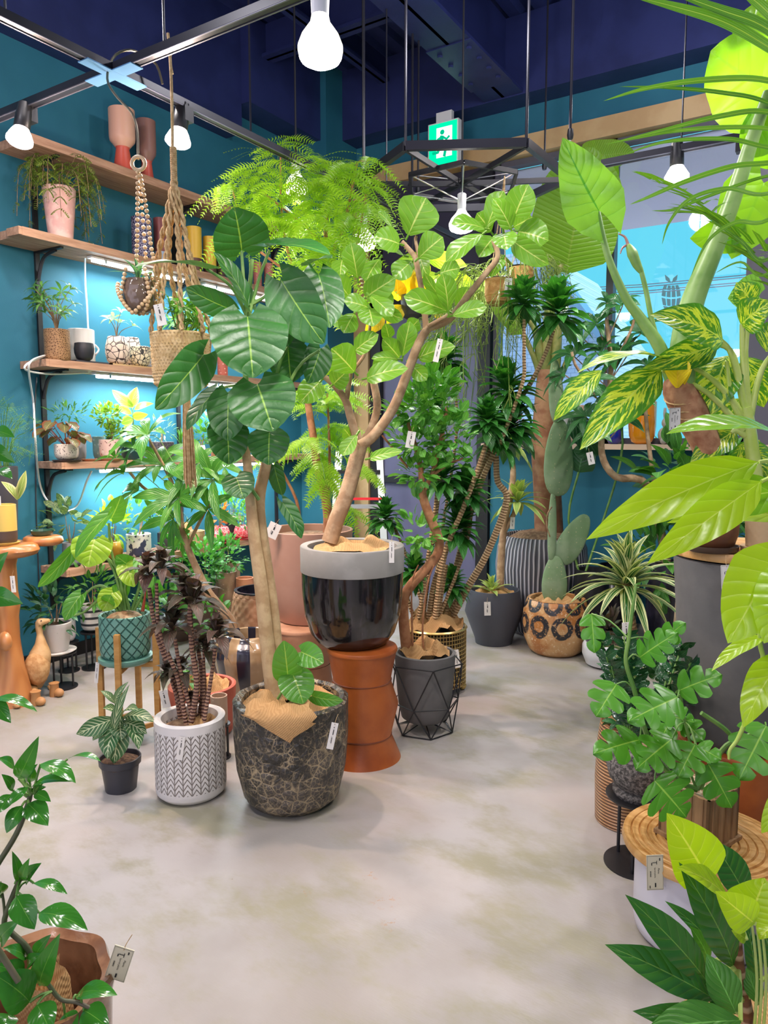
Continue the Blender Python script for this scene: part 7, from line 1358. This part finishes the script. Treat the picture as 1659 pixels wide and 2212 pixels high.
for q in ((1532, 1908, 1440, 1756, 124, .02, .0, 0, L_RL), (1575, 1945, 1462, 1874, 70, -.02, -.05, 35, L_RL), (1612, 1990, 1652, 1896, 120, -.06, -.06, 20, L_RL), (1630, 1995, 1545, 1925, 80, -.08, -.1, -20, L_RL), (1690, 1985, 1640, 2030, 60, -.04, -.06, 30, L_RL), (1612, 2030, 1580, 2010, 30, -.06, -.06, 10, L_RL), (1585, 2090, 1466, 1862, 84, 0, -.03, 10, L_RD), (1530, 2125, 1350, 1932, 74, -.02, -.05, 0, L_RD), (1545, 2160, 1306, 2040, 74, -.04, -.05, 0, L_RD), (1556, 2060, 1436, 1946, 34, .03, .05, 20, L_RD), (1590, 2190, 1526, 2060, 74, -.06, -.04, 0, L_RL if 0 else L_MID), (1570, 2205, 1366, 2184, 56, -.05, -.08, -20, L_RD), (1600, 2205, 1394, 2226, 84, -.08, -.1, 0, L_MID), (1588, 2180, 1498, 2108, 66, -.03, -.02, 10, L_RD), (1615, 1945, 1534, 1812, 72, .06, .08, 10, L_RD), (1632, 2130, 1610, 1985, 40, .04, .06, 20, L_RD), (1640, 2170, 1612, 2090, 40, -.02, 0, 0, L_MID), (1545, 2110, 1405, 2070, 40, .02, 0, 30, L_RD), (1530, 2080, 1490, 2000, 44, .02, 0, 20, L_MID), (1680, 2100, 1640, 1990, 60, .04, .05, 0, L_RD)):
    m = MB(); B_, T_ = LF(m, *q[:5], dd + q[5], dd + q[6], roll=q[7], prof='ov' if q[8] is L_RL else 'lan', bend=.08, fold=.16, wav=.04, nl=12, nw=3, up=.3); m.build('leaf', q[8], t); n_ = near(B_, tp); st.tube([n_, n_.lerp(B_, .5) + V((0, 0, .01)), B_], .0035, 6)
for x in (1640, 1650, 1660): branch(st, [(x - 12, 2240), (x - 5, 2120), (x - 14, 2010), (x - 25, 1960)], dd - .03, (3.5, 2.5), 6)
st.build('leaf_stalk', M_PETL, t)
# ---- shrubs before the window, sill vases
t, c_, d_, P_ = pxp('potted_schefflera', 'dark umbrella leaved schefflera standing before the window sill', 'plant', 1420, 1360, 80, [(1320, 96), (1240, 100), (1215, 96)], M_DGL, c=V((at(1450, 1200, 4.75).x, at(1450, 1200, 4.75).y, 0)))
fsoil(c_, P_[-1][0] * .85, zof(c_, 1220), M_SOIL, t); m = MB(); st = MB(); s_ = sc(800, d_); branch(st, [(1440, 1215), (1400, 1050), (1330, 1030), (1300, 980), (1305, 900), (1320, 800), (1310, 690)], d_, (10, 4)); branch(st, [(1320, 800), (1360, 720), (1370, 690)], d_, 3); branch(st, [(1310, 850), (1250, 800), (1235, 760)], d_, 3); branch(st, [(1430, 1150), (1400, 950), (1390, 800)], d_, (6, 3))
for x, y, R in ((1240, 770, 62), (1290, 700, 55), (1345, 660, 55), (1312, 655, 40), (1385, 720, 58), (1270, 830, 62), (1335, 780, 66), (1400, 790, 60), (1220, 810, 50), (1320, 860, 70), (1265, 900, 60), (1370, 850, 60), (1250, 720, 50), (1300, 760, 60), (1360, 760, 55), (1290, 930, 62), (1350, 910, 56)):
    C = at(x, y, d_ + rnd.uniform(-.2, .2)); palm5(m, C, V((rnd.uniform(-.4, .4), -.5, rnd.uniform(.3, .8))), 7, R * s_ * 1.1, R * s_ * .34, 72, .3, nl=5, nw=1, fold=.2); st.tube([at(1315, min(950, y + 70), d_), C], .004, 5, smooth=1)
m.build('foliage', LM('leaf_schefflera_dark', (.012, .085, .02), (.035, .16, .035), vs=0, tr=.25, rough=.25), t); st.build('trunk', M_TRUNK2, t)
t, c_, d_, P_ = pxp('potted_plant', 'broad leaved green shrub in a grey tub against the teal wall', 'plant', 1500, 1330, 110, [(1290, 120), (1200, 124)], M_['slate'], c=V((at(1610, 1200, 4.6).x, at(1610, 1200, 4.6).y, 0)))
m = MB(); bush(m, at(1470, 1010, d_), (.30, .3, .26), 90, .20, .09); bush(m, at(1420, 1200, d_), (.25, .2, .25), 90, .16, .06); bush(m, at(1560, 1100, d_), (.3, .3, .4), 90, .2, .09); m.build('foliage', L_MID, t); MB().tube([c_ + V((0, 0, .3)), at(1490, 1080, d_)], .012, 6, smooth=1).build('plant_stem', M_GSTEM, t)
t, c_, d_, P_ = pxp('potted_strelitzia', 'small paddle leaved plant on thin stalks beside the cactus', 'plant', 1262, 1330, 60, [(1290, 70), (1230, 74)], M_BLACK, c=V((at(1280, 1200, 4.95).x, at(1280, 1200, 4.95).y, 0)))
m = MB(); st = MB()
for bx, by, tx, ty, w_ in ((1250, 1020, 1262, 965, 62), (1232, 900, 1290, 985, 50), (1290, 980, 1240, 970, 40)): LF(m, bx, by, tx, ty, w_, d_, prof='pal')
branch(st, [(1250, 1235), (1228, 1120), (1250, 1020)], d_, 2.5); branch(st, [(1265, 1235), (1340, 1000), (1338, 880)], d_ - .05, 2.5); m.build('foliage', L_DARK, t); st.build('plant_stem', M_GSTEM, t)
def sill(label, px, ty, w_, kind, m_, plant=None, y=YB - .10, **k):
    c = ony(px, ty, y); return vessel(label, px, ty, w_, 0, 1.386, kind, m_, plant, c=c, **k)
sill('white bristle topped vase on the window sill beside the cactus', 1228, 892, 28, 'u', M_['white_matt'], pl_ros(LM('leaf_bristle', (.55, .45, .35), (.7, .6, .5), vs=0), 40, .09, .006, lo=50, hi=88))
sill('copper and cream vase on the window sill', 1254, 876, 27, 'u', mat('copper_cream', (.55, .26, .11), .3, col2=(.70, .50, .38), ns=8))
sill('cobalt blue glass vase on the window sill', 1328, 912, 34, 'rnd', mat('cobalt', (.01, .02, .30), .08, coat=.6))
sill('bright orange glass vase on the window sill', 1389, 868, 58, 'u', mat('orange_glass', (.80, .26, .005), .08, coat=.7, col2=(.85, .34, .01), ns=4))
cR_ = ony(1443, 930, YB - .10); cR_.z = 1.386; s_ = sc(930, dist(cR_)); t = thing('rabbit_figurine', 'small pearly grey sitting rabbit figurine on the window sill', 'figurine', cR_); M_PRL = mat('pearl_grey', (.42, .40, .38), .2, coat=.6)
m = MB(); m.ball(cR_ + V((0, 0, 20 * s_)), 21 * s_, 16, 10, sz=.95); m.ball(cR_ + V((0, 0, 46 * s_)), 14 * s_, 16, 10)
for s2 in (-1, 1): m.tube([cR_ + V((0, 0, 54 * s_)) + RT * (s2 * 5 * s_), cR_ + V((0, 0, 66 * s_)) + RT * (s2 * 8 * s_), cR_ + V((0, 0, 78 * s_)) + RT * (s2 * 8 * s_)], [5 * s_, 2.5 * s_], 8); m.ball(cR_ + V((0, 0, 8 * s_)) + RT * (s2 * 14 * s_) - FW * (14 * s_), 8 * s_)
m.build('body', M_PRL, t)
sill('small dark pot of red leaves on the window sill behind the canes', 1120, 930, 26, 'u', M_BLACK, pl_bush(L_RED, .05, .025, 40, .07))
# ================================================================ PRICE TAGS
M_TAG = mat('tag_card', (.74, .71, .66), .7); M_TAGY = mat('tag_card_cream', (.70, .64, .46), .7); M_INK = mat('tag_ink', (.02, .02, .02), .8)
def txt(s, size, M, m):
    cu = bpy.data.curves.new('t', 'FONT'); cu.body = s; cu.size = size; cu.align_x = 'CENTER'; cu.align_y = 'CENTER'; o = bpy.data.objects.new('t', cu); COL.objects.link(o); dg = bpy.context.evaluated_depsgraph_get(); me = o.evaluated_get(dg).to_mesh()
    for p in me.polygons: m.face([M @ V(me.vertices[i].co) for i in p.vertices])
    o.evaluated_get(dg).to_mesh_clear(); bpy.data.objects.remove(o); bpy.data.curves.remove(cu)
def ptag(label, x, y, w_, h_, d, tilt=0., face=None, big=False, string=True, yaw=0.):
    C = at(x, y, d); s_ = sc(y, d); w_ *= s_ / 2; h_ *= s_ / 2; n = V((face.x, face.y, 0)).normalized() if face is not None else -FW
    r = n.cross(V((0, 0, -1))).normalized(); M = Matrix((r, -n, V((0, 0, 1)))).transposed().to_4x4(); M = Matrix.Translation(C) @ M @ Matrix.Rotation(math.radians(tilt), 4, 'Y')
    t = thing('hanging_price_tag' if string else 'price_tag', label, 'price tag', C, 'price tags'); MB().box((-w_, 0, -h_), (w_, .0015, h_), M).build('card', M_TAGY if big == 2 else M_TAG, t, False); m = MB(); e = -.0012
    F = M @ Matrix(((1, 0, 0, 0), (0, 0, -1, e), (0, 1, 0, 0), (0, 0, 0, 1)))          # card plane: x across, y up
    def bar(x0, y0, x1, y1): m.face([F @ V((a * w_, b * h_, 0)) for a, b in ((x0, y0), (x1, y0), (x1, y1), (x0, y1))])
    if big:
        for a in ((-.94, -.96, .94, -.945), (-.94, .945, .94, .96), (-.94, -.96, -.92, .96), (.92, -.96, .94, .96)): bar(*a)
        R90 = F @ Matrix.Rotation(-PI / 2, 4, 'Z'); txt('barrel plants', w_ * .26, R90 @ Matrix.Translation((0, -w_ * .02, 0)), m); txt('T', w_ * .8, R90 @ Matrix.Translation((-h_ * .58, -w_ * .08, 0)), m); txt('Plants', w_ * .30, R90 @ Matrix.Translation((-h_ * .1, w_ * .42, 0)), m); bar(-.06, -.82, .10, -.58)
        for k in range(5): bar(-.62, .10 - k * .07, -.48, .06 - k * .07)
        bar(-.45, .42, -.35, .58); bar(.5, .68, .62, .84); bar(-.68, -.88, -.58, -.72)
    else:
        bar(-.12, .62, .12, .70); bar(-.08, .10, .16, .50)
        for k in range(4): bar(-.3, -.05 - k * .12, -.18, -.1 - k * .12)
        bar(-.1, -.55, .06, -.10); bar(-.1, .86, .1, .92)
    m.build('lettering', M_INK, t, False)
    if string: MB().tube([M @ V((0, -.001, h_ * .86)), M @ V((0, .004, h_ * 1.15)), M @ V((.004, .012, h_ * 1.6))], .0008, 5).build('string', M_ROPE, t)
    return t
ptag('white price tag stuck on the crater glazed planter', 718, 1590, 15, 60, dA - .225, 12)
ptag('slim white price tag on the rim band of the grey and black pot', 846, 1193, 11, 46, dC - .185, 0)
ptag('slanted white price tag on the white herringbone pot', 390, 1617, 14, 52, dK - .148, 9, string=False)
ptag('white price tag hanging on the slate grey angular pot', 1053, 1315, 14, 30, dH - .20, -2)
ptag('cream price tag hanging from the pale fig branch', 946, 757, 12, 50, dC - .12, 12)
ptag('pale folded price tag hanging on the tall pink planter', 590, 1146, 26, 34, dE - .24, 25)
ptag('bordered price tag hanging on the tall grey planter', 1571, 1254, 25, 68, dT - .245, -5, big=1)
ptag('bordered cream price tag on the white cylinder pot', 1415, 1885, 36, 80, dC2 - .145, -3, big=2, string=False)
ptag('cream card price tag hanging off the brown glazed eight sided pot', 258, 2082, 44, 78, dO_ + .015, 19, big=2)
ptag('white price tag tied round the trunk of the log pedestal', 28, 1262, 10, 36, dP - .10, -3)
ptag('white price tag hanging from the cactus side stalk', 1276, 990, 14, 27, 4.4, -14)
ptag('white price tag in front of the woven basket by the window', 1098, 618, 15, 34, 4.15, 3)
ptag('white tag hanging in the striped dracaena beside its cane', 1353, 1370, 17, 52, dist(at(1353, 1370, 2.9)), -4)
ptag('white card tag hung on the macrame ropes above the basket', 346, 680, 20, 46, dK_ - .15, -12)
ptag('white price tag in the small leaved tree before the ladder', 887, 950, 18, 36, dF - .15, 10)
ptag('white price tag on the gold wire basket side', 987, 1423, 12, 40, dG - .17, -8)
ptag('cream card hanging from the papery trunk of the towering plant', 1458, 905, 24, 48, 2.42, -2, big=1)
ptag('small white tag on the canes before the pinstriped planter', 1107, 1130, 10, 26, dH - .03, 2)
ptag('white price tag hanging off the plant stand leg nearest the ducks', 209, 1453, 8, 46, dM - .05, 6)
ptag('white price tag dangling between the plant stand and white pot', 356, 1510, 18, 40, dM - .12, -12)
